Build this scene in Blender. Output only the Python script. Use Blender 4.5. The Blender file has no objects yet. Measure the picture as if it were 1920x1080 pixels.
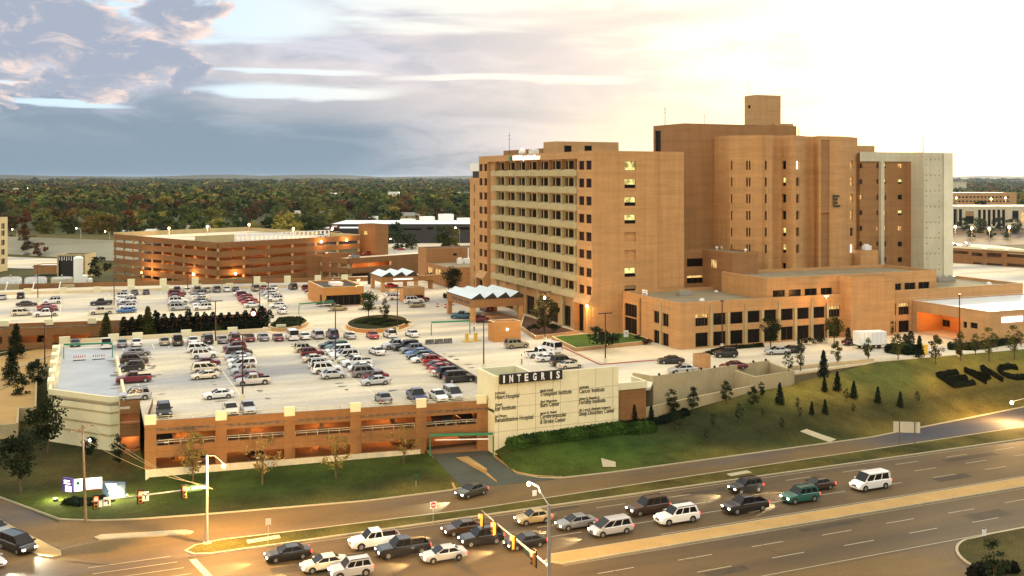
import bpy, bmesh, math, random
from mathutils import Vector, Matrix
from math import sin, cos, pi, radians, sqrt
rnd = random.Random(7)
scene = bpy.context.scene
COL = scene.collection
# ---- camera model (metres; x runs along the street, y away from it, z up, hospital plaza z=0)
FP, HZ, CH, SN, CS = 1900.0, 332.0, 33.0, 0.3938, 0.9192
def ray(u):
    x = (u-960)/FP
    return (x*CS+SN, -x*SN+CS)
def at(u, v, z):
    t = FP*(CH-z)/(v-HZ); d = ray(u)
    return (d[0]*t, d[1]*t, z)
def at_d(u, v, t):
    d = ray(u); return (d[0]*t, d[1]*t, CH-(v-HZ)*t/FP)
def on_b(u, b): d = ray(u); return (d[0]*b/d[1], b)
def on_a(u, a): d = ray(u); return (a, d[1]*a/d[0])
def dep(x, y): return x*SN+y*CS
def zat(x, y, v): return CH-(v-HZ)*dep(x, y)/FP
def su(p0, p1, u):
    d = ray(u); ex, ey = p1[0]-p0[0], p1[1]-p0[1]; L = math.hypot(ex, ey)
    den = d[0]*ey-d[1]*ex
    return (p0[1]*d[0]-p0[0]*d[1])/(-den)*L if abs(den) > 1e-9 else 0
def wpx(p0, p1, rects):
    out = []
    L = math.hypot(p1[0]-p0[0], p1[1]-p0[1])
    for r in rects:
        u0, u1, v0, v1 = r[:4]
        s0, s1 = su(p0, p1, u0), su(p0, p1, u1); sm = (s0+s1)/2/L
        x, y = p0[0]+(p1[0]-p0[0])*sm, p0[1]+(p1[1]-p0[1])*sm
        out.append((s0, s1, zat(x, y, v1), zat(x, y, v0))+tuple(r[4:]))
    return out
# ---- object helpers
def tag(o, label=None, cat=None, group=None, kind=None):
    if label: o['label'] = label
    if cat: o['category'] = cat
    if group: o['group'] = group
    if kind: o['kind'] = kind
    return o
def thing(name, label, cat, loc=(0, 0, 0), group=None, rz=0):
    o = bpy.data.objects.new(name, None); COL.objects.link(o)
    o.location = loc; o.rotation_euler = (0, 0, rz); o.empty_display_size = .5
    return tag(o, label, cat, group)
def wl(o):
    v = Vector((0, 0, 0))
    while o: v += o.location; o = o.parent
    return v
class MB:
    def __init__(s): s.v = []; s.f = []; s.m = []; s.sh = []
    def face(s, pts, m=0, sh=1.0):
        i = len(s.v); s.v += [tuple(p) for p in pts]; s.f.append(tuple(range(i, i+len(pts)))); s.m.append(m); s.sh.append(sh)
    def box(s, x0, x1, y0, y1, z0, z1, m=0):
        s.prism([(x0, y0), (x1, y0), (x1, y1), (x0, y1)], z0, z1, m)
    def prism(s, poly, z0, z1, m=0, mt=None, bottom=True):
        n = len(poly); i = len(s.v)
        s.v += [(p[0], p[1], z0) for p in poly]+[(p[0], p[1], z1) for p in poly]
        for k in range(n):
            j = (k+1) % n; s.f.append((i+k, i+j, i+n+j, i+n+k)); s.m.append(m); s.sh.append(1)
        s.f.append(tuple(i+n+k for k in range(n))); s.m.append(m if mt is None else mt); s.sh.append(1)
        if bottom: s.f.append(tuple(i+n-1-k for k in range(n))); s.m.append(m); s.sh.append(1)
    def obox(s, c, ax, hx, hy, z0, z1, m=0):
        ux, uy = cos(ax), sin(ax)
        s.prism([(c[0]+a*hx*ux-b*hy*uy, c[1]+a*hx*uy+b*hy*ux) for a, b in ((-1, -1), (1, -1), (1, 1), (-1, 1))], z0, z1, m)
    def tube(s, p0, p1, r0, r1=None, n=8, m=0, cap=True):
        r1 = r0 if r1 is None else r1
        p0, p1 = Vector(p0), Vector(p1); d = (p1-p0).normalized()
        a = d.cross(Vector((0, 0, 1)) if abs(d.z) < .9 else Vector((1, 0, 0))).normalized(); b = d.cross(a)
        i = len(s.v)
        for p, r in ((p0, r0), (p1, r1)):
            s.v += [tuple(p+(a*cos(2*pi*k/n)+b*sin(2*pi*k/n))*r) for k in range(n)]
        for k in range(n):
            j = (k+1) % n; s.f.append((i+k, i+n+k, i+n+j, i+j)); s.m.append(m); s.sh.append(1)
        if cap:
            s.f.append(tuple(i+k for k in range(n))); s.f.append(tuple(i+2*n-1-k for k in range(n))); s.m += [m, m]; s.sh += [1, 1]
    def path(s, pts, r, n=6, m=0):
        for a, b in zip(pts, pts[1:]): s.tube(a, b, r, r, n, m)
    def beam(s, p0, p1, w, h, m=0):
        # horizontal bar between two points, width w, height h (hung down from the line)
        d = math.atan2(p1[1]-p0[1], p1[0]-p0[0]); nx, ny = -sin(d)*w/2, cos(d)*w/2
        i = len(s.v)
        for p in (p0, p1):
            for sg, dz in ((1, 0), (-1, 0), (-1, -h), (1, -h)):
                s.v.append((p[0]+nx*sg, p[1]+ny*sg, p[2]+dz))
        for q in ((0, 3, 2, 1), (4, 5, 6, 7), (0, 1, 5, 4), (1, 2, 6, 5), (2, 3, 7, 6), (3, 0, 4, 7)):
            s.f.append(tuple(i+k for k in q)); s.m.append(m); s.sh.append(1)
    def wall(s, p0, p1, z0, z1, ops=(), dp=.3, m=0, mr=None):
        ex, ey = p1[0]-p0[0], p1[1]-p0[1]; L = math.hypot(ex, ey); ex /= L; ey /= L; nx, ny = ey, -ex
        ops = [(max(.01, min(o[0], o[1])), min(L-.01, max(o[0], o[1])), max(z0, o[2]), min(z1-.01, o[3])) for o in ops]
        ops = [o for o in ops if o[1] > o[0] and o[3] > o[2]]
        P = lambda a, z, d=0: (p0[0]+ex*a-nx*d, p0[1]+ey*a-ny*d, z)
        xs = sorted(set([0, L]+[round(o[k], 4) for o in ops for k in (0, 1)])); zs = sorted(set([z0, z1]+[round(o[k], 4) for o in ops for k in (2, 3)]))
        for za, zb in zip(zs, zs[1:]):
            run = None
            for xa, xb in zip(xs, xs[1:]):
                mx, mz = (xa+xb)/2, (za+zb)/2
                hole = any(o[0] < mx < o[1] and o[2] < mz < o[3] for o in ops)
                if hole:
                    if run is not None: s.face([P(run, za), P(xa, za), P(xa, zb), P(run, zb)], m)
                    run = None
                elif run is None: run = xa
            if run is not None: s.face([P(run, za), P(L, za), P(L, zb), P(run, zb)], m)
        r = m if mr is None else mr
        for a, b, c, d in ops:
            s.face([P(a, c), P(b, c), P(b, c, dp), P(a, c, dp)], r); s.face([P(a, d, dp), P(b, d, dp), P(b, d), P(a, d)], r)
            s.face([P(a, c), P(a, c, dp), P(a, d, dp), P(a, d)], r); s.face([P(b, c, dp), P(b, c), P(b, d), P(b, d, dp)], r)
    def build(s, name, mats, parent=None, smooth=False, shade=False):
        if not isinstance(mats, (list, tuple)): mats = [mats]
        me = bpy.data.meshes.new(name); o = wl(parent) if parent else Vector((0, 0, 0))
        me.from_pydata([(v[0]-o.x, v[1]-o.y, v[2]-o.z) for v in s.v] if parent else s.v, [], s.f)
        for m in mats: me.materials.append(m)
        me.polygons.foreach_set('material_index', s.m)
        if smooth: me.polygons.foreach_set('use_smooth', [True]*len(s.f))
        if shade:
            at_ = me.attributes.new('shade', 'FLOAT', 'FACE'); at_.data.foreach_set('value', s.sh)
        me.update()
        ob = bpy.data.objects.new(name, me); COL.objects.link(ob)
        if parent: ob.parent = parent
        return ob
def setloc(o, loc):
    # give a world-built mesh an origin at its base
    l = Vector(loc); o.data.transform(Matrix.Translation(-l)); o.location = l
    return o
def dup(o, parent=None, color=None):
    c = o.copy(); COL.objects.link(c)
    if parent: c.parent = parent
    for ch in o.children: dup(ch, c)
    return c
ORD = ['zeroth', 'first', 'second', 'third', 'fourth', 'fifth', 'sixth', 'seventh', 'eighth', 'ninth', 'tenth', 'eleventh', 'twelfth', 'thirteenth', 'fourteenth', 'fifteenth', 'sixteenth', 'seventeenth', 'eighteenth', 'nineteenth', 'twentieth']+['%dth' % k for k in range(21, 80)]
# ---- materials
def newmat(name):
    m = bpy.data.materials.new(name); m.use_nodes = True; nt = m.node_tree
    return m, nt, nt.nodes['Principled BSDF']
def N(nt, t, **kw):
    n = nt.nodes.new(t)
    for k, v in kw.items():
        if k.startswith('i'): n.inputs[int(k[1:])].default_value = v
        else: setattr(n, k, v)
    return n
def mat(name, col, rough=.8, var=.18, scale=.4, stretch=(1, 1, 1), metal=0, spec=.3, fine=.08, col2=None, c2pos=(.5, .62), c2scale=.08, bump=0, joints=0):
    m, nt, b = newmat(name); L = nt.links.new
    b.inputs['Roughness'].default_value = rough; b.inputs['Metallic'].default_value = metal; b.inputs['Specular IOR Level'].default_value = spec
    geo = N(nt, 'ShaderNodeNewGeometry'); mp = N(nt, 'ShaderNodeMapping'); mp.inputs['Scale'].default_value = stretch
    L(geo.outputs['Position'], mp.inputs['Vector'])
    n1 = N(nt, 'ShaderNodeTexNoise'); n1.inputs['Scale'].default_value = scale; n1.inputs['Detail'].default_value = 6; n1.inputs['Roughness'].default_value = .65
    L(mp.outputs[0], n1.inputs['Vector'])
    mr = N(nt, 'ShaderNodeMapRange'); mr.inputs['From Min'].default_value = .3; mr.inputs['From Max'].default_value = .7
    mr.inputs['To Min'].default_value = 1-var; mr.inputs['To Max'].default_value = 1+var; L(n1.outputs['Fac'], mr.inputs['Value'])
    n2 = N(nt, 'ShaderNodeTexNoise'); n2.inputs['Scale'].default_value = 5; n2.inputs['Detail'].default_value = 3; L(mp.outputs[0], n2.inputs['Vector'])
    mr2 = N(nt, 'ShaderNodeMapRange'); mr2.inputs['From Min'].default_value = .3; mr2.inputs['From Max'].default_value = .7
    mr2.inputs['To Min'].default_value = 1-fine; mr2.inputs['To Max'].default_value = 1+fine; L(n2.outputs['Fac'], mr2.inputs['Value'])
    mu = N(nt, 'ShaderNodeMath', operation='MULTIPLY'); L(mr.outputs[0], mu.inputs[0]); L(mr2.outputs[0], mu.inputs[1])
    src = None
    if col2:
        n3 = N(nt, 'ShaderNodeTexNoise'); n3.inputs['Scale'].default_value = c2scale; n3.inputs['Detail'].default_value = 4; L(mp.outputs[0], n3.inputs['Vector'])
        r3 = N(nt, 'ShaderNodeMapRange'); r3.inputs['From Min'].default_value = c2pos[0]; r3.inputs['From Max'].default_value = c2pos[1]; L(n3.outputs['Fac'], r3.inputs['Value'])
        mx = N(nt, 'ShaderNodeMix', data_type='RGBA'); mx.inputs[6].default_value = (*col, 1); mx.inputs[7].default_value = (*col2, 1); L(r3.outputs[0], mx.inputs[0]); src = mx.outputs[2]
    vm = N(nt, 'ShaderNodeVectorMath', operation='SCALE')
    if src: L(src, vm.inputs[0])
    else: vm.inputs[0].default_value = col
    L(mu.outputs[0], vm.inputs['Scale']); L(vm.outputs[0], b.inputs['Base Color'])
    if joints:   # storey and panel joints, and rain streaks down the wall
        st = N(nt, 'ShaderNodeMapping'); st.inputs['Scale'].default_value = (1.1, 1.1, .06); L(geo.outputs['Position'], st.inputs['Vector']); n4 = N(nt, 'ShaderNodeTexNoise'); n4.inputs['Scale'].default_value = 1; n4.inputs['Detail'].default_value = 5; L(st.outputs[0], n4.inputs['Vector'])
        r4 = N(nt, 'ShaderNodeMapRange'); r4.inputs['From Min'].default_value = .38; r4.inputs['From Max'].default_value = .66; r4.inputs['To Min'].default_value = 1.03; r4.inputs['To Max'].default_value = .92; L(n4.outputs['Fac'], r4.inputs['Value'])
        sp = N(nt, 'ShaderNodeSeparateXYZ'); L(geo.outputs['Position'], sp.inputs[0]); hs = N(nt, 'ShaderNodeMath', operation='ADD'); L(sp.outputs[0], hs.inputs[0]); L(sp.outputs[1], hs.inputs[1]); fac = r4.outputs[0]
        for src_, per, wd in ((sp.outputs[2], joints, .05), (hs.outputs[0], 7.9, .04)):
            dv = N(nt, 'ShaderNodeMath', operation='PINGPONG'); L(src_, dv.inputs[0]); dv.inputs[1].default_value = per/2
            lt = N(nt, 'ShaderNodeMath', operation='LESS_THAN'); L(dv.outputs[0], lt.inputs[0]); lt.inputs[1].default_value = wd
            m5 = N(nt, 'ShaderNodeMath', operation='MULTIPLY_ADD'); L(lt.outputs[0], m5.inputs[0]); m5.inputs[1].default_value = -.16; m5.inputs[2].default_value = 1
            m6 = N(nt, 'ShaderNodeMath', operation='MULTIPLY'); L(fac, m6.inputs[0]); L(m5.outputs[0], m6.inputs[1]); fac = m6.outputs[0]
        m7 = N(nt, 'ShaderNodeMath', operation='MULTIPLY'); L(mu.outputs[0], m7.inputs[0]); L(fac, m7.inputs[1]); L(m7.outputs[0], vm.inputs['Scale'])
    if bump:
        bp = N(nt, 'ShaderNodeBump'); bp.inputs['Strength'].default_value = bump; bp.inputs['Distance'].default_value = .1; L(n2.outputs['Fac'], bp.inputs['Height']); L(bp.outputs[0], b.inputs['Normal'])
    return m
def plain(name, col, rough=.5, metal=0, spec=.5, coat=0, emit=None, es=1):
    m, nt, b = newmat(name); b.inputs['Base Color'].default_value = (*col, 1); b.inputs['Roughness'].default_value = rough
    b.inputs['Metallic'].default_value = metal; b.inputs['Specular IOR Level'].default_value = spec; b.inputs['Coat Weight'].default_value = coat
    if emit: b.inputs['Emission Color'].default_value = (*emit, 1); b.inputs['Emission Strength'].default_value = es
    return m
M = {}
M['brick'] = mat('tan_brick', (.50, .275, .112), .85, .13, .35, (.35, .35, 2.6), fine=.12, joints=3.76)
M['brick_d'] = mat('brown_and_shaded_brick', (.31, .16, .064), .85, .13, .35, (.35, .35, 2.6), fine=.12, joints=3.76)
M['brick_g'] = mat('garage_brick', (.245, .120, .044), .85, .13, .3, (.35, .35, 2.2), fine=.12, joints=3.05)
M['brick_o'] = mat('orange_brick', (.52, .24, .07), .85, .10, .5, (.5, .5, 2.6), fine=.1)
M['brick_l'] = mat('light_tan_brick', (.46, .275, .125), .85, .12, .35, (.4, .4, 2.4), fine=.12, joints=3.76)
M['conc'] = mat('beige_concrete', (.44, .36, .19), .85, .12, .3, fine=.08)
M['conc_l'] = mat('pale_concrete', (.56, .52, .38), .85, .10, .25, fine=.06, joints=3.76)
M['conc_w'] = mat('wall_concrete', (.40, .33, .19), .9, .14, .3, (1, 1, .4), fine=.08)
M['cream'] = mat('cream_panels', (.70, .66, .44), .75, .06, .3, fine=.03)
M['deck'] = mat('deck_concrete', (.60, .52, .37), .9, .30, .10, (.30, 1, 1), fine=.14, col2=(.30, .30, .30), c2pos=(.44, .66), c2scale=.045)
M['deck_b'] = mat('lane_concrete', (.36, .385, .42), .9, .14, .12, fine=.06)
M['walk'] = mat('pale_paving', (.66, .54, .35), .9, .10, .3, fine=.06)
M['kerb'] = mat('kerb_concrete', (.36, .31, .20), .9, .12, .6)
M['ochre'] = mat('median_paving', (.38, .24, .085), .9, .12, .3, fine=.1)
M['road'] = mat('worn_asphalt', (.092, .056, .017), .75, .25, .12, (.25, 1.8, 1), fine=.16, spec=.4, col2=(.060, .038, .014), c2pos=(.42, .62), c2scale=.10)
M['road_c'] = mat('service_road_asphalt', (.128, .080, .028), .85, .25, .12, (.5, 1.4, 1), fine=.14, col2=(.042, .046, .062), c2pos=(.46, .60), c2scale=.025)
M['asph'] = mat('drive_asphalt', (.060, .066, .05), .85, .2, .2, fine=.12)
M['grass_g'] = mat('green_lawn', (.055, .10, .016), .95, .25, .25, fine=.25, spec=.1, bump=.5)
def grass_mat():
    m = mat('lawn_grass', (.024, .028, .009), .95, .40, .18, fine=.35, spec=.08, col2=(.058, .048, .013), c2pos=(.42, .60), c2scale=.05, bump=.5); nt = m.node_tree; b = nt.nodes['Principled BSDF']
    src = b.inputs['Base Color'].links[0].from_socket; a = N(nt, 'ShaderNodeAttribute', attribute_name='lush'); mx = N(nt, 'ShaderNodeMix', data_type='RGBA'); mu = N(nt, 'ShaderNodeVectorMath', operation='MULTIPLY'); nt.links.new(src, mu.inputs[0]); mu.inputs[1].default_value = (.95, 1.75, .9)
    d = N(nt, 'ShaderNodeAttribute', attribute_name='dry'); mu2 = N(nt, 'ShaderNodeVectorMath', operation='MULTIPLY'); nt.links.new(src, mu2.inputs[0]); mu2.inputs[1].default_value = (3.4, 3.1, 2.2); mx0 = N(nt, 'ShaderNodeMix', data_type='RGBA'); nt.links.new(d.outputs['Fac'], mx0.inputs[0]); nt.links.new(src, mx0.inputs[6]); nt.links.new(mu2.outputs[0], mx0.inputs[7]); src = mx0.outputs[2]
    nt.links.new(a.outputs['Fac'], mx.inputs[0]); nt.links.new(src, mx.inputs[6]); nt.links.new(mu.outputs[0], mx.inputs[7]); nt.links.new(mx.outputs[2], b.inputs['Base Color']); return m
M['grass'] = grass_mat()
M['ground'] = mat('far_ground', (.060, .062, .024), .95, .4, .02, fine=.2, spec=.1)
M['gravel'] = mat('roof_gravel', (.24, .205, .135), .95, .16, .25, fine=.18, spec=.1)
M['roof_d'] = mat('dark_roofing_and_shade', (.05, .042, .032), .9, .2, .3)
M['white'] = plain('white_paint', (.80, .80, .77), .5)
M['er_roof'] = mat('pale_blue_roofing', (.52, .56, .58), .5, .12, .3)
M['line_d'] = plain('deck_line', (.78, .72, .55), .8, spec=.2)
M['conc_p'] = mat('bright_pale_concrete', (.76, .72, .54), .85, .08, .25)
M['bank'] = mat('embankment_slabs', (.235, .225, .165), .9, .16, .05, (.3, .3, 2), fine=.1)
M['oil'] = mat('oil_stain', (.16, .145, .12), .7, .3, .8)
M['patch'] = mat('tar_patch', (.050, .036, .020), .8, .3, .6)
M['whiter'] = mat('white_roofing', (.80, .84, .86), .5, .05, .4)
M['line'] = plain('road_line', (.36, .32, .22), .8, spec=.2)
M['redline'] = plain('red_kerb', (.42, .11, .06), .8)
M['black'] = plain('black_trim', (.012, .011, .010), .5)
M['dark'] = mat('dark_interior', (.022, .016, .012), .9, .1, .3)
M['inner'] = mat('garage_interior', (.34, .21, .12), .9, .12, .3)
M['glass'] = plain('dark_glass', (.010, .008, .007), .28, spec=.12)
M['glass_v'] = plain('violet_brown_glass', (.020, .008, .008), .28, spec=.12)
M['carglass'] = plain('car_glass', (.010, .010, .011), .15, spec=.22)
M['frame'] = plain('window_frame', (.10, .065, .035), .6)
M['lit'] = plain('lit_window', (.4, .35, .1), .5, emit=(1, .80, .22), es=.95)
M['lit_o'] = plain('lit_amber_window', (.4, .25, .1), .5, emit=(1, .58, .20), es=.9)
M['lit_w'] = plain('lit_white_panel', (.8, .8, .8), .5, emit=(1, .97, .88), es=1.6)
def lit_room(name, ca, cb, es):
    m, nt, b = newmat(name); g = N(nt, 'ShaderNodeNewGeometry'); n = N(nt, 'ShaderNodeTexNoise'); n.inputs['Scale'].default_value = 1.1; n.inputs['Detail'].default_value = 3; nt.links.new(g.outputs['Position'], n.inputs['Vector'])
    r = N(nt, 'ShaderNodeMapRange'); r.inputs['From Min'].default_value = .36; r.inputs['From Max'].default_value = .60; nt.links.new(n.outputs['Fac'], r.inputs['Value']); mx = N(nt, 'ShaderNodeMix', data_type='RGBA'); mx.inputs[6].default_value = (*ca, 1); mx.inputs[7].default_value = (*cb, 1); nt.links.new(r.outputs[0], mx.inputs[0]); nt.links.new(mx.outputs[2], b.inputs['Emission Color']); b.inputs['Emission Strength'].default_value = es; b.inputs['Base Color'].default_value = (.05, .04, .02, 1); return m
M['lit'] = lit_room('lit_window', (.22, .17, .03), (1, .86, .30), .9); M['lit_o'] = lit_room('lit_amber_window', (.30, .13, .03), (1, .60, .20), .85)
M['sign_w'] = plain('lit_sign_letters', (.8, .8, .8), .5, emit=(1, .97, .88), es=.75)
M['verge'] = mat('verge_grass', (.085, .070, .016), .95, .4, .2, fine=.35, spec=.08, col2=(.045, .045, .013), c2pos=(.45, .62), c2scale=.12, bump=.5)  # golden street lamp glow on the verge is put into this colour
M['skyl'] = mat('skylight_glazing', (.60, .68, .71), .4, .06, .6)
M['blind'] = mat('window_blind', (.34, .22, .10), .8, .08, 1)
M['lamp_o'] = plain('sodium_lamp', (.8, .5, .3), .5, emit=(1, .55, .20), es=14)
M['lamp_w'] = plain('white_lamp', (.8, .8, .8), .5, emit=(1, .9, .7), es=14)
M['lamp_r'] = plain('red_signal_light', (.6, .02, .02), .4, emit=(1, .04, .02), es=16)
M['tail'] = plain('tail_light', (.35, .01, .01), .3)
M['tail_on'] = plain('tail_light_on', (.5, .01, .01), .3, emit=(1, .04, .03), es=5)
M['head'] = plain('head_light', (.75, .75, .72), .15)
M['head_on'] = plain('head_light_on', (.9, .9, .8), .2, emit=(1, .86, .60), es=16)
M['post'] = plain('dark_bronze', (.055, .022, .014), .5, metal=.2)
M['steel'] = plain('galvanised_steel', (.42, .40, .34), .45, metal=.6)
M['green'] = plain('green_paint', (.015, .20, .095), .5)
M['sgreen'] = plain('dark_green_sign', (.012, .05, .022), .5)
M['yellow'] = plain('yellow_paint', (.62, .40, .05), .5)
M['sigy'] = plain('signal_yellow', (.55, .25, .05), .5)
M['red'] = plain('red_paint', (.45, .05, .035), .5)
M['wood'] = mat('pole_wood', (.16, .12, .075), .9, .2, 2)
M['tyre'] = plain('tyre_rubber', (.014, .014, .014), .8)
M['rim'] = plain('alloy_rim', (.45, .45, .44), .3, metal=.8)
M['plate'] = plain('number_plate', (.72, .72, .70), .5)
M['bark'] = mat('bark', (.085, .058, .034), .95, .2, 2)
M['mulch'] = mat('brown_mulch', (.095, .045, .022), .95, .3, .8)
M['letter'] = plain('dark_lettering', (.045, .052, .04), .6)
M['blackbld'] = mat('charcoal_cladding', (.040, .038, .036), .7, .1, .3)
M['steelw'] = mat('white_tank_paint', (.80, .82, .76), .5, .04, .5)
M['skin'] = plain('skin', (.45, .25, .16), .6)
M['hair'] = plain('dark_hair', (.03, .02, .012), .7)
M['cloth_w'] = plain('white_cloth', (.75, .74, .72), .9)
M['cloth_d'] = plain('dark_cloth', (.03, .03, .035), .9)
M['tarp'] = mat('mottled_barrier', (.13, .12, .11), .9, .5, 2.5, fine=.4)
def foliage():
    m, nt, b = newmat('foliage'); L = nt.links.new
    oi = N(nt, 'ShaderNodeObjectInfo'); a = N(nt, 'ShaderNodeAttribute', attribute_name='shade')
    vm = N(nt, 'ShaderNodeVectorMath', operation='SCALE'); L(oi.outputs['Color'], vm.inputs[0]); L(a.outputs['Fac'], vm.inputs['Scale'])
    L(vm.outputs[0], b.inputs['Base Color']); b.inputs['Roughness'].default_value = .8; b.inputs['Specular IOR Level'].default_value = .12
    tr = N(nt, 'ShaderNodeBsdfTranslucent'); L(vm.outputs[0], tr.inputs['Color'])
    mx = N(nt, 'ShaderNodeMixShader'); mx.inputs[0].default_value = .25; L(b.outputs[0], mx.inputs[1]); L(tr.outputs[0], mx.inputs[2])
    L(mx.outputs[0], nt.nodes['Material Output'].inputs['Surface'])
    return m
M['leaf'] = foliage()
def foliage_attr():
    m, nt, b = newmat('wood_canopy'); L = nt.links.new
    a = N(nt, 'ShaderNodeAttribute', attribute_name='tint'); L(a.outputs['Color'], b.inputs['Base Color'])
    b.inputs['Roughness'].default_value = .9; b.inputs['Specular IOR Level'].default_value = .05
    return m
M['canopy'] = foliage_attr()
# ---- text as real raised letters
def text(name, s, p, xdir, size, m, parent=None, xs=1.0, ext=.03, align='LEFT', shear=0, bold=0):
    cu = bpy.data.curves.new(name, 'FONT'); cu.body = s; cu.size = size; cu.extrude = ext; cu.align_x = align; cu.shear = shear; cu.offset = bold
    cu.resolution_u = 3
    ob = bpy.data.objects.new(name, cu); COL.objects.link(ob)
    dg = bpy.context.evaluated_depsgraph_get(); me = bpy.data.meshes.new_from_object(ob.evaluated_get(dg))
    bpy.data.objects.remove(ob); bpy.data.curves.remove(cu)
    X = Vector((xdir[0], xdir[1], 0)).normalized(); Y = Vector((0, 0, 1)); Z = X.cross(Y)
    mt = Matrix((X, Y, Z)).transposed().to_4x4(); mt.translation = Vector(p)-(wl(parent) if parent else Vector((0, 0, 0)))
    me.transform(mt @ Matrix.Diagonal((xs, 1, 1, 1))); me.materials.clear(); me.materials.append(m)
    o = bpy.data.objects.new(name, me); COL.objects.link(o)
    if parent: o.parent = parent
    return o
def poly_off(poly, d):
    n = len(poly); out = []
    for i in range(n):
        a, b, c = poly[i-1], poly[i], poly[(i+1) % n]
        def nrm(p, q):
            L = math.hypot(q[0]-p[0], q[1]-p[1]); return (-(q[1]-p[1])/L, (q[0]-p[0])/L)
        n1, n2 = nrm(a, b), nrm(b, c); k = 1+n1[0]*n2[0]+n1[1]*n2[1]
        k = max(k, .2)
        out.append((b[0]+(n1[0]+n2[0])*d/k, b[1]+(n1[1]+n2[1])*d/k))
    return out
def window(parent, p0, p1, o, kind='dark', dp=.25, name='window', mull=0):
    # one pane with its frame (and mullions), set back in its opening
    s0, s1, z0, z1 = o[:4]
    if s1 < s0: s0, s1 = s1, s0
    ex, ey = p1[0]-p0[0], p1[1]-p0[1]; L = math.hypot(ex, ey); ex /= L; ey /= L; nx, ny = ey, -ex
    P = lambda a, z, d: (p0[0]+ex*a-nx*d, p0[1]+ey*a-ny*d, z)
    mb = MB(); fr = MB(); d = dp-.02
    zt = z1
    if kind == 'top':
        zt = z1-(z1-z0)*.33
        mb.face([P(s0, zt, d), P(s1, zt, d), P(s1, z1, d), P(s0, z1, d)], 2)
    if kind == 'half':
        zt = z0+(z1-z0)*.38
        mb.face([P(s0, zt, d), P(s1, zt, d), P(s1, z1, d), P(s0, z1, d)], 2)
    if kind == 'blind':
        zt = z0+(z1-z0)*.62
        mb.face([P(s0, zt, d), P(s1, zt, d), P(s1, z1, d), P(s0, z1, d)], 2)
    mb.face([P(s0, z0, d), P(s1, z0, d), P(s1, zt, d), P(s0, zt, d)], 2 if kind in ('lit', 'lit_o', 'lit_w') else 0)
    fw = .07
    def bar(a, b, c, e):
        q = d-.06
        fr.face([P(a, c, q), P(b, c, q), P(b, e, q), P(a, e, q)])
        fr.face([P(a, e, q), P(b, e, q), P(b, e, d), P(a, e, d)]); fr.face([P(b, c, q), P(b, c, d), P(b, e, d), P(b, e, q)]); fr.face([P(a, c, d), P(a, c, q), P(a, e, q), P(a, e, d)])
    bar(s0, s1, z1-fw, z1-.002); bar(s0, s1, z0+.002, z0+fw); bar(s0, s0+fw, z0+fw, z1-fw); bar(s1-fw, s1, z0+fw, z1-fw)
    for k in range(1, mull+1):
        c = s0+(s1-s0)*k/(mull+1); bar(c-fw/2, c+fw/2, z0+fw, z1-fw)
    if kind in ('top', 'half', 'blind'): bar(s0+fw, s1-fw, zt-fw/2, zt+fw/2)
    lm = {'lit': M['lit'], 'top': M['lit_o'], 'half': M['lit'], 'lit_o': M['lit_o'], 'lit_w': M['lit_w'], 'blind': M['blind']}.get(kind, M['lit'])
    o = mb.build(name, [M['glass_v'] if kind == 'violet' else M['glass'], M['frame'], lm], parent); fr.build('frame', M['frame'], o); return o
def block(name, label, cat, poly, z0, z1, wallm, roofm, ops={}, ph=.6, dp=.3, cap=None, group=None, wname='wall', parent=None):
    """a flat roofed block: walls with real openings, a parapet, a sunken roof, one part per window. ops[side]=[(s0,s1,z0,z1,kind,mullions)]"""
    th = parent or thing(name, label, cat, (poly[0][0], poly[0][1], z0), group)
    n = len(poly); mb = MB()
    for i in range(n):
        p0, p1 = poly[i], poly[(i+1) % n]
        mb.wall(p0, p1, z0, z1, ops.get(i, ()), dp)
    inn = poly_off(poly, .35)
    for i in range(n):
        j = (i+1) % n
        mb.face([(*poly[i], z1), (*poly[j], z1), (*inn[j], z1), (*inn[i], z1)], 1)
        mb.face([(*inn[i], z1), (*inn[j], z1), (*inn[j], z1-ph), (*inn[i], z1-ph)], 0)
    mb.build(wname, [wallm, cap or wallm], th)
    r = MB(); r.face([(*p, z1-ph) for p in inn]); r.build('roof', roofm, th)
    for i, lst in ops.items():
        for o in lst:
            k = o[4] if len(o) > 4 else 'dark'
            if k == 'none': continue
            window(th, poly[i], poly[(i+1) % n], o, k, dp, 'door' if k == 'door' else 'window', o[5] if len(o) > 5 else 0)
    return th
def sheet(name, polys, z, m, label=None, cat=None, kind='structure', top=0):
    mb = MB()
    for p in polys:
        if top: mb.prism(p, z-top, z)
        else: mb.face([(q[0], q[1], z) for q in p])
    o = mb.build(name, m); tag(o, label, cat, kind=kind)
    return o
# ================= SETTING =================
G0 = -7.0
mb = MB(); R0 = 30000
mb.face([(-R0, -R0, -7.08), (R0, -R0, -7.08), (R0, R0, -7.08), (-R0, R0, -7.08)])
tag(mb.build('ground', M['ground']), kind='structure')
sheet('cross_street', [[(-2, 128.5), (-60, 236), (-130, 236), (-30, 96), (14, 96), (8, 124)]], -7.03, M['road_c'])
sheet('main_road', [[(-250, 83), (420, 83), (420, 111.2), (-250, 111.2)]], -7.0, M['road'])
sheet('side_drive', [[(-250, 40), (95, 40), (95, 83.1), (-250, 83.1)]], -7.01, M['road_c'])
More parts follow.
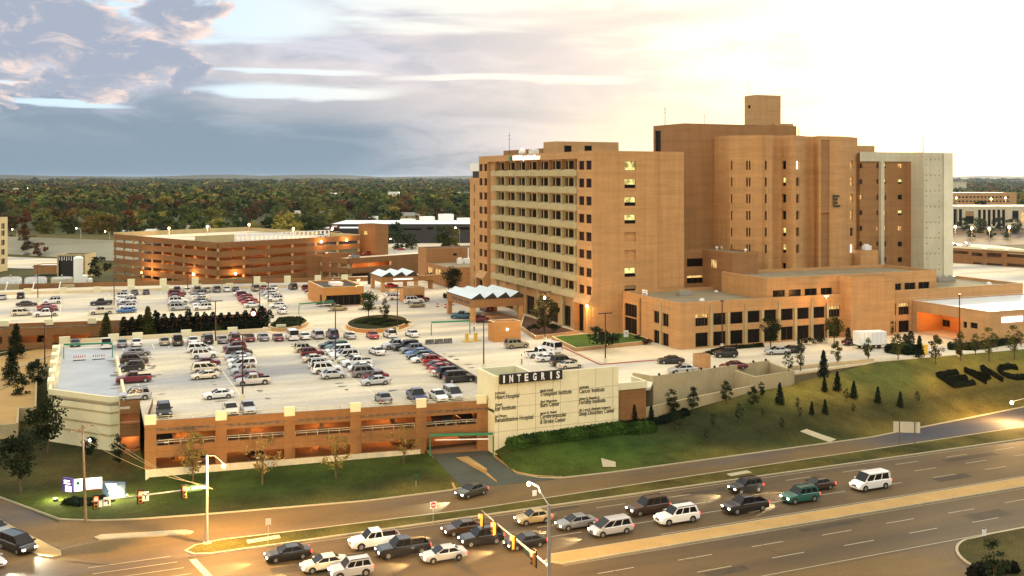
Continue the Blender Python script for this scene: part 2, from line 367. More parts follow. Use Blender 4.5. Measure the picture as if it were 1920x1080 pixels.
# service road: follows the kerb of the lawn
SR_N = [(-2, 129.5), (2, 127.3), (6, 126.1), (13.6, 124.7), (33, 122.0), (44, 121.9), (46, 121.6), (58, 121.0), (67, 120.7), (112, 121.3), (152, 127), (200, 133), (320, 152)]
SR_S = [(-2, 116), (2, 113), (6, 112), (13.6, 111.0), (33, 111), (44, 111), (46, 111), (58, 111), (67, 111), (112, 112), (152, 116.5), (200, 121), (320, 138)]
mb = MB()
for i in range(len(SR_N)-1): mb.face([(*SR_S[i], -6.99), (*SR_S[i+1], -6.99), (*SR_N[i+1], -6.99), (*SR_N[i], -6.99)])
tag(mb.build('service_road', M['road_c']), kind='structure')
def island(name, poly, m, kind='structure', h=.14, z=-7.0, kw=.28, label=None, cat=None):
    k = MB(); inn = poly_off(poly, kw); n = len(poly)
    for i in range(n):
        j = (i+1) % n
        k.face([(*poly[i], z-.1), (*poly[j], z-.1), (*poly[j], z+h), (*poly[i], z+h)], 0)
        k.face([(*poly[i], z+h), (*poly[j], z+h), (*inn[j], z+h), (*inn[i], z+h)], 0)
        k.face([(*inn[i], z+h), (*inn[j], z+h), (*inn[j], z+h+.012), (*inn[i], z+h+.012)], 1)
    k.face([(*p, z+h+.012) for p in inn], 1)
    o = k.build(name, [M['kerb'], m]); tag(o, label, cat, kind=kind)
    return o
def arc(c, r, a0, a1, n=8): return [(c[0]+r*cos(radians(a0+(a1-a0)*k/n)), c[1]+r*sin(radians(a0+(a1-a0)*k/n))) for k in range(n+1)]
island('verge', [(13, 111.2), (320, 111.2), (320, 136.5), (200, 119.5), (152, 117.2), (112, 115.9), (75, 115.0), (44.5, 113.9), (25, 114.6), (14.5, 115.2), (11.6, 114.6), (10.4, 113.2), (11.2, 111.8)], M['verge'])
island('median', [(46, 94.1), (420, 94.1), (420, 97.3), (46, 97.0), (44.6, 95.5)], M['ochre'], kw=.2)
island('traffic_island', [(2.2, 120.3), (11.5, 118.4), (12.0, 119.0), (11.2, 119.9), (2.4, 122.0), (1.6, 121.4)], M['kerb'])
island('cross_street_median', [(-2.6, 116.8), (-1.6, 117.2), (-1.7, 118.4), (-40, 196), (-43, 194.6), (-3.6, 117.6)], M['ochre'], kw=.15)
island('corner_lawn', [(83.4, 40), (420, 40), (420, 83.2), (94, 83.2), (91, 83.0)]+arc((91.5, 76), 7.2, 95, 180, 10)[1:]+[(83.4, 60)], M['grass'])
# driveway into the garage
mb = MB(); mb.face([(44.6, 121.6, -6.98), (59.5, 121.1, -6.98), (54.0, 125.6, -6.85), (45.4, 125.2, -6.85)])
mb.face([(45.4, 125.2, -6.85), (54.0, 125.6, -6.85), (53.9, 139, -5.9), (46.0, 139, -5.9)])
tag(mb.build('garage_driveway', M['asph']), kind='structure')
mb = MB(); mb.prism([(50.2, 126.5), (50.6, 126.6), (50.4, 133.5), (48.6, 133.5)], -6.9, -6.25); mb.prism([(50.35, 122.6), (50.6, 126.5), (50.2, 126.5)], -6.96, -6.7)
tag(mb.build('driveway_island', M['ochre']), kind='structure')
mb = MB()
for p, q in (((45.0, 125.2, -6.75), (45.6, 138.0, -5.75)), ((44.3, 121.8, -6.85), (45.0, 125.2, -6.75)), ((54.3, 125.5, -6.75), (54.0, 132.2, -6.2)), ((59.2, 121.3, -6.85), (56.0, 123.2, -6.8)), ((56.0, 123.2, -6.8), (54.3, 125.5, -6.75))): mb.beam(p, q, .3, .3)
tag(mb.build('driveway_kerbs', M['ochre']), kind='structure')
# lawns with their slopes
def lerp(tab, x):
    if x <= tab[0][0]: return tab[0][1:]
    for p, q in zip(tab, tab[1:]):
        if x <= q[0]:
            t = (x-p[0])/(q[0]-p[0]); return tuple(a+(b-a)*t for a, b in zip(p[1:], q[1:]))
    return tab[-1][1:]
L_BOT = [(-60, 228), (-1.9, 129.6), (2, 127.4), (6, 126.2), (13.6, 124.8), (33, 122.1), (44, 122.0), (45.5, 122.4)]
L_TOP = [(-60, 240, -6.9), (-10, 240, -6.9), (7.9, 210, -6.6), (8.0, 141.2, -6.3), (45.5, 137.0, -5.85)]
R_BOT = [(54, 125.3), (55.5, 123), (58.8, 121.2), (67, 120.8), (112, 121.4), (152, 127.1), (200, 133.1), (320, 152)]
R_TOP = [(54, 132.6, -5.6), (56, 132.6, -4.7), (73.8, 132.6, -4.4), (76, 136, -4.6), (82.6, 136.4, -4.9), (91.5, 136.5, -3.5), (101.7, 136.8, -2.1), (109.5, 137.4, -1.9), (112, 138.2, -1.6), (131, 141, -.12), (166, 140, -.05), (320, 155, -.05)]
def lawn_z(a, b):
    bot, top = (L_BOT, L_TOP) if a < 50 else (R_BOT, R_TOP)
    b0 = lerp(bot, a)[0]; b1, z1 = lerp(top, a); t = max(0, min(1, (b-b0)/max(.1, b1-b0)))
    t2 = t*.75+.25*(t*t*(3-2*t))
    return -6.9+(z1+6.9)*t2
def lawn(name, bot, top, a0, a1, na, nb, m):
    mb = MB(); g = []
    for i in range(na+1):
        a = a0+(a1-a0)*i/na; b0 = lerp(bot, a)[0]; b1 = lerp(top, a)[0]
        g.append([(a, b0+(b1-b0)*j/nb, lawn_z(a, b0+(b1-b0)*j/nb)) for j in range(nb+1)])
    for i in range(na):
        for j in range(nb): mb.face([g[i][j], g[i+1][j], g[i+1][j+1], g[i][j+1]])
        p, q = g[i][0], g[i+1][0]
        mb.face([(p[0], p[1]-.25, -6.87), (q[0], q[1]-.25, -6.87), (q[0], q[1]+.02, -6.87), (p[0], p[1]+.02, -6.87)], 1); mb.face([(p[0], p[1]-.25, -7.1), (q[0], q[1]-.25, -7.1), (q[0], q[1]-.25, -6.87), (p[0], p[1]-.25, -6.87)], 1)
    o = mb.build(name, [m, M['kerb']], smooth=True); at_ = o.data.attributes.new('lush', 'FLOAT', 'POINT')
    at_.data.foreach_set('value', [max(0, min(1, 1.35-math.hypot((v.co.x-66)/17, (v.co.y-126.5)/6.5))) for v in o.data.vertices] if a0 > 50 else [max(0, min(.8, 1.4-abs(v.co.y-135)/7))*.8 for v in o.data.vertices])
    at2 = o.data.attributes.new('dry', 'FLOAT', 'POINT'); sm = lambda x: max(0, min(1, x))
    at2.data.foreach_set('value', [sm((v.co.x-84)/22)*sm((v.co.z+4.6)/2.0)*.9+.35*sm((v.co.x-56)/8)*sm(1-(v.co.y-lerp(bot, v.co.x)[0])/5) if a0 > 50 else .55*sm(1.1-(v.co.y-lerp(bot, v.co.x)[0])/4.5)*sm((v.co.x-16)/14) for v in o.data.vertices])
    tag(o, kind='structure'); return o
lawn('lawn', L_BOT, L_TOP, -60, 45.5, 60, 16, M['grass'])
lawn('sloping_lawn', R_BOT, R_TOP, 54, 320, 110, 20, M['grass'])
# greener mown patch below the sign wall, following the slope
def on_lawn(name, poly, m, lift=.03, kind='structure', n=12):
    mb = MB(); (a0, b0, c0, d0) = poly
    P = lambda s, t: tuple((1-s)*(1-t)*a0[k]+s*(1-t)*b0[k]+s*t*c0[k]+(1-s)*t*d0[k] for k in (0, 1))
    for i in range(n):
        for j in range(n):
            q = [P((i+x)/n, (j+y)/n) for x, y in ((0, 0), (1, 0), (1, 1), (0, 1))]
            mb.face([(p[0], p[1], lawn_z(*p)+lift) for p in q])
    o = mb.build(name, m, smooth=True); tag(o, kind=kind); return o
on_lawn('drain_path', [at(1568, 822, -6.6)[:2], at(1556, 826, -6.6)[:2], at(1500, 790, -4.3)[:2], at(1512, 787, -4.3)[:2]], M['kerb'], .06)
on_lawn('utility_pad', [at(1127, 863, -6.4)[:2], at(1154, 866, -6.4)[:2], at(1155, 872, -6.4)[:2], at(1130, 873, -6.4)[:2]], M['kerb'], .08, n=4)
sheet('verge_pads', [[(x, 112.6), (x+3.6, 112.9), (x+3.6, 114.0), (x, 113.7)] for x in (17, 80)], -6.84, M['kerb'])
# lane lines on the main road, stop line
DL = MB()
def dash(x0, x1, y, w=.14, z=-6.993): DL.face([(x0, y-w/2, z), (x1, y-w/2, z), (x1, y+w/2, z), (x0, y+w/2, z)])
for y in (86.9, 90.4):
    for k in range(-4, 40): dash(20+k*9.4, 24.2+k*9.4, y+.15*(k % 2))
dash(-30, 420, 83.5, .12); dash(46, 420, 93.8, .1); dash(60, 420, 97.7, .12); dash(20, 420, 110.7, .12)
for y in (101.9, 105.2, 108.6):
    for k in range(3, 40): dash(20+k*9.4, 24+k*9.4, y)
DL.face([(13.2, 97.2, -6.993), (13.9, 97.2, -6.993), (11.4, 110.6, -6.993), (10.7, 110.6, -6.993)])
for k in range(9):
    dash(1+k*.4, 9+k*.5, 112.4-k*1.9, .12, -6.985)
for c in ((9, 100), (6, 98.5)):
    pts = arc(c, 22, 100, 150, 12)
    for p, q in zip(pts, pts[1:]): DL.face([(p[0], p[1], -6.985), (q[0], q[1], -6.985), (q[0]+.1, q[1]+.1, -6.985), (p[0]+.1, p[1]+.1, -6.985)])
tag(DL.build('road_markings', M['line']), kind='structure')
# ---- the raised parking deck and plaza, one concrete sheet at z = 0
GL = at(272.5, 790.6, 1.0)[:2]; GR = (54.06, 134.9)
DECK = [GL, GR, (54.06, 132.6), (73.9, 132.6), (74.0, 136.2), (82.5, 137.5), (85.2, 141.2), (111.5, 145.4), (110.9, 138.2), (131, 141.05), (166, 140.05), (330, 156), (330, 330), (-60, 330), (-60, 256), (8.7, 244.2), (40, 244.2), (40, 219.9), (-3.4, 219.9), (-3.6, 190), (-4.1, 168.2), (4.3, 158.5), (5.5, 158.7), (5.5, 155.9), (8.3, 155.6)]
mb = MB(); mb.prism(DECK, -.35, 0)
tag(mb.build('parking_deck', M['deck']), kind='structure')
sheet('entrance_lane', [[(-3.0, 168.4), (4.2, 159.4), (5.6, 159.4), (6.2, 208), (-2.6, 212)]], .006, M['deck_b'])
sheet('plaza_paving', [[at(1135, 682, 0)[:2], at(1240, 671, 0)[:2], at(1330, 664, 0)[:2], (112, 165), (105.4, 165), (103, 173), (86.6, 171)]], .008, M['walk'])
sheet('ambulance_drive', [[at(1600, 655, 0)[:2], at(1690, 652, 0)[:2], (162.5, 147), (162, 165.5), (146, 165), (128, 155)]], .008, M['walk'])
mb = MB(); p, q, r = at(1125, 684, 0), at(1240, 675, 0), at(1030, 640, 0)
for a, b in ((p, q), (r, p)):
    d = math.atan2(b[1]-a[1], b[0]-a[0]); mb.obox(((a[0]+b[0])/2, (a[1]+b[1])/2), d, math.hypot(b[0]-a[0], b[1]-a[1])/2, .12, 0, .14)
tag(mb.build('plaza_kerb', M['redline']), kind='structure')
# bay lines on the decks
BL = MB()
def bays(a, b0, b1, ln, pitch=2.75, z=.008):
    n = int((b1-b0)/pitch)
    for k in range(n+1):
        y = b0+k*pitch; BL.face([(a-ln, y-.06, z), (a+ln, y-.06, z), (a+ln, y+.06, z), (a-ln, y+.06, z)])
    BL.face([(a-.06, b0, z+.003), (a+.06, b0, z+.003), (a+.06, b1, z+.003), (a-.06, b1, z+.003)])
bays(22.6, 152, 206, 5.4); bays(41.4, 150, 202, 5.4); bays(8.8, 158, 200, 2.8); bays(60.6, 148, 192, .1)
bays(-4, 256, 296, 5.2); bays(26, 258, 300, 5.2); bays(46, 262, 304, 5.2); bays(9, 258, 300, 5.2)
for k in range(24):
    x = 8+k*2.75; BL.face([(x-.06, 206.5, .008), (x+.06, 206.5, .008), (x+.06, 212, .008), (x-.06, 212, .008)])
    BL.face([(x-.06, 302, .008), (x+.06, 302, .008), (x+.06, 308, .008), (x-.06, 308, .008)])
tag(BL.build('bay_markings', M['line_d']), kind='structure')
OS = MB(); ro_ = random.Random(11)
def stain(x, y, rx, ry, z=.013):
    OS.face([(x+rx*cos(t)*(1+.3*sin(3*t+x)), y+ry*sin(t)*(1+.25*cos(2*t+y)), z+.0004*len(OS.f)) for t in [2*pi*k/11 for k in range(11)]])
for a_, b0_, b1_ in ((22.6, 152, 206), (41.4, 150, 202), (8.8, 158, 200), (60.0, 150, 192)):
    for k in range(26):
        stain(a_+ro_.choice((-2.9, 2.9))+ro_.uniform(-.5, .5), b0_+(b1_-b0_)*ro_.random(), ro_.uniform(.3, .9), ro_.uniform(.2, .5))
tag(OS.build('oil_stains', M['oil']), kind='structure')
PT = MB(); zq = -6.994
for (x, y, lx_, ly_) in ((30, 88.7, 7, 1.6), (58, 85.2, 5, 1.4), (75, 92, 9, 1.2), (96, 87, 6, 2.2), (118, 90, 12, 1.3), (70, 108, 8, 1.4), (112, 106.5, 10, 1.5), (104, 100, 6, 1.7), (50, 109.4, 6, 1.0), (18, 103, 4, 2)):
    PT.face([(x, y, zq), (x+lx_, y+.1, zq), (x+lx_, y+ly_, zq), (x, y+ly_-.1, zq)])
for k in range(26):     # sealed cracks
    x, y = ro_.uniform(0, 150), ro_.choice((86, 89, 92, 99, 102, 105.5, 109)); zq2 = -6.9925
    pts = [(x+ro_.uniform(-.3, .3), y-1.6+q*.55) for q in range(7)]
    for p, q in zip(pts, pts[1:]): PT.face([(p[0], p[1], zq2), (p[0]+.09, p[1], zq2), (q[0]+.09, q[1], zq2), (q[0], q[1], zq2)])
tag(PT.build('road_patches', M['patch']), kind='structure')
# sunken strip between the two decks, the drives at far left
sheet('sunken_strip', [[(2, 220.1), (39.8, 220.1), (39.8, 244), (8.7, 244), (2, 245)]], -2.6, M['grass'])
pz = lambda u, v, z: at(u, v, z)
mb = MB(); mb.face([pz(-90, 722, -5.0), pz(-2, 800, -5.0), pz(34, 797, -5.0), pz(36, 768, -5.0), pz(68, 766, -5.0), pz(70, 700, -5.0), pz(100, 686, -5.0), (-3.7, 214, -5.0), (2, 220, -5.0), (2, 245, -5.0), (-60, 255, -5.0), (-110, 262, -5.0)]); tag(mb.build('side_ramp', M['ochre']), kind='structure')
mb = MB()
for (u0, v0, u1, v1) in ((-60, 672, 112, 641), (-60, 722, 100, 664), (-60, 758, 66, 697)):
    p, q = pz(u0, v0, -4.85), pz(u1, v1, -4.85); mb.beam(p, q, .4, .25)
tag(mb.build('ramp_kerbs', M['kerb']), kind='structure')
sheet('ramp_grass', [[pz(-60, 680, -5)[:2], pz(105, 648, -5)[:2], pz(108, 640, -5)[:2], pz(-60, 655, -5)[:2]]], -4.98, M['grass'])
# far embankment and roads beyond the back garage
def quadpx(pts, z): return [at(u, v, z)[:2] for u, v in pts]
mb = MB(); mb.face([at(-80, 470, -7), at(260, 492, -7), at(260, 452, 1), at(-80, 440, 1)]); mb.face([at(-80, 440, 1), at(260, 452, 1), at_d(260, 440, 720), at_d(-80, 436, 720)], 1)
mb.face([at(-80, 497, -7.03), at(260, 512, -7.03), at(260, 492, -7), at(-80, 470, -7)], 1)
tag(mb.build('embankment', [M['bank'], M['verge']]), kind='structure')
sheet('far_highway', [quadpx([(-80, 500), (140, 506), (140, 486), (-80, 478)], -6.9), quadpx([(727, 478), (905, 466), (905, 448), (727, 457)], -6.9)], -6.9, M['deck'])
sheet('far_car_park', [quadpx([(1780, 460), (2000, 458), (2000, 420), (1780, 425)], -6.9)], -6.9, M['road_c'])

mb = MB(); rh_ = random.Random(4); xs = [-14000+k*420 for k in range(80)]; hh = [0]*80
for k in range(80): hh[k] = 20+26*abs(sin(k*.31))+18*abs(sin(k*.83+1))+rh_.uniform(0, 10)
for k in range(79):
    P = lambda i, d, z: (xs[i]*CS+d*SN, -xs[i]*SN+d*CS, z)
    mb.face([P(k, 13000, -7.2), P(k+1, 13000, -7.2), P(k+1, 14200, hh[k+1]), P(k, 14200, hh[k])]); mb.face([P(k, 14200, hh[k]), P(k+1, 14200, hh[k+1]), P(k+1, 16500, -7.2), P(k, 16500, -7.2)])
tag(mb.build('hills', M['ground'], smooth=True), kind='structure')
# ================= BUILDINGS =================
# ---- ward tower
T = thing('ward_tower', 'tall tan brick hospital tower with rows of beige concrete window bays', 'building', (98.5, 187.5, 0))
FA = 98.5; PIT = 3.76
wz = lambda k: (34.55-PIT*k, 36.45-PIT*k)
def pav(p0, p1, us, kind='violet'):
    out = []
    for k in range(8):
        for u0, u1 in us:
            s0, s1 = su(p0, p1, u0), su(p0, p1, u1); out.append((s0, s1, *wz(k), kind))
    return out
pL = ((98.5, 252.4), (98.5, 246.3)); pR = ((98.5, 194.4), (98.5, 187.5)); pF = ((98.5, 187.5), (114.3, 187.5))
base_ops = lambda p0, p1, us, z0, z1: [(su(p0, p1, a), su(p0, p1, b), z0, z1, 'dark') for a, b in us]
lits = ['lit', 'half', 'half', 'half', None, None, 'half', 'blind']
fops = []
for k in range(8):
    z0, z1 = 34.4-PIT*k, 36.35-PIT*k
    s0, s1 = su(*pF, 1171), su(*pF, 1192)
    fops.append((s0, s1, z0, z1, lits[k] or 'brickin'))
poly = [(98.5, 252.4), (98.5, 246.3), (99.35, 246.3), (99.35, 194.4), (98.5, 194.4), (98.5, 187.5), (114.3, 187.5), (114.3, 188.0), (121.3, 188.0), (121.3, 252.4)]
BU = [921, 928.75, 946.25, 966.25, 985.6, 1006.9, 1028.75, 1052.5, 1076.9, 1082]
BB = [min(246.2, max(194.5, on_a(u, 98.5)[1])) for u in BU]
rec = []
for k in range(8):
    for i in range(9):
        b0, b1 = BB[i], BB[i+1]
        rec.append((246.3-b0+.15, 246.3-b1-.15, 34.75-PIT*k, 36.6-PIT*k))
mb = MB(); n = len(poly)
ops = {0: pav(*pL, [(898.7, 904.5), (907.3, 913.4)])+base_ops(*pL, [(899, 904.5), (907, 913)], .2, 5.6), 2: rec+[(4+i*6.4, 8.6+i*6.4, .1, 4.6) for i in range(7)],
       4: pav(*pR, [(1085, 1095.3), (1098.6, 1109)])+base_ops(*pR, [(1084.5, 1094), (1098, 1108)], .2, 6.0), 5: fops}
for i in range(n): mb.wall(poly[i], poly[(i+1) % n], 0, 38.5, ops.get(i, ()), .35, 0)
inn = poly_off(poly, .35)
for i in range(n):
    j = (i+1) % n; mb.face([(*poly[i], 38.5), (*poly[j], 38.5), (*inn[j], 38.5), (*inn[i], 38.5)]); mb.face([(*inn[i], 38.5), (*inn[j], 38.5), (*inn[j], 37.9), (*inn[i], 37.9)])
for k in (4, 5):
    o = fops[k]; d = .33
    mb.face([(98.5+o[0], 187.5+d, o[2]), (98.5+o[1], 187.5+d, o[2]), (98.5+o[1], 187.5+d, o[3]), (98.5+o[0], 187.5+d, o[3])])
mb.build('wall', M['brick'], T)
r = MB(); r.face([(*p, 37.9) for p in inn]); r.build('roof', M['gravel'], T)
mb = MB(); mb.box(98.5, 99.33, 194.42, 246.28, 36.95, 38.5); mb.build('parapet', M['brick'], T)
for i in (0, 4, 5):
    for o in ops[i]:
        if o[4] != 'brickin': window(T, poly[i], poly[(i+1) % n], o, o[4], .33)
for q, o in enumerate(rec): window(T, poly[2], poly[3], o, 'violet' if (q*7) % 5 == 0 else 'dark', .35, 'bay_window', 0)
for o in ops[2][72:]: window(T, poly[2], poly[3], o, 'dark', .35, 'entrance_window', 2)
for k in range(8):      # concrete spandrel of each storey, with a sloping sill
    zt = 34.75-PIT*k; zb = zt-1.55; mb = MB()
    sec = [(99.33, zb+.12), (98.35, zb), (98.35, zt-.32), (99.33, zt)]
    b0, b1 = BB[0], BB[-1]
    if k == 7: b1 = BB[-1]; b0 = BB[0]
    f = [(s[0], b0, s[1]) for s in sec]; g = [(s[0], b1, s[1]) for s in sec]
    mb.face(f[::-1]); mb.face(g)
    for a in range(4): c = (a+1) % 4; mb.face([f[a], g[a], g[c], f[c]])
    mb.build('spandrel', M['conc'], T)
for i, b in enumerate(BB[1:-1]):
    mb = MB(); mb.box(98.42, 99.34, b-.14, b+.14, 6.0, 33.2); mb.build('fin', M['conc'], T)
    mb = MB(); mb.box(98.44, 99.34, b-.13, b+.13, 33.2, 36.95); mb.build('top_fin', M['brick_d'], T)
    if i % 2 == 0: mb = MB(); mb.box(98.6, 99.2, b-.3, b+.3, 0, 6.0); mb.build('pier', M['conc'], T)
for i in range(8):
    b = BB[i]+(BB[i+1]-BB[i])*.32; mu = MB(); mu.box(99.2, 99.34, b-.14, b+.14, 8.4, 36.9); mu.build('mullion', M['conc'], T)
for (b0, b1) in ((246.4, 252.3), (187.6, 194.3)):     # sloping hoods over the pavilion bases
    mb = MB(); sec = [(98.48, 6.3), (97.3, 6.3), (97.3, 6.5), (98.48, 8.1)]
    f = [(s[0], b1, s[1]) for s in sec]; g = [(s[0], b0, s[1]) for s in sec]
    mb.face(f[::-1]); mb.face(g)
    for a in range(4): c = (a+1) % 4; mb.face([f[a], g[a], g[c], f[c]])
    mb.build('hood', M['brick_l'], T)
    for b in (b0+.35, b1-.35): mb = MB(); mb.box(97.4, 98.45, b-.3, b+.3, 0, 6.3); mb.build('pier', M['brick'], T)
# lit roof sign
tx = text('roof_sign', 'INTEGRIS Baptist Medical Center', (98.3, on_a(963, 98.5)[1], zat(98.5, on_a(963, 98.5)[1], 300.5)), (0, -1), 1.6, M['sign_w'], T, xs=.72, ext=.1, bold=.01)
w = tx.dimensions
mb = MB(); b = on_a(958.5, 98.5)[1]; mb.tube((98.3, b, 37.6), (98.2, b, 37.6), .7, .7, 12); mb.build('emblem', M['green'], T)
# small equipment on the tower roof
def antenna(u, b, v0, v1, label, base_z, r=.07):
    x, y = on_b(u, b); z1 = zat(x, y, v1); mb = MB(); mb.tube((x, y, base_z), (x, y, z1), r, r*.5, 6)
    for k in (1, 2): mb.box(x-.35, x+.35, y-.03, y+.03, base_z+(z1-base_z)*(.55+.15*k), base_z+(z1-base_z)*(.55+.15*k)+.06)
    o = mb.build('antenna', M['post']); setloc(o, (x, y, base_z)); tag(o, label, 'antenna')
antenna(955, 235, 289, 247, 'thin whip antenna behind the lit sign on the tower roof', 37.9)
antenna(1247, 205, 240, 200, 'tall whip antenna on the high brick core beside a black door', 44.7)
antenna(1321, 210, 240, 212, 'pale thin whip antenna midway along the high brick core roof', 44.7, .05)
antenna(1404, 203, 180, 153, 'whip antenna on top of the highest brick shaft', 52.4, .05)
antenna(1498, 195, 250, 240, 'short stub antenna on the wavy brick tower roof', 41.8, .12)
antenna(1731, 190, 288, 254, 'mast with cross arms on the concrete stair tower roof', 38.2, .12)
x, y = on_a(979, 101.5); mb = MB()
for k in range(5): z = 38+k*.45; mb.tube((x, y, z), (x, y, z+.45), .25+.7*sin(pi*(k)/5), .25+.7*sin(pi*(k+1)/5), 10)
o = mb.build('satellite_dome', M['white']); setloc(o, (x, y, 37.9)); tag(o, 'white round radome on the tower roof above the lit sign', 'radome')
x, y = on_a(1001, 101.5); o = MB(); o.box(x-.8, x+.8, y-1.3, y+1.3, 37.9, 39.6); o.box(x-.9, x+.9, y-.4, y+.4, 39.6, 39.8); o = o.build('roof_unit', M['white']); setloc(o, (x, y, 37.9)); tag(o, 'white roof equipment box behind the lit roof sign', 'roof unit')
# penthouses
p = on_b(1041, 212); a0 = p[0]; far = on_a(1019, a0)[1]; pr = on_b(1160, 212)
block('penthouse', 'low brick penthouse with two dark louvres on the ward tower roof', 'penthouse', [(a0, far), (a0, 212), (pr[0], 212), (pr[0], far)], 37.95, zat(*p, 265), M['brick_l'], M['roof_d'],
      {1: [(*[su(p, pr, u) for u in (1058, 1072)], 38.3, zat(*on_b(1065, 212), 273), 'dark'), (*[su(p, pr, u) for u in (1096, 1110)], 38.3, zat(*on_b(1100, 212), 273), 'dark')]}, ph=.3)
p = on_a(944, 104); block('low_penthouse', 'long low brown rooftop structure behind the lit sign', 'penthouse', [(104, p[1]), (104, far+1), (a0+8, far+1), (a0+8, p[1])], 37.95, 40.0, M['brick_d'], M['roof_d'], ph=.2)
# stair wing at the far end with a louvred box
block('stair_wing', 'narrow brick stair wing at the far end of the ward tower', 'building', [(100, 263), (100, 252.6), (114, 252.6), (114, 263)], 0, 32.8, M['brick'], M['gravel'], {0: [(3+4*q, 3.7+4*q, 3+k*3.7, 5+k*3.7, 'violet') for k in range(8) for q in (0, 1)]})
t = thing('rooftop_cooler', 'white box with black louvre on the far stair wing roof', 'roof unit', (100.5, 256, 32.3))
mb = MB(); mb.box(99.6, 106, 253.5, 262, 34.6, 36.8); mb.build('housing', M['white'], t); mb = MB(); mb.box(100.2, 105.5, 254, 261.5, 32.3, 34.58); mb.build('louvre', M['black'], t)
# ---- core block, shaft, annex
pc = (126.4, 196); pl = on_a(1225, 126.4)
block('core_block', 'plain tall brick block rising behind the ward tower', 'building', [(126.4, pl[1]), (126.4, 196), (158, 196), (158, pl[1])], 8.3, 45.2, M['brick_d'], M['gravel'],  # shade on the core front is put into the darker brick colour
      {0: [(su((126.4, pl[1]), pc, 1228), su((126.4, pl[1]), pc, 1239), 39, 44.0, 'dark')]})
far = on_a(1396, 149.2)[1]
block('lift_shaft', 'square pale brick shaft, highest point of the hospital', 'building', [(149.2, far), (149.2, 200), (156.5, 200), (156.5, far)], 44.6, 52.7, M['brick_l'], M['roof_d'], {0: [(su((149.2, far), (149.2, 200), 1402), su((149.2, far), (149.2, 200), 1407), 49.6, 50.4, 'dark')]})
mb = MB(); mb.box(154, 159.5, 199, 206, 44.6, 45.9); o = mb.build('roof_hut', M['brick_l']); setloc(o, (154, 199, 44.6)); tag(o, 'low brick hut beside the highest shaft', 'roof hut')
pa = on_b(1422, 180)
a_poly = [(121.4, 195.5), (121.4, 191), (128.2, 191), (128.2, 180), (pa[0], 180), (pa[0], 195.5)]
block('link_block', 'two storey brick link between ward tower and wavy tower', 'building', a_poly, 8.0, 16.9, M['brick_d'], M['gravel'],
      {1: wpx(a_poly[1], a_poly[2], [(1288, 1321, 484.5, 500, 'dark'), (1288, 1321, 516, 531, 'top', 2)]), 2: wpx(a_poly[2], a_poly[3], [(1331, 1344, 486.5, 503, 'lit_o', 3), (1353, 1357, 524, 537, 'dark'), (1360.5, 1365, 524.5, 541, 'dark')])}, ph=.35)
for (u, b, lab) in ((1398, 184, 'white roof vent at the front edge of the link block'), (1344, 193, 'left small white roof vent by the core block wall'), (1354, 193, 'right small white roof vent by the core block wall')):
    x, y = on_b(u, b); mb = MB(); mb.tube((x, y, 16.5), (x, y, 17.0), .25, .25, 8); mb.tube((x, y, 17.0), (x, y, 17.35), .45, .1, 8); o = mb.build('roof_vent', M['white']); setloc(o, (x, y, 16.55)); tag(o, lab, 'roof vent', 'white vents on the link block')
# ---- wavy tower
ctl = [(1368, 190), (1440, 183.6), (1453, 185.6), (1465, 185.4), (1476, 183.6), (1491, 182.0), (1502, 183.8), (1515, 186.0), (1526, 185.6), (1536, 183.2), (1557, 183.2), (1572, 183.3), (1585, 183.9), (1608, 187.2)]
cp = [on_b(u, b) for u, b in ctl]
cpoly = cp+[(cp[-1][0], 214), (cp[0][0], 214)]
cops = {}; flat = {0, 3, 5, 9, 12}
rows = [301.3+31.4*k for k in range(6)]
def col(seg, u0, u1, kinds, h=17, extra=()):
    cops.setdefault(seg, []).extend(wpx(cpoly[seg], cpoly[seg+1], [(u0, u1, v, v+h, k) for v, k in zip(rows, kinds)]+list(extra)))
for u0, u1 in ((1370.5, 1373), (1399, 1402), (1404, 1407), (1434, 1437.5)): col(0, u0, u1, ['violet']*6)
col(3, 1466.2, 1473.8, ['dark', 'half', 'dark', 'dark', 'half', 'half'], 16, [(1466.2, 1473.8, 493, 504, 'dark')])
col(5, 1493, 1499, ['lit_w', 'violet', 'violet', 'violet', 'violet', 'violet'], 16.5)
col(12, 1594, 1600, ['lit_o', 'lit_o', 'lit_o', 'lit_o', 'violet', 'lit_w'], 16)
cops[9] = wpx(cpoly[9], cpoly[10], [(1539.5, 1555.5, 398, 509, 'none'), (1539.5, 1555.5, 262, 397, 'none')])
def cat(p, q, r, s_, t): return tuple(.5*(2*q[k]+(r[k]-p[k])*t+(2*p[k]-5*q[k]+4*r[k]-s_[k])*t*t+(3*q[k]-p[k]-3*r[k]+s_[k])*t**3) for k in (0, 1))
npoly, nops = [], {}
for i in range(len(cp)-1):
    if i in cops: nops[len(npoly)] = cops[i]
    npoly.append(cp[i])
    if i not in flat:
        for t_ in (.25, .5, .75): npoly.append(cat(cp[max(0, i-1)], cp[i], cp[i+1], cp[min(len(cp)-1, i+2)], t_))
npoly += [cp[-1], (cp[-1][0], 214), (cp[0][0], 214)]
WT = block('wavy_tower', 'wavy fronted brick hospital tower with slit windows', 'building', npoly, 8.3, 42.3, M['brick'], M['gravel'], nops, dp=.45)
p0, p1 = cpoly[9], cpoly[10]; mb = MB()
for o, d in ((cops[9][0], .44), (cops[9][1], .12)):
    e = ((p1[0]-p0[0]), (p1[1]-p0[1])); L = math.hypot(*e); e = (e[0]/L, e[1]/L)
    P = lambda s, z: (p0[0]+e[0]*s-e[1]*d, p0[1]+e[1]*s+e[0]*d, z)
    mb.face([P(o[0], o[2]), P(o[1], o[2]), P(o[1], o[3]), P(o[0], o[3])])
mb.build('niche', M['brick_d'], WT)
p0, p1 = cpoly[11], cpoly[12]
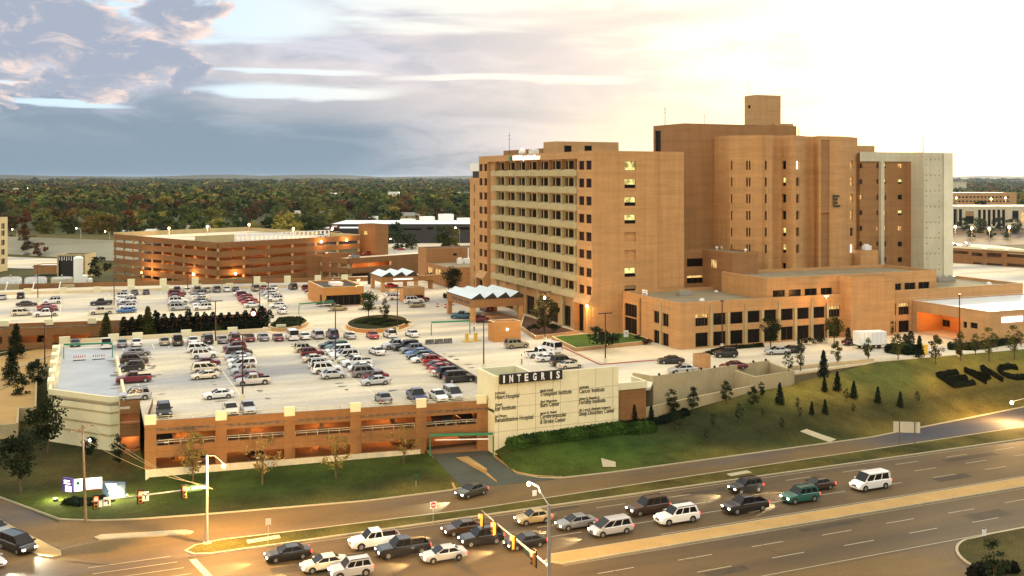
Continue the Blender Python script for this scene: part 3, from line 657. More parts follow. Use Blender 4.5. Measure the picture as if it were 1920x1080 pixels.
for s, v in (('James', 369.5), ('Paul', 375.8), ('Linn', 382), ('Tower', 388.3)):
    x, y = on_b(1561.5, 183.0); text('wall_lettering', s, (x, y-.06, zat(x, y, v)), (1, .02), .95, M['letter'], WT, xs=.85, ext=.08, bold=.02)
# ---- podium
ppoly = [(105.7, 187.4), (105.7, 165.2), (145.05, 165.2), (145.05, 187.4)]
UP = [(1304, 1328), (1337.5, 1361), (1369.5, 1393), (1402, 1425), (1433, 1456), (1464.5, 1487), (1495, 1517), (1525.5, 1547), (1554, 1575.5)]
kin = ['top', 'blind', 'blind', 'blind', 'blind', 'blind', 'dark', 'dark', 'top']
fo = []
for i, (u0, u1) in enumerate(UP):
    s0, s1 = su(ppoly[1], ppoly[2], u0), su(ppoly[1], ppoly[2], u1)
    k = kin[i] if kin[i] != 'blind' else 'dark'
    fo.append((s0, s1, 4.25, 6.6, k, 3 if k == 'top' else 0)); fo.append((s0, s1, .25, 3.0, 'door' if i == 5 else 'dark', 1 if i == 5 else 0))
lo = wpx(ppoly[0], ppoly[1], [(1171, 1194, 570, 594, 'lit_dim', 3), (1171, 1194, 596, 632, 'dark', 1), (1225.5, 1236, 583, 606, 'dark', 1), (1242, 1253.5, 588, 612, 'dark', 1), (1225.5, 1236, 619, 645, 'dark', 1), (1242, 1253.5, 625, 651, 'dark', 1)])
PD = block('podium', 'two storey brick podium with dark square windows', 'building', ppoly, 0, 8.95, M['brick'], M['gravel'], {0: lo, 1: fo}, cap=M['brick_l'])
for i in range(8):
    u = (UP[i][1]+UP[i+1][0])/2; x = on_b(u, 165.2)[0]
    mb = MB(); mb.box(x-.28, x+.28, 164.95, 165.19, 0, 6.7)
    if i % 2 == 0: mb.box(x-.12, x+.12, 164.9, 165.19, 6.7, 8.2)
    mb.build('pilaster', M['conc'], PD)
for u in (1201, 1239.5):
    y = on_a(u, 105.7)[1]; mb = MB(); mb.box(105.45, 105.69, y-.25, y+.25, 0, 8.3); mb.build('pilaster', M['conc'] if u > 1220 else M['brick_d'], PD)
t2 = [(127, 182.2), (127, 166.6), (172, 166.6), (172, 182.2)]
block('upper_podium', 'second tier of brick podium set back behind roof edge', 'building', t2, 8.0, 12.75, M['brick'], M['gravel'],
      {1: wpx(t2[1], t2[2], [(1449, 1472, 544, 557, 'dark', 1), (1479, 1502, 542.6, 556, 'dark', 1), (1509, 1532, 541, 554.5, 'dark', 1), (1539, 1561, 539.5, 553, 'dark', 1), (1678.5, 1690, 531.5, 545, 'dark', 1), (1696, 1717, 530, 543.5, 'dark', 1), (1722, 1743, 528.6, 541.5, 'dark', 1)])}, cap=M['conc_w'])
block('podium_bay', 'blank brick bay projecting from the podium front', 'building', [(145.1, 166.5), (145.1, 163), (156.8, 163), (156.8, 166.5)], 0, 12.5, M['brick'], M['gravel'], cap=M['brick_l'])
wp = [(156.9, 186), (156.9, 165.2), (196.5, 165.2), (196.5, 186)]
block('podium_wing', 'long low brick wing behind the emergency entrance', 'building', wp, 0, 9.0, M['brick'], M['gravel'],
      {1: wpx(wp[1], wp[2], [(1685, 1705, 568, 590, 'top', 3), (1685, 1705, 601, 624, 'dark'), (1677.5, 1680, 569, 591, 'dark'), (1677.5, 1680, 602, 624, 'dark'), (1820, 1838, 558, 572, 'top', 3), (1845, 1863, 557, 571, 'top', 3), (1870.5, 1888, 555, 569, 'top', 3)])}, cap=M['conc_w'])
# roof furniture of the podium
def dome(u, v, z, lab, r=.55, grp='white roof domes on the podium'):
    x, y, _ = at(u, v, z); mb = MB()
    for k in range(4): mb.tube((x, y, z+r*sin(pi/2*k/4)), (x, y, z+r*sin(pi/2*(k+1)/4)), r*cos(pi/2*k/4), r*cos(pi/2*(k+1)/4)+.01, 10)
    o = mb.build('roof_dome', M['white'], smooth=True); setloc(o, (x, y, z)); tag(o, lab, 'roof dome', grp)
dome(1316, 564.5, 8.4, 'white dome vent near the front edge of the podium roof', .6)
dome(1343, 548, 8.4, 'small white dome vent in the middle of the podium roof', .45)
dome(1854, 534, 8.45, 'white dome vent on the wing roof at far right', .7)
dome(1293, 538, 8.4, 'tiny pale dome vent by the ward tower foot', .3)
for i, (u, v) in enumerate(((1762, 524.5), (1771, 524), (1783, 523))):
    x, y, _ = at(u, v+3, 8.45); mb = MB(); mb.box(x-1.0, x+1.0, y-.6, y+.6, 8.45, 9.5); mb.tube((x, y, 9.5), (x, y, 9.8), .5, .4, 8); o = mb.build('roof_fan', M['steel']); setloc(o, (x, y, 8.45)); tag(o, ['left', 'middle', 'right'][i]+' of three steel roof fans below the concrete stair tower', 'roof fan', 'steel fans on the wing roof')
x, y, _ = at(1282, 553, 8.4); mb = MB(); mb.box(x-1.4, x+1.4, y-.9, y+.9, 8.4, 9.3); mb.tube((x-.6, y, 9.3), (x-.6, y, 9.5), .4, .4, 8); o = mb.build('air_handler', M['steel']); setloc(o, (x, y, 8.4)); tag(o, 'grey air handler on the podium roof beside the ward tower', 'roof unit')
t = thing('roof_placard', 'white and blue placard standing on the podium roof edge', 'sign', (*on_a(1209, 106.2), 8.95)); x, y = on_a(1209, 106.2)
mb = MB(); mb.box(x-.06, x+.06, y-.95, y+.95, 9.0, 10.05); mb.build('board', M['white'], t); mb = MB(); mb.box(x-.075, x-.061, y-.7, y+.7, 9.1, 9.35); mb.box(x-.075, x-.061, y-.6, y+.6, 9.65, 9.75); mb.build('print', plain('placard_blue', (.10, .16, .38)), t)
for s_ in (-1, 1): mb = MB(); mb.box(x-.05, x+.05, y+s_*.75-.05, y+s_*.75+.05, 8.9, 9.0); mb.build('leg', M['steel'], t)
# ---- emergency entrance
ea = 163.7; ep = [(ea, 165.1), (ea, 145.1), (232, 145.1), (232, 165.1)]
eo = wpx(ep[0], ep[1], [(1719, 1802, 589, 700, 'none'), (1806, 1813, 603, 615, 'dark'), (1819, 1833, 605, 616, 'dark')])
eo[0] = (eo[0][0], eo[0][1], .02, 4.5, 'none')
ER = block('emergency_entrance', 'low brick emergency entrance with white roof and glowing open bay', 'building', ep, 0, 6.75, M['brick_l'], M['er_roof'], {0: eo}, ph=.25, cap=M['white'])
mb = MB(); iw = ((ea+8, 165), (ea+8, 147)); io = wpx(*iw, [(1726, 1738, 604, 625, 'door'), (1758, 1781, 599, 612, 'dark'), (1758, 1765, 612, 624, 'dark')]); io[0] = (io[0][0], io[0][1], .1, 2.6, 'door')
mb.wall(iw[0], iw[1], 0, 6.4, io, .2); mb.wall((ea+.5, 150), (ea+8, 150), 0, 6.4); mb.wall((ea+8, 164.6), (ea+.5, 164.6), 0, 6.4)
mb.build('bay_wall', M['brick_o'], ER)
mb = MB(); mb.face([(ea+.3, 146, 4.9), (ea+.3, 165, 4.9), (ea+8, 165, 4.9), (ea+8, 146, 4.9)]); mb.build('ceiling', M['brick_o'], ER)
for o in io: window(ER, *iw, o, 'dark', .2, 'door' if o[4] == 'door' else 'window', 2)
x0, x1 = on_b(1878, 145.1)[0], on_b(1916, 145.1)[0]; mb = MB(); mb.box(x0, x1, 144.85, 145.08, zat(x0, 145.1, 605), zat(x0, 145.1, 595)); mb.build('light_box', M['lit_w'], ER)
# ---- right tower
st = on_b(1730, 182.5); se = on_b(1785, 181); sm = on_b(1768, 181); sb = on_b(1732.5, 181)
rp = [(168.3, 206), (168.3, 186), on_b(1700, 186), st, (st[0]+1, 206)]
ro = {}
rr = [306.5+29.3*k for k in range(7)]
kk = [['dark', 'dark', 'lit_o', 'dark', 'dark', 'dark', 'dark'], ['dark', 'dark', 'dark', 'dark', 'lit_o', 'dark', 'dark'], ['half', 'half', 'blind', 'lit_o', 'lit_o', 'dark', 'dark'], ['lit_o', 'half', 'dark', 'half', 'lit_o', 'dark', 'dark']]
ro[1] = []
for ci, (u0, u1) in enumerate(((1611, 1617), (1643.5, 1647.2), (1654, 1661.5), (1683.5, 1692))):
    for k in range(7): ro[1] += wpx(rp[1], rp[2], [(u0, u1, rr[k]+.25*ci*0, rr[k]+9.2, kk[ci][k])])
RT = block('east_tower', 'dark brown brick tower with square windows and concrete cornice', 'building', rp, 8.0, 38.6, M['brick_d'], M['gravel'], ro)
mb = MB(); mb.wall((168.0, 186.0), (168.0, 185.7), 36.7, 38.9); mb.prism([(168.0, 186.0), (168.0, 185.7), (rp[2][0]+.05, 185.7), (st[0]+.05, st[1]-.3), (st[0]+.05, st[1]+.2), (rp[2][0], 186.1)], 36.7, 38.9); mb.build('cornice', M['conc_l'], RT)
x = on_b(1650.5, 186)[0]; mb = MB(); mb.box(x-.5, x+.5, 185.2, 185.98, 9, 36.7); mb.build('duct', M['conc_l'], RT)
sp = [sb, sm, (sm[0], 180.75), (se[0], 180.75), (se[0], 200), (sb[0], 200)]
so = []
for k in range(8):
    v0 = 299.5+29.4*k
    for u in (1737, 1745, 1753, 1761): so.append((u-1, u+1, v0-1, v0+1, 'none'))
    so.append((1736, 1738, v0+9, v0+11, 'none')); so.append((1760, 1762, v0+18.5, v0+20.5, 'none'))
SO = wpx(sp[0], sp[1], so)
ST = block('stair_tower', 'pale concrete stair tower pierced by rows of small square holes', 'building', sp, 0, 38.75, M['conc_l'], M['gravel'], {0: SO}, dp=.5)
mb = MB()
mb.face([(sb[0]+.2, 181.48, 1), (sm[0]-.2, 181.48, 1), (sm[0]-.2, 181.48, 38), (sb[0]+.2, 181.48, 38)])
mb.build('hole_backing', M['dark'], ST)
mb = MB(); mb.box(sm[0]+.02, se[0]-.01, 180.69, 180.745, 8, 38.74); mb.build('pale_panel', M['conc_p'], ST)
p, q = on_b(1614, 183.2), on_b(1647, 183.2); block('roof_box', 'small square brick box at the foot of the dark brown tower', 'roof hut', [(p[0], 185.9), (p[0], 183.2), (q[0], 183.2), (q[0], 185.9)], 9, zat(*p, 470), M['brick'], M['roof_d'], ph=.2)
x, y = on_b(1625, 184.5); mb = MB(); mb.box(x-.9, x+.9, y-.6, y+.6, zat(*p, 470), zat(*p, 470)+1.0); mb.box(x-.5, x+.3, y-.4, y+.4, zat(*p, 470)+1.0, zat(*p, 470)+1.35); o = mb.build('roof_unit', M['white']); setloc(o, (x, y, zat(*p, 470))); tag(o, 'white air unit on the small brick box by the brown tower', 'roof unit')
p = on_b(1606, 198); q = on_b(1640, 198); mb = MB(); mb.box(p[0], q[0], 198, 204, 38.0, zat(*p, 273)); o = mb.build('roof_hut', M['brick_l']); setloc(o, (p[0], 198, 38)); tag(o, 'brick hut on the roof of the dark brown tower', 'roof hut')
# ---- low building left of the ward tower
lowp = [(101.4, 305.6), (101.4, 285), (127, 285), (127, 305.6)]
block('low_clinic', 'low brown brick wing with glowing arched openings left of the tower', 'building', lowp, 0, 6.0, M['brick_d'], M['gravel'], {0: wpx(lowp[0], lowp[1], [(801, 811, 501, 521, 'lit_o', 1), (815, 826, 504, 524, 'lit_o', 1)])}, ph=.3)
hp = [(101.4, 314), (101.4, 305.7), (127, 305.7), (127, 314)]
block('high_clinic', 'taller brown brick hall left of the ward tower', 'building', hp, 0, 10.4, M['brick_d'], M['roof_d'], {1: wpx(hp[1], hp[2], [(850, 857, 475, 479.5, 'dark')])}, ph=.3)
x, y, _ = at(868, 494, 5.7); t = thing('rooftop_chiller', 'white rooftop chiller with tall pipe on the low brown wing', 'roof unit', (x, y, 5.7))
mb = MB(); mb.box(x-1.8, x-.3, y-.8, y+.8, 5.7, 7.2); mb.box(x+.4, x+2.6, y-.8, y+.8, 5.7, 7.3); mb.tube((x-1, y, 7.2), (x-1, y, 7.6), .6, .6, 10); mb.box(x-.3, x+.4, y-.3, y+.3, 6.0, 6.6); mb.build('casing', M['white'], t)
mb = MB(); mb.tube((x+2.0, y+.4, 7.3), (x+2.0, y+.4, 10.6), .22, .22, 8); mb.build('pipe', M['white'], t)
# ---- drive-through canopies with sawtooth skylights
def canopy(label, a0, a1, b0, b1, zb, zt, teeth, posts, side=None):
    t = thing('drive_canopy', label, 'canopy', (a0, b0, 0), 'brick drive canopies with sawtooth skylights')
    for (x, y) in posts: mb = MB(); mb.box(x-.5, x+.5, y-.5, y+.5, 0, zb); mb.build('post', M['brick'], t)
    mb = MB(); mb.prism([(a0, b0), (a1, b0), (a1, b1), (a0, b1)], zb, zt); mb.build('beam', M['brick_d'], t)
    mb = MB(); mb.prism([(a0-.1, b0-.1), (a1+.1, b0-.1), (a1+.1, b1+.1), (a0-.1, b1+.1)], zt, zt+.12); mb.build('roof', M['roof_d'], t)
    w = (a1-a0)/teeth
    for k in range(teeth):
        x0, x1, x2 = a0+w*k, a0+w*(k+.66), a0+w*(k+1)-.05; y0, y1 = b0+.1, b1-.1; h = zt+1.35
        mb = MB(); z = zt+.13
        mb.face([(x0, y1, z), (x0, y0, z), (x1, y0, h), (x1, y1, h)], 0); mb.face([(x1, y1, h), (x1, y0, h), (x2, y0, z), (x2, y1, z)], 1)  # right slope takes the dark roofing colour as painted shade
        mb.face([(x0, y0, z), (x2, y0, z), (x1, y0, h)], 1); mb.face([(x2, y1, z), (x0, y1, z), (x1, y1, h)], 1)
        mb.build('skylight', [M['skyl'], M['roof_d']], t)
    return t
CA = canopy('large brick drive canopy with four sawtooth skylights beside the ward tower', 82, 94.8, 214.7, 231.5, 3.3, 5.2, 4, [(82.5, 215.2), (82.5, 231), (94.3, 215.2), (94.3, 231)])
for y, hl in ((226.0, 1.7), (221.8, 1.5), (217.6, 1.6)): mb = MB(); mb.box(81.93, 81.99, y-hl, y+hl, 4.1, 4.7); mb.build('lettering', M['frame'], CA)
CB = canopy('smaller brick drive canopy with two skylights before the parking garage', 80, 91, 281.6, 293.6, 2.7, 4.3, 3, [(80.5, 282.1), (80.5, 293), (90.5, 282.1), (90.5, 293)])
mb = MB(); mb.box(83.5, 89.3, 281.5, 281.59, 3.35, 3.75); mb.build('lettering', M['sign_w'], CB)
mb = MB(); mb.box(91.3, 101.2, 284, 287, 2.6, 4.0); mb.box(95.6, 96.4, 284.5, 286.5, 0, 2.6); o = mb.build('covered_walk', M['brick_d']); setloc(o, (91.3, 284, 0)); tag(o, 'brown covered walkway joining the small canopy to the clinic', 'walkway')
t = thing('pylon_sign', 'black pylon sign beside the smaller drive canopy', 'sign', at(694, 533, 0)); x, y, _ = at(694, 533, 0)
mb = MB(); mb.box(x-.75, x+.75, y-.15, y+.15, .1, 3.2); mb.build('panel', M['black'], t); mb = MB(); mb.box(x-.85, x+.85, y-.25, y+.25, 0, .1); mb.build('base', M['kerb'], t)
# kiosk and plain brick boxes
kp = [(57.3, 274), (57.3, 256), (68.0, 256), (68.0, 274)]
KI = block('payment_lodge', 'bright orange brick lodge with dark glazed front among parked cars', 'building', kp, 0, 4.9, M['brick_o'], M['roof_d'], {0: wpx(kp[0], kp[1], [(599.5, 603.5, 553, 571, 'dark')]), 1: [(.9, 9.9, .1, 2.75, 'dark', 5)]}, ph=.45, cap=M['walk'])
mb = MB(); mb.box(61, 64, 262, 266, 4.5, 5.3); mb.build('roof_unit', M['white'], KI)
def box_block(label, name, u0, u1, v, vf, uf, ztop, m):
    p = at(u0, v, 0)[:2]; q = on_b(u1, p[1]); f = on_a(uf, p[0])
    return block(name, label, 'building', [(p[0], f[1]), p, q, (q[0], f[1])], 0, ztop, m, M['roof_d'], ph=.4, cap=M['walk'])
box_block('brown brick stair enclosure behind two white cars', 'stair_enclosure', 756, 796, 567, 0, 749.5, 3.9, M['brick'])
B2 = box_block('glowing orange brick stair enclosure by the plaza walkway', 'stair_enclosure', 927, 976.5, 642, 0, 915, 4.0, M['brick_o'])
x, y = on_b(951, at(927, 642, 0)[1]); mb = MB(); mb.box(x-.12, x+.12, y-.14, y-.01, 2.3, 2.6); mb.build('wall_lamp', M['lamp_w'], B2)
p = at(1311, 698, 0)[:2]; q = on_b(1332.5, p[1]); f = on_a(1299, p[0])
block('vent_shaft', 'square brick vent shaft at the plaza edge between two cars', 'vent shaft', [(p[0], f[1]), p, q, (q[0], f[1])], 0, 2.9, M['brick'], M['black'], ph=.35, cap=M['brick_d'])
# planters on the plaza
def planter(label, poly, h, fill, zf, wallm=None, w=.3, rec=.08):
    t = thing('planter', label, 'planter', (*poly[0], 0)); inn = poly_off(poly, w); mb = MB(); n = len(poly)
    for i in range(n):
        j = (i+1) % n
        mb.face([(*poly[i], 0), (*poly[j], 0), (*poly[j], h), (*poly[i], h)]); mb.face([(*poly[i], h), (*poly[j], h), (*inn[j], h), (*inn[i], h)], 1); mb.face([(*inn[i], h), (*inn[j], h), (*inn[j], 0), (*inn[i], 0)])
    mb.build('rim', [wallm or M['brick_l'], M['walk']], t)
    mb = MB(); mb.face([(*p, h-rec) for p in inn]); mb.build('bed', fill, t)
    return t
planter('raised lawn planter in front of the ward tower corner', [at(1034, 637, 0)[:2], at(1079, 659, 0)[:2], at(1211, 646, 0)[:2], (105.2, 176), (105.2, 184), (97, 186.5)], .7, M['grass_g'], .6)
planter('long brick planter bed with bushes beside the stair enclosure', [at(975, 618, 0)[:2], at(1003, 637, 0)[:2], at(1085, 628, 0)[:2], (96, 190), (96, 215), (94.9, 215)], .8, M['mulch'], .6)
def ellipse(c, rx, ry, n=28): return [(c[0]+rx*cos(t)*CS+ry*sin(t)*SN, c[1]-rx*cos(t)*SN+ry*sin(t)*CS) for t in [2*pi*k/n for k in range(n)]]
c1 = at(708, 604, .8); c2 = at(541, 606, .8)
for nm, c, rx, ry, lab in (('a', c1, 6.7, 11.5, 'large oval brick planter carrying two trees on the deck'), ('b', c2, 4.0, 8.0, 'small oval brick planter with low hedge beside the dark conifers')):
    k = MB(); k.prism(ellipse(c, rx+1.3, ry+1.6), 0, .14); o = k.build('planter_kerb', M['walk']); tag(setloc(o, (c[0], c[1], 0)), 'pale kerb ring around the '+('large' if nm == 'a' else 'small')+' oval planter', 'kerb')
    planter(lab, ellipse(c, rx, ry), .95, M['grass'], .8, M['brick_o'] if nm == 'a' else M['brick_l'])
# ---- sign wall and stair well at the deck corner
SW = thing('sign_wall', 'tall cream panel wall carrying a black name board and institute names', 'sign wall', (54.06, 132.3, -6))
mb = MB(); mb.prism([(54.06, 139.2), (54.06, 132.3), (60.4, 132.3), (60.4, 132.6), (73.9, 132.6), (73.9, 133.8), (60.4, 133.8), (60.4, 139.2)], -6.2, 2.2)
mb.box(60.4, 73.9, 132.6, 133.8, 2.2, 4.45); mb.box(60.4, 73.9, 132.3, 132.6, -6.2, 4.85)
for q in ((54.06, 54.5, 132.3, 139.2), (54.5, 60.4, 132.3, 132.75), (54.5, 60.4, 138.8, 139.2), (59.95, 60.4, 132.75, 138.8)): mb.box(*q, 2.2, 4.85)
mb.build('wall', M['cream'], SW)
mb = MB(); mb.face([(54.5, 132.75, 2.25), (59.95, 132.75, 2.25), (59.95, 138.8, 2.25), (54.5, 138.8, 2.25)]); mb.build('stair_well', M['black'], SW)
mb = MB(); FB = 132.3
sx = lambda u: on_b(u, FB)[0]
for u in (935, 970, 1004, 1037, 1051, 1084, 1117, 1149): mb.box(sx(u)-.03, sx(u)+.03, FB-.012, FB-.002, -5.9, 4.8)
for z in (-3.0, -1.35, .35, 2.0): mb.box(54.1, 73.85, FB-.011, FB-.003, z-.03, z+.03)
mb.build('panel_joints', M['conc_w'], SW)
x0, x1 = sx(935.5), sx(1052); zb, zt = zat(x0, FB, 721.5), zat(x0, FB, 703.5)
mb = MB(); mb.box(x0, x1, FB-.45, FB-.02, zb+.12, zt+.12); mb.build('name_board', M['black'], SW)
def fit(s, u0, u1, v, size, m, y, parent, **kw):
    x = sx(u0); o = text('lettering', s, (x, y, zat(x, FB, v)), (1, 0), size, m, parent, **kw)
    xs = [p.co.x for p in o.data.vertices]; w = max(xs)-min(xs); k = (sx(u1)-x)/w; x0 = min(xs)
    for p in o.data.vertices: p.co.x = x0+(p.co.x-x0)*k
    return o
for i, ch in enumerate('INTEGRIS'):
    u = [942.5, 956, 970.5, 984.5, 1000, 1015.5, 1030.5, 1043.5][i]; wpx_ = 3.2 if ch == 'I' else 7.2
    x = sx(u); o = text('lettering', ch, (x, FB-.5, zb+.34), (1, 0), 1.42, M['white'], SW, ext=.05, bold=.035)
    xs = [p.co.x for p in o.data.vertices]; c = (min(xs)+max(xs))/2; k = (wpx_*.0753)/(max(xs)-min(xs)); tx0 = x-wl(SW).x
    for p in o.data.vertices: p.co.x = tx0+(p.co.x-c)*k
for s, u0, u1, v, sz in (('INTEGRIS', 927.8, 947, 740, .5), ('Heart Hospital', 927.8, 972.5, 749, .92), ('Hough', 927.8, 941, 761, .5), ('Ear Institute', 927.5, 966.5, 770.3, .92), ('Jim Thorpe', 928, 950.5, 783, .5), ('Rehabilitation Hospital', 927.2, 998.7, 792.3, .92),
                         ('Nazih Zuhdi', 1012.3, 1036, 735, .5), ('Transplant Institute', 1012.3, 1071.4, 743, .92), ('Paul Silverstein', 1013, 1044.2, 755.5, .5), ('Burn Center', 1012.5, 1048.2, 763.8, .92), ('James R. Daniel', 1013, 1044, 777, .5), ('Cerebrovascular', 1012.2, 1061.5, 785.3, .92), ('& Stroke Center', 1012.2, 1060, 795, .92),
                         ('INTEGRIS', 1086, 1103.6, 729.3, .5), ('Cancer Institute', 1085.3, 1132.5, 737.6, .92), ('Henry G. Bennett, Jr.', 1085.7, 1123.7, 750, .5), ('Fertility Institute', 1085.3, 1134, 758.3, .92), ('M. J. and S. Elizabeth Schwartz', 1086, 1144.5, 771, .5), ('Sleep Disorders Center', 1085.2, 1151.5, 779.7, .92)):
    fit(s, u0, u1, v, sz, M['letter'], FB-.04, SW, shear=.2 if sz < .6 and s != 'INTEGRIS' else 0, bold=.004)
BP = thing('brick_pier', 'brown brick end pier with cream cap right of the sign wall', 'pier', (74, 134.8, -5.5))
mb = MB(); mb.prism([(74.0, 134.8), (80.1, 134.8), (80.1, 139), (74.0, 139)], -6, .7); mb.build('pier', M['brick_g'], BP)
mb = MB(); mb.prism([(73.95, 134.65), (80.25, 134.65), (80.25, 135.0), (73.95, 135.0)], .7, 1.75); mb.prism([(79.9, 135), (80.25, 135), (80.25, 139), (79.9, 139)], .7, 1.75); mb.build('cap', M['cream'], BP)
# ---- retaining walls by the plaza
def wall_thing(name, label, pts, thick, m, cat='wall', group=None, cap=None, zs=None):
    mb = MB()
    for i in range(len(pts)-1):
        (x0, y0, b0, t0), (x1, y1, b1, t1) = pts[i], pts[i+1]
        L = math.hypot(x1-x0, y1-y0); nx, ny = -(y1-y0)/L*thick, (x1-x0)/L*thick
        A = [(x0, y0, b0), (x1, y1, b1), (x1+nx, y1+ny, b1), (x0+nx, y0+ny, b0)]; B = [(x0, y0, t0), (x1, y1, t1), (x1+nx, y1+ny, t1), (x0+nx, y0+ny, t0)]
        mb.face(B)
        for k in range(4): j = (k+1) % 4; mb.face([A[k], A[j], B[j], B[k]])
    o = mb.build(name, m); setloc(o, (pts[0][0], pts[0][1], pts[0][2])); tag(o, label, cat, group); return o
wall_thing('retaining_wall', 'tall ribbed concrete retaining wall below the plaza edge', [(83.6, 145, -6, .9), (85.2, 141.1, -6, .9), (111.3, 145.3, -4, .9)], .35, M['conc_w'])
wall_thing('sloping_wall', 'sloping concrete wall in front of the tall retaining wall', [(80.3, 136.4, -6.5, -2.9), (91.5, 136.8, -6, -1.9), (101.9, 137.0, -5, -1.15)], .35, M['conc_w'])
wall_thing('dock_wall', 'concrete box corner ending the loading dock wall', [(102.0, 142.6, -4, .35), (102.0, 137.0, -4, .25), (110.95, 138.15, -4, .35), (111.4, 145.2, -4, .6)], .35, M['conc_w'])
wall_thing('low_wall', 'low concrete wall along the upper edge of the lawn', [(111.3, 140.2, -3, .7), (131, 141.2, -1.5, .45)], .3, M['conc_w'])
for k in range(9):
    x = 86.5+k*3.0; y = 141.3+k*.483; mb = MB(); mb.box(x-.14, x+.14, y-.02, y+.26, .91, 1.22); mb.tube((x, y+.1, 1.22), (x, y+.1, 1.3), .1, .06, 6); o = mb.build('wall_light', M['black']); setloc(o, (x, y, .9)); tag(o, 'small black wall top fitting, %s from the left along the retaining wall' % ORD[k+1], 'fitting', 'black fittings on the retaining wall')
# ---- front parking garage
PG = thing('parking_garage', 'brown brick parking garage front with orange lit openings', 'parking garage', (*GL, -6.4))
eG = (GR[0]-GL[0], GR[1]-GL[1]); LG = math.hypot(*eG); eG = (eG[0]/LG, eG[1]/LG); nG = (-eG[1], eG[0])
gp = lambda s, d=0: (GL[0]+eG[0]*s+nG[0]*d, GL[1]+eG[1]*s+nG[1]*d)
bays_u = [(292.5, 405), (425, 533.5), (552.5, 658.5), (677.5, 779), (797, 895)]
gops = []
for i, (u0, u1) in enumerate(bays_u):
    s0, s1 = su(GL, GR, u0), su(GL, GR, u1)
    gops.append((s0, s1, -2.3, -.72)); gops.append((s0, s1, -5.25 if i < 4 else -6.0, -3.85))
mb = MB(); mb.wall(GL, GR, -6.6, 1.0, gops, .5); mb.wall(gp(0, 15), GL, -7, 1.0)
a, b = gp(0, .35), gp(LG, .35); mb.face([(*GL, 1.0), (*GR, 1.0), (*b, 1.0), (*a, 1.0)]); mb.face([(*b, 0), (*a, 0), (*a, 1.0), (*b, 1.0)])
mb.build('wall', M['brick_g'], PG)
mb = MB()
for i in range(4):
    s0 = 0 if i == 0 else su(GL, GR, (bays_u[i-1][1]+bays_u[i][0])/2); s1 = su(GL, GR, (bays_u[i][1]+bays_u[i+1][0])/2)
    p, q = gp(s0, -.08), gp(s1, -.08); mb.wall(p, q, -6.8, -5.28); mb.face([(*p, -5.28), (*q, -5.28), (*gp(s1), -5.28), (*gp(s0), -5.28)])
mb.build('plinth', M['conc_l'], PG)
for u in (282, 414.5, 543, 666.5, 790, 903):
    s = su(GL, GR, u); mb = MB(); p0, p1 = gp(s-.72, -.08), gp(s+.72, -.08); mb.prism([p0, p1, gp(s+.72, .6), gp(s-.72, .6)], .55, 1.75); mb.build('pillar_cap', M['cream'], PG)
    if u < 890: mb = MB(); mb.prism([gp(s-.72, -.06), gp(s+.72, -.06), gp(s+.72, 0), gp(s-.72, 0)], -5.27, .55); mb.build('pilaster', M['brick_g'], PG)
for i, (u0, u1) in enumerate(bays_u):
    s0, s1 = su(GL, GR, u0)+.1, su(GL, GR, u1)-.1
    for z in (-1.9, 1.28):
        mb = MB(); d = .2
        for dz in (0, .28): mb.tube((*gp(s0, d), z+dz), (*gp(s1, d), z+dz), .04, .04, 4)
        for k in range(6): s = s0+(s1-s0)*k/5; mb.tube((*gp(s, d), z-.4 if z < 0 else 1.0), (*gp(s, d), z+.3), .035, .035, 4)
        mb.build('railing', M['conc_l'], PG)
mb = MB()
for z in (-3.0, -5.98):
    mb.prism([gp(.4, .5), gp(LG-.4, .5), gp(LG-.4, 26), gp(.4, 26)], z-.3, z)
mb.build('floor_slab', M['inner'], PG)
mb = MB(); mb.wall(gp(.3, 22), gp(LG-.3, 22), -6, -.36); mb.wall(gp(.3, 26), gp(.3, .5), -6, -.36); mb.wall(gp(LG-.3, .5), gp(LG-.3, 26), -6, -.36)
mb.build('inner_wall', M['inner'], PG)
for i in range(5):
    for d in (7, 14):
        mb = MB(); p = gp(3+i*10.2, d); mb.box(p[0]-.3, p[0]+.3, p[1]-.3, p[1]+.3, -5.98, -.36); mb.build('column', M['inner'], PG)
# recessed brick bay and cream ramp wall at the left
RB = thing('recessed_bay', 'recessed brown brick bay between cream wall and garage corner', 'parking garage', (5.5, 155.9, -7))
mb = MB(); mb.wall((5.55, 155.9), (8.25, 155.6), -7, .9, [(.1, 2.6, -2.6, -1.0), (.1, 2.6, -6.3, -4.4)], .5); mb.build('wall', M['brick_g'], RB)
mb = MB(); mb.wall((5.5, 158), (8.3, 158), -7, -.4); mb.build('inner_wall', M['inner'], RB)
mb = MB(); mb.tube((5.6, 155.8, 1.2), (8.2, 155.5, 1.2), .04, .04, 4); mb.tube((5.6, 155.8, -2.2), (8.2, 155.5, -2.2), .04, .04, 4); mb.build('railing', M['conc_l'], RB)
CR = thing('cream_wall', 'cream panelled ramp wall with brown bands at the deck corner', 'wall', (4.3, 158.5, -7.3))
cw = [(-3.5, 212), (-4.1, 168.2), (4.3, 158.5), (5.5, 158.7), (5.5, 156.0)]
mb = MB()
for p, q in zip(cw, cw[1:]): mb.wall(p, q, -7.4, 1.0)
ci = [(cw[0][0]+.4, cw[0][1]), (-3.7, 168.4), (4.45, 159.0), (5.2, 159.1), (5.2, 159.0)]
for k in range(3): mb.face([(*cw[k], 1.0), (*cw[k+1], 1.0), (*ci[k+1], 1.0), (*ci[k], 1.0)]); mb.face([(*ci[k], 1.0), (*ci[k+1], 1.0), (*ci[k+1], 0), (*ci[k], 0)])
mb.build('wall', M['cream'], CR)
mb = MB()
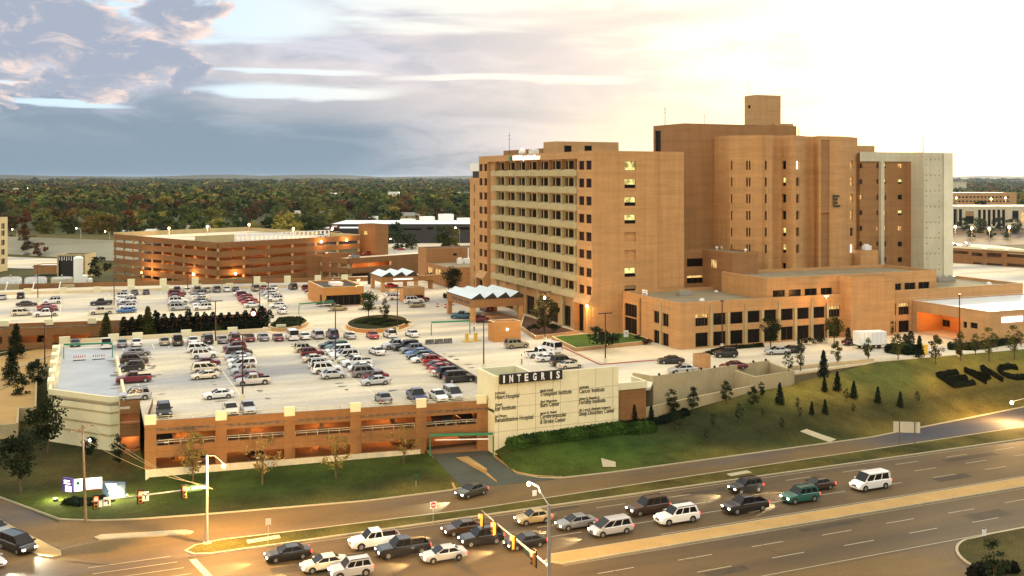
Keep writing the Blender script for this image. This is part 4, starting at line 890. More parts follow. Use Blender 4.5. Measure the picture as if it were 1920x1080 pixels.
for z in (.08, -1.35, -3.15, -4.65):
    for p, q in zip(cw[1:4], cw[2:4]):
        o = poly_off([p, q, (q[0], q[1]+9)], -.05); mb.wall(o[0], o[1], z-.14, z+.14)
mb.build('bands', M['conc_w'], CR)
for k in range(5):
    y = 172+k*8.3; mb = MB(); mb.box(-4.35, -3.3, y, y+3.4, .0, 1.5); mb.build('buttress', M['cream'], CR)
mb = MB(); mb.box(6.2, 6.6, 160.5, 196, 0, .85); o = mb.build('lane_divider', M['cream']); setloc(o, (6.2, 160.5, 0)); tag(o, 'low cream wall dividing the entrance lane from parked cars', 'wall')
# deck edge walls with pale pillars
def parapet(label, p, q, us, zt, m, group=None, h=.55, w=1.0, zb=0):
    t = thing('parapet_wall', label, 'wall', (*p, zb)); d = math.atan2(q[1]-p[1], q[0]-p[0]); L = math.hypot(q[0]-p[0], q[1]-p[1])
    mb = MB(); mb.obox(((p[0]+q[0])/2, (p[1]+q[1])/2), d, L/2, .18, zb, zt); mb.build('wall', m, t)
    for u in us:
        s = su(p, q, u)/L; c = (p[0]+(q[0]-p[0])*s, p[1]+(q[1]-p[1])*s); mb = MB(); mb.obox(c, d, w, .32, zb, zt+h); mb.build('pillar', M['cream'], t)
    return t
parapet('low wall with pale pillars along the back of the front deck', (-3.3, 219.6), (39.6, 219.6), (121, 213, 258, 349, 436, 527), .75, M['walk'], h=.6)
parapet('low wall with pale pillars along the far side of the rear deck', (-62, 323), (78, 302), (-10, 52, 118, 182, 246, 310, 371, 430, 492), .8, M['walk'], h=.9)
parapet('brown wall with pale blocks standing before the big garage', (-16, 334), (86, 314), (246, 306, 366, 482, 539, 596, 646), 1.3, M['brick_g'], h=.8, zb=-1)
LW = thing('rear_deck_wall', 'brown brick front wall of the rear parking deck with dark red openings', 'parking garage', (-60, 256, -5.4))
w0, w1 = (-60, 256), (8.7, 244.2); lops = wpx(w0, w1, [(-60, 4, 620, 632), (15, 88, 620.5, 631), (98, 170, 618.5, 630)])
lops = [(o[0], o[1], -3.6, -2.0) for o in lops]; lops[2] = (lops[2][0], lops[2][1], -5.0, -2.0)
mb = MB(); mb.wall(w0, w1, -5.4, .8, lops, .5); mb.wall(w1, (39.9, 244.2), -3, .8); mb.wall((39.9, 244.2), (39.9, 220), -3, .1)
mb.face([(-60, 256, .8), (8.7, 244.2, .8), (8.8, 244.6, .8), (-60, 256.4, .8)]); mb.build('wall', M['brick_g'], LW)
mb = MB(); mb.wall((-60, 264), (12, 252), -5.4, -.4); mb.build('inner_wall', M['inner'], LW)
for u in (9, 92, 173): s = su(w0, w1, u)/math.hypot(68.7, 11.8); mb = MB(); mb.obox((w0[0]+68.7*s, w0[1]-11.8*s), -.17, .9, .4, .3, 1.5); mb.build('pillar', M['cream'], LW)

pz5 = lambda u, v: at(u, v, -5.0)[:2]
sw_ = [pz5(-90, 722), pz5(-2, 800), pz5(34, 797), pz5(36, 768), pz5(68, 766), pz5(70, 700), pz5(100, 686), (-3.7, 214)]
wall_thing('stepped_wall', 'dark stepped retaining wall below the ochre drive at left', [(*p, -7.4, -4.75) for p in sw_], .3, M['conc_w'])
t = thing('gate_box', 'dark reddish control box on the ochre drive edge', 'box', at(70, 690, -5)); x, y, _ = at(70, 690, -5); mb = MB(); mb.box(x-.35, x+.35, y-.3, y+.3, -5, -3.3); mb.build('cabinet', M['post'], t); mb = MB(); mb.box(x-.42, x+.42, y-.37, y+.37, -3.3, -3.2); mb.build('lid', M['post'], t)
# ---- big parking garage behind the decks (turned 20 degrees)
c0 = at(408, 535, -3)[:2]; dR = (.917, .399); dL = (-.399, .917)
def hit(u, c, d):
    q = (c[0]+d[0]*500, c[1]+d[1]*500); s = su(c, q, u); return (c[0]+d[0]*s, c[1]+d[1]*s)
def bands(t, p, q, top, n, bh, pitch, m, ncol, colw=.5, d=.25):
    # stacked spandrels between open storeys, columns set just behind them
    L = math.hypot(q[0]-p[0], q[1]-p[1]); e = ((q[0]-p[0])/L, (q[1]-p[1])/L); nn = (-e[1], e[0])
    g = lambda s, k: (p[0]+e[0]*s+nn[0]*k, p[1]+e[1]*s+nn[1]*k)
    for k in range(n):
        mb = MB(); mb.prism([g(0, 0), g(L, 0), g(L, .35), g(0, .35)], top-pitch*k-bh, top-pitch*k); mb.build('spandrel', m, t)
    for i in range(ncol+1):
        s = .35+(L-.7)*i/ncol; mb = MB(); mb.prism([g(s-colw/2, .06), g(s+colw/2, .06), g(s+colw/2, .7), g(s-colw/2, .7)], top-pitch*n-.5, top-bh+.1); mb.build('column', M['conc'], t)
pl, pr = hit(213, c0, dL), hit(675, c0, dR)
BGT = 11.2
BG = thing('big_parking_garage', 'large five level brown parking garage with orange lit floors', 'parking garage', (*c0, -4.5))
bands(BG, pl, c0, BGT, 6, 1.95, 3.05, M['brick_g'], 10); bands(BG, c0, pr, BGT, 6, 1.95, 3.05, M['brick_g'], 6)
inx = lambda p, k: (p[0]+k*(dR[0]+dL[0]), p[1]+k*(dR[1]+dL[1]))
pb = (pl[0]+dR[0]*math.hypot(pr[0]-c0[0], pr[1]-c0[1]), pl[1]+dR[1]*math.hypot(pr[0]-c0[0], pr[1]-c0[1]))
fp = poly_off([pl, c0, pr, pb], .4)
for k in range(6):
    mb = MB(); mb.prism(fp, BGT-1.1-3.05*k-.25, BGT-1.1-3.05*k); mb.build('floor_slab', M['inner'] if k else M['deck'], BG)
cp_ = poly_off([pl, c0, pr, pb], 14); mb = MB()
for i in range(4): mb.wall(cp_[i], cp_[(i+1) % 4], -5, 9.8)
mb.build('inner_wall', M['inner'], BG)
bands(BG, pr, pb, BGT+.3, 1, 1.6, 3.05, M['conc'], 1); bands(BG, pb, pl, BGT+.6, 1, 1.9, 3.05, M['conc'], 1)
mb = MB()     # white screen fins on the roof
for k in range(22):
    s = 16+k*2.0; x, y = c0[0]+dR[0]*s+dL[0]*(15+.1*k), c0[1]+dR[1]*s+dL[1]*(15+.1*k); mb.obox((x, y), .4, .28, .12, 10, 12.6)
x0 = (c0[0]+dR[0]*16+dL[0]*15.2, c0[1]+dR[1]*16+dL[1]*15.2, 12.6); x1 = (c0[0]+dR[0]*59+dL[0]*17.4, c0[1]+dR[1]*59+dL[1]*17.4, 12.6); mb.beam(x0, x1, .3, .25)
mb.build('roof_screen', M['white'], BG)
mb = MB(); x0 = (c0[0]-dR[0]*0+dL[0]*14, c0[1]+dL[1]*14); x1 = (c0[0]+dR[0]*15+dL[0]*15, c0[1]+dR[1]*15+dL[1]*15); mb.obox(((x0[0]+x1[0])/2, (x0[1]+x1[1])/2), .41, 7.5, .2, 10, 12.8); mb.build('roof_wall', M['conc'], BG)
# stair tower at its right end
sc_ = hit(704, (pr[0]-dL[0]*6, pr[1]-dL[1]*6), dR); sl = hit(672, sc_, dL); sr = hit(728, sc_, dR)
zt = zat(*sc_, 421)
block('garage_stair_tower', 'square brick stair tower at the right end of the big garage', 'building', [sl, sc_, sr, (sl[0]+sr[0]-sc_[0], sl[1]+sr[1]-sc_[1])], -5, zt, M['brick_g'], M['roof_d'], {0: wpx(sl, sc_, [(681, 689, 433, 440, 'lit_o')])}, ph=.3)
# two level wing in front
wc = hit(653, (c0[0]+dR[0]*54-dL[0]*22, c0[1]+dR[1]*54-dL[1]*22), dR)
WT2 = thing('garage_wing', 'two level garage wing with cars on its roof', 'parking garage', (*wc, -4))
wlft, wr = hit(600, wc, dL), hit(785, wc, dR); wzt = zat(*wc, 485)
bands(WT2, wlft, wc, wzt, 3, 1.9, 3.4, M['brick_g'], 3); bands(WT2, wc, hit(735, wc, dR), wzt, 3, 1.9, 3.4, M['brick_g'], 2)
mb = MB(); w2 = hit(575, wlft, (-.95, .32)); mb.wall(w2, wlft, -5, wzt); mb.wall(hit(735, wc, dR), wr, -5, wzt); mb.build('wall', M['brick_g'], WT2)
back = (wlft[0]+dR[0]*80, wlft[1]+dR[1]*80); mb = MB()
fpw = poly_off([wlft, wc, wr, back], .4)
for k in range(3): mb.prism(fpw, wzt-1.1-3.4*k-.25, wzt-1.1-3.4*k)
mb.build('floor_slab', M['deck'], WT2)
fpi = poly_off([wlft, wc, wr, back], 8); mb = MB(); mb.wall(fpi[0], fpi[1], -5, wzt-1.3); mb.wall(fpi[1], fpi[2], -5, wzt-1.3); mb.build('inner_wall', M['inner'], WT2)
# ---- far low black building with white roof
def far_block(name, label, u0, u1, vb, vt, wallm, roofm, dpt=30, zb=-7, slant=.0, cat='building', ops=None, ph=.3, Y=None):
    Y = Y or FP*(CH-zb)/(vb-HZ)
    p, q = at_d(u0, 400, Y), at_d(u1, 400, Y*(1-slant)); z = CH-(vt-HZ)*Y/FP
    nx, ny = SN, CS
    pol = [(p[0]+nx*dpt, p[1]+ny*dpt), p[:2], q[:2], (q[0]+nx*dpt, q[1]+ny*dpt)]
    o = {1: wpx(pol[1], pol[2], ops)} if ops else {}
    return block(name, label, cat, pol, zb, z, wallm, roofm, o, ph=ph)
far_block('charcoal_building', 'long low charcoal building with white roof beyond the garage', 618, 908, 456, 420, M['blackbld'], M['whiter'], 60, ops=[(735, 790, 428, 432, 'dark'), (800, 900, 426, 431, 'dark'), (740, 780, 440, 444, 'dark')])
far_block('charcoal_annex', 'lower charcoal annex with pale roof left of the stair tower', 604, 690, 460, 428, M['blackbld'], M['whiter'], 24, Y=585)
bb = at_d(840, 414, 660); t = thing('roof_plant', 'pale rooftop plant on the long charcoal building', 'roof unit', (bb[0], bb[1], 4)); mb = MB()
for k in range(5): mb.box(bb[0]-30+k*13, bb[0]-22+k*13, bb[1], bb[1]+8, 2, 6+1.4*(k % 3))
mb.build('casing', M['white'], t)
t = thing('board_sign', 'small dark board sign on the charcoal annex roof edge', 'sign', at_d(627, 428, 583)); mb = MB(); p = at_d(627, 424, 583); mb.box(p[0]-3, p[0]+3, p[1]-.3, p[1], p[2]-1.8, p[2]+1.2); mb.build('panel', plain('maroon_panel', (.09, .02, .02)), t)
mb = MB(); mb.box(p[0]-1.6, p[0]+1.6, p[1]-.4, p[1]-.31, p[2]-.6, p[2]+.3); mb.build('emblem', M['white'], t)
# office at the left frame edge
pO = at_d(-56, 412, 404); qO = at_d(-56+71/404*0, 412, 404); oz = CH-(412-HZ)*.2126
po = [(pO[0]-25+30*SN, pO[1]+30*CS), (pO[0]-25, pO[1]), (pO[0], pO[1]), (pO[0]+30*SN, pO[1]+30*CS)]
block('office_block', 'tan office block cut off by the left frame edge', 'building', po, -7, oz, M['conc'], M['gravel'], {2: [(s0, s0+3, z0, z0+2.4, 'dark') for s0 in (13, 18.5, 24.5) for z0 in (-4, 0, 4, 8, 11)]}, ph=.3)
# cooling plant
def ground_wall(name, label, u0, u1, v0, v1, Y, m, zb=-5, thick=.5, cat='wall'):
    p, q = at_d(u0, v0, Y), at_d(u1, v1, Y); return wall_thing(name, label, [(p[0], p[1], zb, p[2]), (q[0], q[1], zb, q[2])], thick, m, cat)
ground_wall('screen_wall', 'grey green concrete screen wall in front of the cooling towers', -60, 139, 532, 533, 303, M['conc_w'])
for i, (u, w) in enumerate(((20, 38), (67, 38), (116, 38))):
    Y = 318; p = at_d(u, 520, Y); r = w/2*Y/FP
    t = thing('cooling_tower', ['left', 'middle', 'right'][i]+' of three pale round cooling towers behind the screen wall', 'cooling tower', (p[0], p[1], -5), 'pale cooling towers behind the screen wall')
    mb = MB(); mb.tube((p[0], p[1], -5), (p[0], p[1], p[2]-.3), r*.98, r, 20); mb.build('shell', M['conc_l'] if i == 2 else M['whiter'], t)
    mb = MB(); mb.tube((p[0], p[1], p[2]-.3), (p[0], p[1], p[2]), r, r*.9, 20); mb.tube((p[0], p[1], p[2]), (p[0], p[1], p[2]+.9), .25, .25, 6); mb.build('fan_deck', M['steel'], t)
    mb = MB()
    for k in range(12): a = 2*pi*k/12; mb.tube((p[0]+cos(a)*(r+.1), p[1]+sin(a)*(r+.1), p[2]-2.2), (p[0]+cos(a)*(r+.1), p[1]+sin(a)*(r+.1), p[2]-1.2), .05, .05, 4)
    mb.build('railing', M['steel'], t)
Y = 330; p = at_d(147, 480, Y); t = thing('storage_tank', 'tall white vertical storage tank with rounded top', 'tank', (p[0], p[1], -5)); r = 8.6*Y/FP
mb = MB(); mb.tube((p[0], p[1], -4), (p[0], p[1], p[2]-.7), r, r, 20); mb.tube((p[0], p[1], p[2]-.7), (p[0], p[1], p[2]-.2), r, r*.75, 20); mb.tube((p[0], p[1], p[2]-.2), (p[0], p[1], p[2]), r*.75, r*.2, 20); mb.build('vessel', M['steelw'], t)
mb = MB()
for a in (0, 2.1, 4.2): mb.tube((p[0]+r*.8*cos(a), p[1]+r*.8*sin(a), -7), (p[0]+r*.8*cos(a), p[1]+r*.8*sin(a), -4), .15, .15, 6)
mb.build('leg', M['steel'], t)
for i, (u, w, v) in enumerate(((159, 10, 515), (169, 9, 521))):
    Y = 325; p = at_d(u, v, Y); r = w/2*Y/FP; mb = MB(); mb.tube((p[0], p[1], -5), (p[0], p[1], p[2]-.3), r, r, 14); mb.tube((p[0], p[1], p[2]-.3), (p[0], p[1], p[2]), r, r*.5, 14); o = mb.build('vaporiser', M['steelw']); setloc(o, (p[0], p[1], -5)); tag(o, ['taller white cylinder', 'shorter white cylinder'][i]+' right of the tall storage tank', 'tank')
LB = far_block('louvred_building', 'black louvred building behind the white storage tank', 107, 160, 520, 477, M['conc'], M['roof_d'], 10, zb=-6, Y=395, ops=[(109.5, 158, 480, 519, 'none')])
p, q = at_d(109.5, 480, 395.6), at_d(158, 480, 395.6); mb = MB()
z0 = CH-(519-HZ)*395/FP; z1 = CH-(480-HZ)*395/FP; mb.face([(p[0]+.1, p[1]+.25, z0), (q[0]+.1, q[1]+.25, z0), (q[0]+.1, q[1]+.25, z1), (p[0]+.1, p[1]+.25, z1)]); mb.build('louvre', M['black'], LB)
mb = MB()
for k in range(11): x = p[0]+(q[0]-p[0])*(k+.5)/11; y = p[1]+(q[1]-p[1])*(k+.5)/11; mb.box(x-.16, x+.16, y-.1, y+.1, z1-1.6-.3*(k % 2), z1-.1)
mb.build('slat', M['white'], LB)
far_block('brown_shed', 'low brown brick shed with white roof left of the louvred building', 63, 106, 522, 497, M['brick_d'], M['white'], 8, zb=-6, Y=410)
for i, (u, v, Y) in enumerate(((14, 556, 280), (64, 556, 280), (113, 556, 280))):      # goose-neck pipes in front of the screen wall
    p = at_d(u, 533, 299); q = at_d(u-3, 556, 297); mb = MB(); mb.path([(p[0], p[1]-.3, p[2]+.6), (p[0], p[1]-1.2, p[2]+.4), (p[0]-.5, p[1]-1.8, p[2]-2), (p[0]-.6, p[1]-1.8, 0)], .18, 6); o = mb.build('vent_pipe', M['white']); setloc(o, (p[0], p[1]-1.8, 0)); tag(o, ['left', 'middle', 'right'][i]+' of three white goose neck pipes against the screen wall', 'pipe', 'goose neck pipes on the screen wall')
# ---- right edge: garage and offices
p, q = at_d(1775, 463, 392), at_d(2030, 476, 352)
RG = thing('side_parking_garage', 'brown parking garage with orange slots at the right frame edge', 'parking garage', (p[0], p[1], -7)); rz = p[2]
rops = wpx(p, q, [(1786, 1815, 470, 476, 'none'), (1822, 1842, 474, 480, 'none'), (1850, 1878, 474, 482, 'none'), (1888, 1990, 477, 485, 'none'), (1850, 1880, 494, 503, 'none'), (1888, 1990, 497, 505, 'none'), (1825, 1842, 492, 499, 'none'), (1848, 1880, 512, 522, 'none'), (1888, 1990, 516, 526, 'none')])
mb = MB(); mb.wall(p, q, -8, rz, rops, .5); mb.build('wall', M['brick_g'], RG)
nn = (SN, CS); mb = MB(); A = [p[:2], q[:2], (q[0]+nn[0]*60, q[1]+nn[1]*60), (p[0]+nn[0]*60, p[1]+nn[1]*60)]; mb.prism([(a[0]+nn[0]*.5, a[1]+nn[1]*.5) for a in A], rz-1.2, rz-.9); mb.build('roof_deck', M['walk'], RG)
mb = MB(); mb.wall((p[0]+nn[0]*8, p[1]+nn[1]*8), (q[0]+nn[0]*8, q[1]+nn[1]*8), -8, rz-1.2); mb.build('inner_wall', M['inner'], RG)
mb = MB()
for (u0, u1) in ((1786, 1841), (1850, 1884), (1890, 1990)):
    s0, s1 = su(p, q, u0), su(p, q, u1); L = math.hypot(q[0]-p[0], q[1]-p[1]); a = (p[0]+(q[0]-p[0])*s0/L, p[1]+(q[1]-p[1])*s0/L); b = (p[0]+(q[0]-p[0])*s1/L, p[1]+(q[1]-p[1])*s1/L); mb.wall((a[0]-.1, a[1]-.2), (b[0]-.1, b[1]-.2), rz-.2, rz+.6)
mb.build('railing_panel', M['cream'], RG)
far_block('white_office', 'white office with tall columns beyond the garage at right', 1745, 2010, 428, 386, M['conc_l'], M['white'], 30, ops=[(u, u+5.5, 393, 424, 'dark') for u in range(1834, 1886, 9)]+[(1788, 1795, 392, 424, 'dark'), (1798, 1804, 392, 424, 'dark'), (1810, 1826, 396, 420, 'blind'), (1898, 1910, 395, 412, 'dark'), (1914, 1930, 396, 420, 'lit_o')])
far_block('tan_office', 'long tan office with window strips behind the white office', 1700, 1906, 400, 361, M['brick_l'], M['white'], 30, Y=960, ops=[(1790+k*7, 1794+k*7, v, v+3, 'dark') for k in range(15) for v in (368, 376)])
# ---- houses and pale buildings among the trees
HOUSES = [(238, 441, 30, (.60, .68, .68), 'pale blue hip roofed house behind the left end of the garage', 1), (284, 438, 26, (.62, .66, .64), 'white roofed house just right of the pale blue one', 1), (305, 434, 26, (.25, .22, .17), 'brown roofed house behind the garage left lamp', 0), (372, 432, 40, (.27, .22, .15), 'long tan house with white gable behind the garage', 0), (398, 426, 12, (.70, .72, .70), 'small white gabled house behind the garage roof', 0),
          (250, 402, 14, (.35, .30, .24), 'grey roof low among the left trees', 0), (325, 399, 12, (.72, .74, .74), 'small white house beside a red lamp', 0), (438, 392, 10, (.74, .76, .76), 'tiny white house below the yellow tree', 0), (545, 400, 34, (.40, .36, .29), 'grey roofed long house above the yellow bushes', 0), (612, 398, 26, (.28, .26, .22), 'dark roofed house above the garage right half', 0), (575, 384, 14, (.66, .66, .62), 'pale gabled house left of the white flat buildings', 0),
          (826, 395, 16, (.72, .68, .58), 'cream gabled house near the ward tower', 0), (868, 390, 20, (.74, .74, .72), 'white house beside the ward tower edge', 0), (770, 404, 34, (.22, .21, .19), 'dark roofed house behind the charcoal building', 0), (700, 409, 16, (.55, .53, .47), 'pale roofed house above the charcoal building', 0), (70, 381, 16, (.40, .36, .28), 'tan roof low in the far left trees', 0), (494, 385, 14, (.56, .54, .48), 'pale roof in the middle of the trees', 0), (120, 409, 14, (.42, .42, .40), 'grey roof by the orange bushes', 0)]
for (u, v, w, c, lab, hip) in HOUSES:
    Y = FP*40/(v+6-HZ); p = at_d(u, v, Y); W = w*Y/FP/2; D = W*.55; h = 2.9; rh = min(3.2, W*.5); z = -7
    t = thing('house', lab, 'house', (p[0], p[1], z)); rm = plain('roof_tiles', c, .8)
    mb = MB(); mb.obox(p, -.4, W, D, z, z+h); mb.build('wall', M['white'] if c[0] > .5 else M['conc'], t)
    R = lambda a, b, zz: (p[0]+a*cos(-.4)-b*sin(-.4), p[1]+a*sin(-.4)+b*cos(-.4), zz)
    mb = MB(); e = .5; k = W*.45 if hip else 0; A, B, C_, D_ = R(-W-e, -D-e, z+h), R(W+e, -D-e, z+h), R(W+e, D+e, z+h), R(-W-e, D+e, z+h); r0, r1 = R(-W-e+k, 0, z+h+rh), R(W+e-k, 0, z+h+rh)
    mb.face([A, B, r1, r0]); mb.face([C_, D_, r0, r1]); mb.face([D_, A, r0]); mb.face([B, C_, r1]); mb.build('roof', rm, t)
    mb = MB(); q = R(-W*.4, -D-.05, 0); mb.obox(q, -.4, .7, .04, z+.8, z+2.0); mb.build('window', M['glass'], t); mb = MB(); q = R(W*.3, -D-.05, 0); mb.obox(q, -.4, .5, .04, z, z+2.1); mb.build('door', M['frame'], t)
for (u0, u1, vb, vt, lab, m) in ((580, 628, 376, 362, 'white flat roofed building in the distant trees, left one', 'white'), (630, 659, 379, 368, 'lower cream flat building right of the white one', 'conc_l'), (728, 746, 384, 360, 'tall white sign lit shop building in the trees', 'white'), (748, 765, 366, 359, 'low white strip building beside the lit shop', 'white'), (833, 846, 366, 359, 'small white block in trees left of the tower', 'white'), (858, 884, 372, 360, 'white low warehouse touching the ward tower edge', 'white'), (5, 26, 361, 353, 'far white shed in the left distance', 'conc_l'), (1786, 1812, 345, 341, 'far pale block on the sunlit right horizon', 'conc_l')):
    Y = min(2600, FP*40/(vb+4-HZ)); far_block('low_building', lab, u0, u1, vb, vt, M[m], M['white'], 20, Y=Y, zb=-7, ops=[(u0+(u1-u0)*(.12+.2*k), u0+(u1-u0)*(.22+.2*k), vt+(vb-vt)*.35, vt+(vb-vt)*.6, 'dark') for k in range(4)])
# ================= CARS =================
# profile stations: x (front = +), deck height z, half width scale ; cab: rear base, rear top, front top, front base
SPEC = {
 'sedan': dict(L=4.75, W=.89, st=[(-2.37, .62, .80), (-2.30, .90, .92), (-1.65, 1.0, 1), (-.4, .96, 1), (1.0, .95, 1), (1.9, .86, .97), (2.28, .70, .88), (2.37, .52, .80)], cab=[-1.75, -1.0, .25, 1.15], zb=.95, zt=1.43, tw=.66, wr=.32, wx=(-1.38, 1.42)),
 'suv': dict(L=4.8, W=.95, st=[(-2.38, .75, .90), (-2.34, 1.10, .96), (-1.6, 1.14, 1), (0, 1.12, 1), (1.05, 1.12, 1), (2.05, 1.04, .97), (2.34, .84, .92), (2.4, .60, .86)], cab=[-2.28, -2.0, .35, 1.0], zb=1.12, zt=1.80, tw=.76, wr=.38, wx=(-1.45, 1.5)),
 'minivan': dict(L=4.95, W=.97, st=[(-2.46, .70, .90), (-2.42, 1.02, .96), (-1.6, 1.05, 1), (0, 1.04, 1), (1.3, 1.04, 1), (2.05, .92, .96), (2.4, .72, .88), (2.47, .52, .82)], cab=[-2.36, -2.12, .55, 1.75], zb=1.04, zt=1.76, tw=.76, wr=.34, wx=(-1.5, 1.55)),
 'pickup': dict(L=5.4, W=.97, st=[(-2.7, .70, .95), (-2.67, 1.12, .98), (-.75, 1.14, 1), (-.7, 1.14, 1), (1.2, 1.14, 1), (2.3, 1.06, .97), (2.62, .86, .93), (2.7, .60, .88)], cab=[-.75, -.62, .55, 1.25], zb=1.13, zt=1.82, tw=.76, wr=.40, wx=(-1.75, 1.72)),
 'van': dict(L=5.3, W=1.0, st=[(-2.65, .70, .95), (-2.62, 1.2, .98), (-1.6, 1.25, 1), (0, 1.25, 1), (1.6, 1.22, 1), (2.2, 1.12, .97), (2.6, .85, .92), (2.65, .60, .88)], cab=[-2.55, -2.45, 1.0, 1.75], zb=1.22, zt=2.15, tw=.86, wr=.38, wx=(-1.6, 1.7)),
}
def vary(base, nm, dl, dz, dr=0):
    S = dict(SPEC[base]); k = 1+dl/S['L']; S['L'] += dl; S['st'] = [(x*k, z+dz*.3, w_) for x, z, w_ in S['st']]; S['cab'] = [x*k+dr for x in S['cab']]; S['zb'] += dz*.3; S['zt'] += dz; S['wx'] = tuple(x*k for x in S['wx']); SPEC[nm] = S
vary('sedan', 'sedan_long', .35, .02); vary('sedan', 'sedan_small', -.45, .05, -.08); vary('sedan', 'sedan_low', -.15, -.06, -.1); vary('suv', 'suv_big', .45, .10); vary('suv', 'suv_small', -.5, -.06); vary('pickup', 'pickup_big', .3, .08)
VAR = {'sedan': ['sedan', 'sedan', 'sedan_long', 'sedan_small', 'sedan_low'], 'suv': ['suv', 'suv_big', 'suv_small'], 'pickup': ['pickup', 'pickup_big']}
CC = {'white': (.78, .78, .76), 'cream': (.66, .60, .46), 'silver': (.46, .47, .48), 'grey': (.20, .21, .22), 'black': (.012, .012, .014), 'maroon': (.16, .014, .022), 'red': (.42, .03, .03), 'blue': (.05, .16, .42), 'navy': (.015, .025, .10), 'brown': (.055, .03, .018), 'green': (.02, .13, .10), 'gold': (.42, .32, .15), 'tan': (.34, .30, .18), 'teal': (.03, .12, .18), 'olive': (.05, .05, .03)}
PAINT = {k: plain(k+'_car_paint', c, .32, .15 if k in ('white', 'cream', 'black') else .35, .5, .6) for k, c in CC.items()}
def car_parts(kind):
    S = SPEC[kind]; W = S['W']; zb = .24; P = []
    b = MB(); secs = []
    for x, zt, ws in S['st']:
        w = W*ws; zl = zb+(.10 if abs(x) > S['L']/2-.1 else 0); mid = zl+(zt-zl)*.55
        secs.append([(x, -w*.93, zl), (x, -w, zl+.1), (x, -w, mid), (x, -w*.97, zt-.07), (x, -w*.88, zt), (x, w*.88, zt), (x, w*.97, zt-.07), (x, w, mid), (x, w, zl+.1), (x, w*.93, zl)])
    for s, t in zip(secs, secs[1:]):
        for k in range(9):
            if kind[:6] == 'pickup' and k == 4 and -2.68 < s[0][0]*5.4/S['L'] < -.74 and t[0][0]*5.4/S['L'] < -.7: continue
            b.face([s[k], t[k], t[k+1], s[k+1]])
        b.face([s[9], t[9], t[0], s[0]])
    b.face(secs[0][::-1][::-1]); b.face(secs[-1][::-1])
    if kind[:6] == 'pickup':
        x0, x1 = -2.62*S['L']/5.4, -.78*S['L']/5.4; w = W*.80; f = .72
        b.face([(x0, -w, f), (x1, -w, f), (x1, w, f), (x0, w, f)], 1)
        for q in ([(x0, -w, f), (x0, -w, 1.13), (x1, -w, 1.13), (x1, -w, f)], [(x0, w, f), (x1, w, f), (x1, w, 1.13), (x0, w, 1.13)], [(x0, -w, f), (x0, w, f), (x0, w, 1.13), (x0, -w, 1.13)], [(x1, -w, f), (x1, -w, 1.13), (x1, w, 1.13), (x1, w, f)]): b.face(q, 1)
        for y in (-1, 1): b.face([(x0-.05, y*w, 1.135), (x1, y*w, 1.135), (x1, y*W*.9, 1.13), (x0-.05, y*W*.9, 1.13)])
        b.face([(x0-.06, -w, 1.135), (x0, -w, 1.135), (x0, w, 1.135), (x0-.06, w, 1.135)])
    rb, rt, ft, fb = S['cab']; z0, z1 = S['zb']-.02, S['zt']; wb, wt = W*.88, S['tw']
    # roof plate (crowned), pillars
    b.face([(rt, -wt, z1-.03), (ft, -wt, z1-.03), (ft, -wt*.6, z1), (rt, -wt*.6, z1)]); b.face([(rt, wt*.6, z1), (ft, wt*.6, z1), (ft, wt, z1-.03), (rt, wt, z1-.03)]); b.face([(rt, -wt*.6, z1), (ft, -wt*.6, z1), (ft, wt*.6, z1), (rt, wt*.6, z1)])
    L = lambda p, q, t: tuple(p[i]+(q[i]-p[i])*t for i in range(3))
    for y in (-1, 1):
        A, B, C_, D = (rb, y*wb, z0), (rt, y*wt, z1-.03), (ft, y*wt, z1-.03), (fb, y*wb, z0)
        o = .012*y
        def strip(p, q, r, s):
            f = [(v[0], v[1]+o, v[2]) for v in (p, q, r, s)]; b.face(f if y < 0 else f[::-1])
        strip(L(A, D, 0), L(A, D, .06), L(B, C_, .10), B); strip(L(A, D, .95), D, C_, L(B, C_, .93))
        strip(L(B, A, .14), L(C_, D, .14), C_, B)
        for t in ((.50,) if kind[:5] in ('sedan', 'picku') else (.36, .66)): strip(L(A, D, t-.018), L(A, D, t+.018), L(B, C_, t+.018), L(B, C_, t-.018))
    if kind.startswith('suv'):
        for y in (-1, 1): b.box(rt+.1, ft-.1, y*wt*.86-.03, y*wt*.86+.03, z1-.02, z1+.05, 1)
    for y in (-1, 1): b.box(fb-.35, fb-.15, min(y*W*.9, y*(W+.16)), max(y*W*.9, y*(W+.16)), z0+.02, z0+.18)
    for y in (-1, 1): b.box(S['wx'][0]+.5, S['wx'][1]-.5, min(y*(W-.1), y*(W+.01)), max(y*(W-.1), y*(W+.01)), .22, .30, 1)
    P.append(('body', b, ['paint', 'black']))
    g = MB()
    for y in (-1, 1):
        f = [(rb, y*wb, z0), (fb, y*wb, z0), (ft, y*wt, z1-.03), (rt, y*wt, z1-.03)]; m = MB(); m.face(f if y < 0 else f[::-1]); P.append(('side_window', m, ['carglass']))
    m = MB(); m.face([(fb, -wb, z0), (fb, wb, z0), (ft, wt, z1-.03), (ft, -wt, z1-.03)]); P.append(('windscreen', m, ['carglass']))
    m = MB(); m.face([(rb, wb, z0), (rb, -wb, z0), (rt, -wt, z1-.03), (rt, wt, z1-.03)]); P.append(('rear_window', m, ['carglass']))
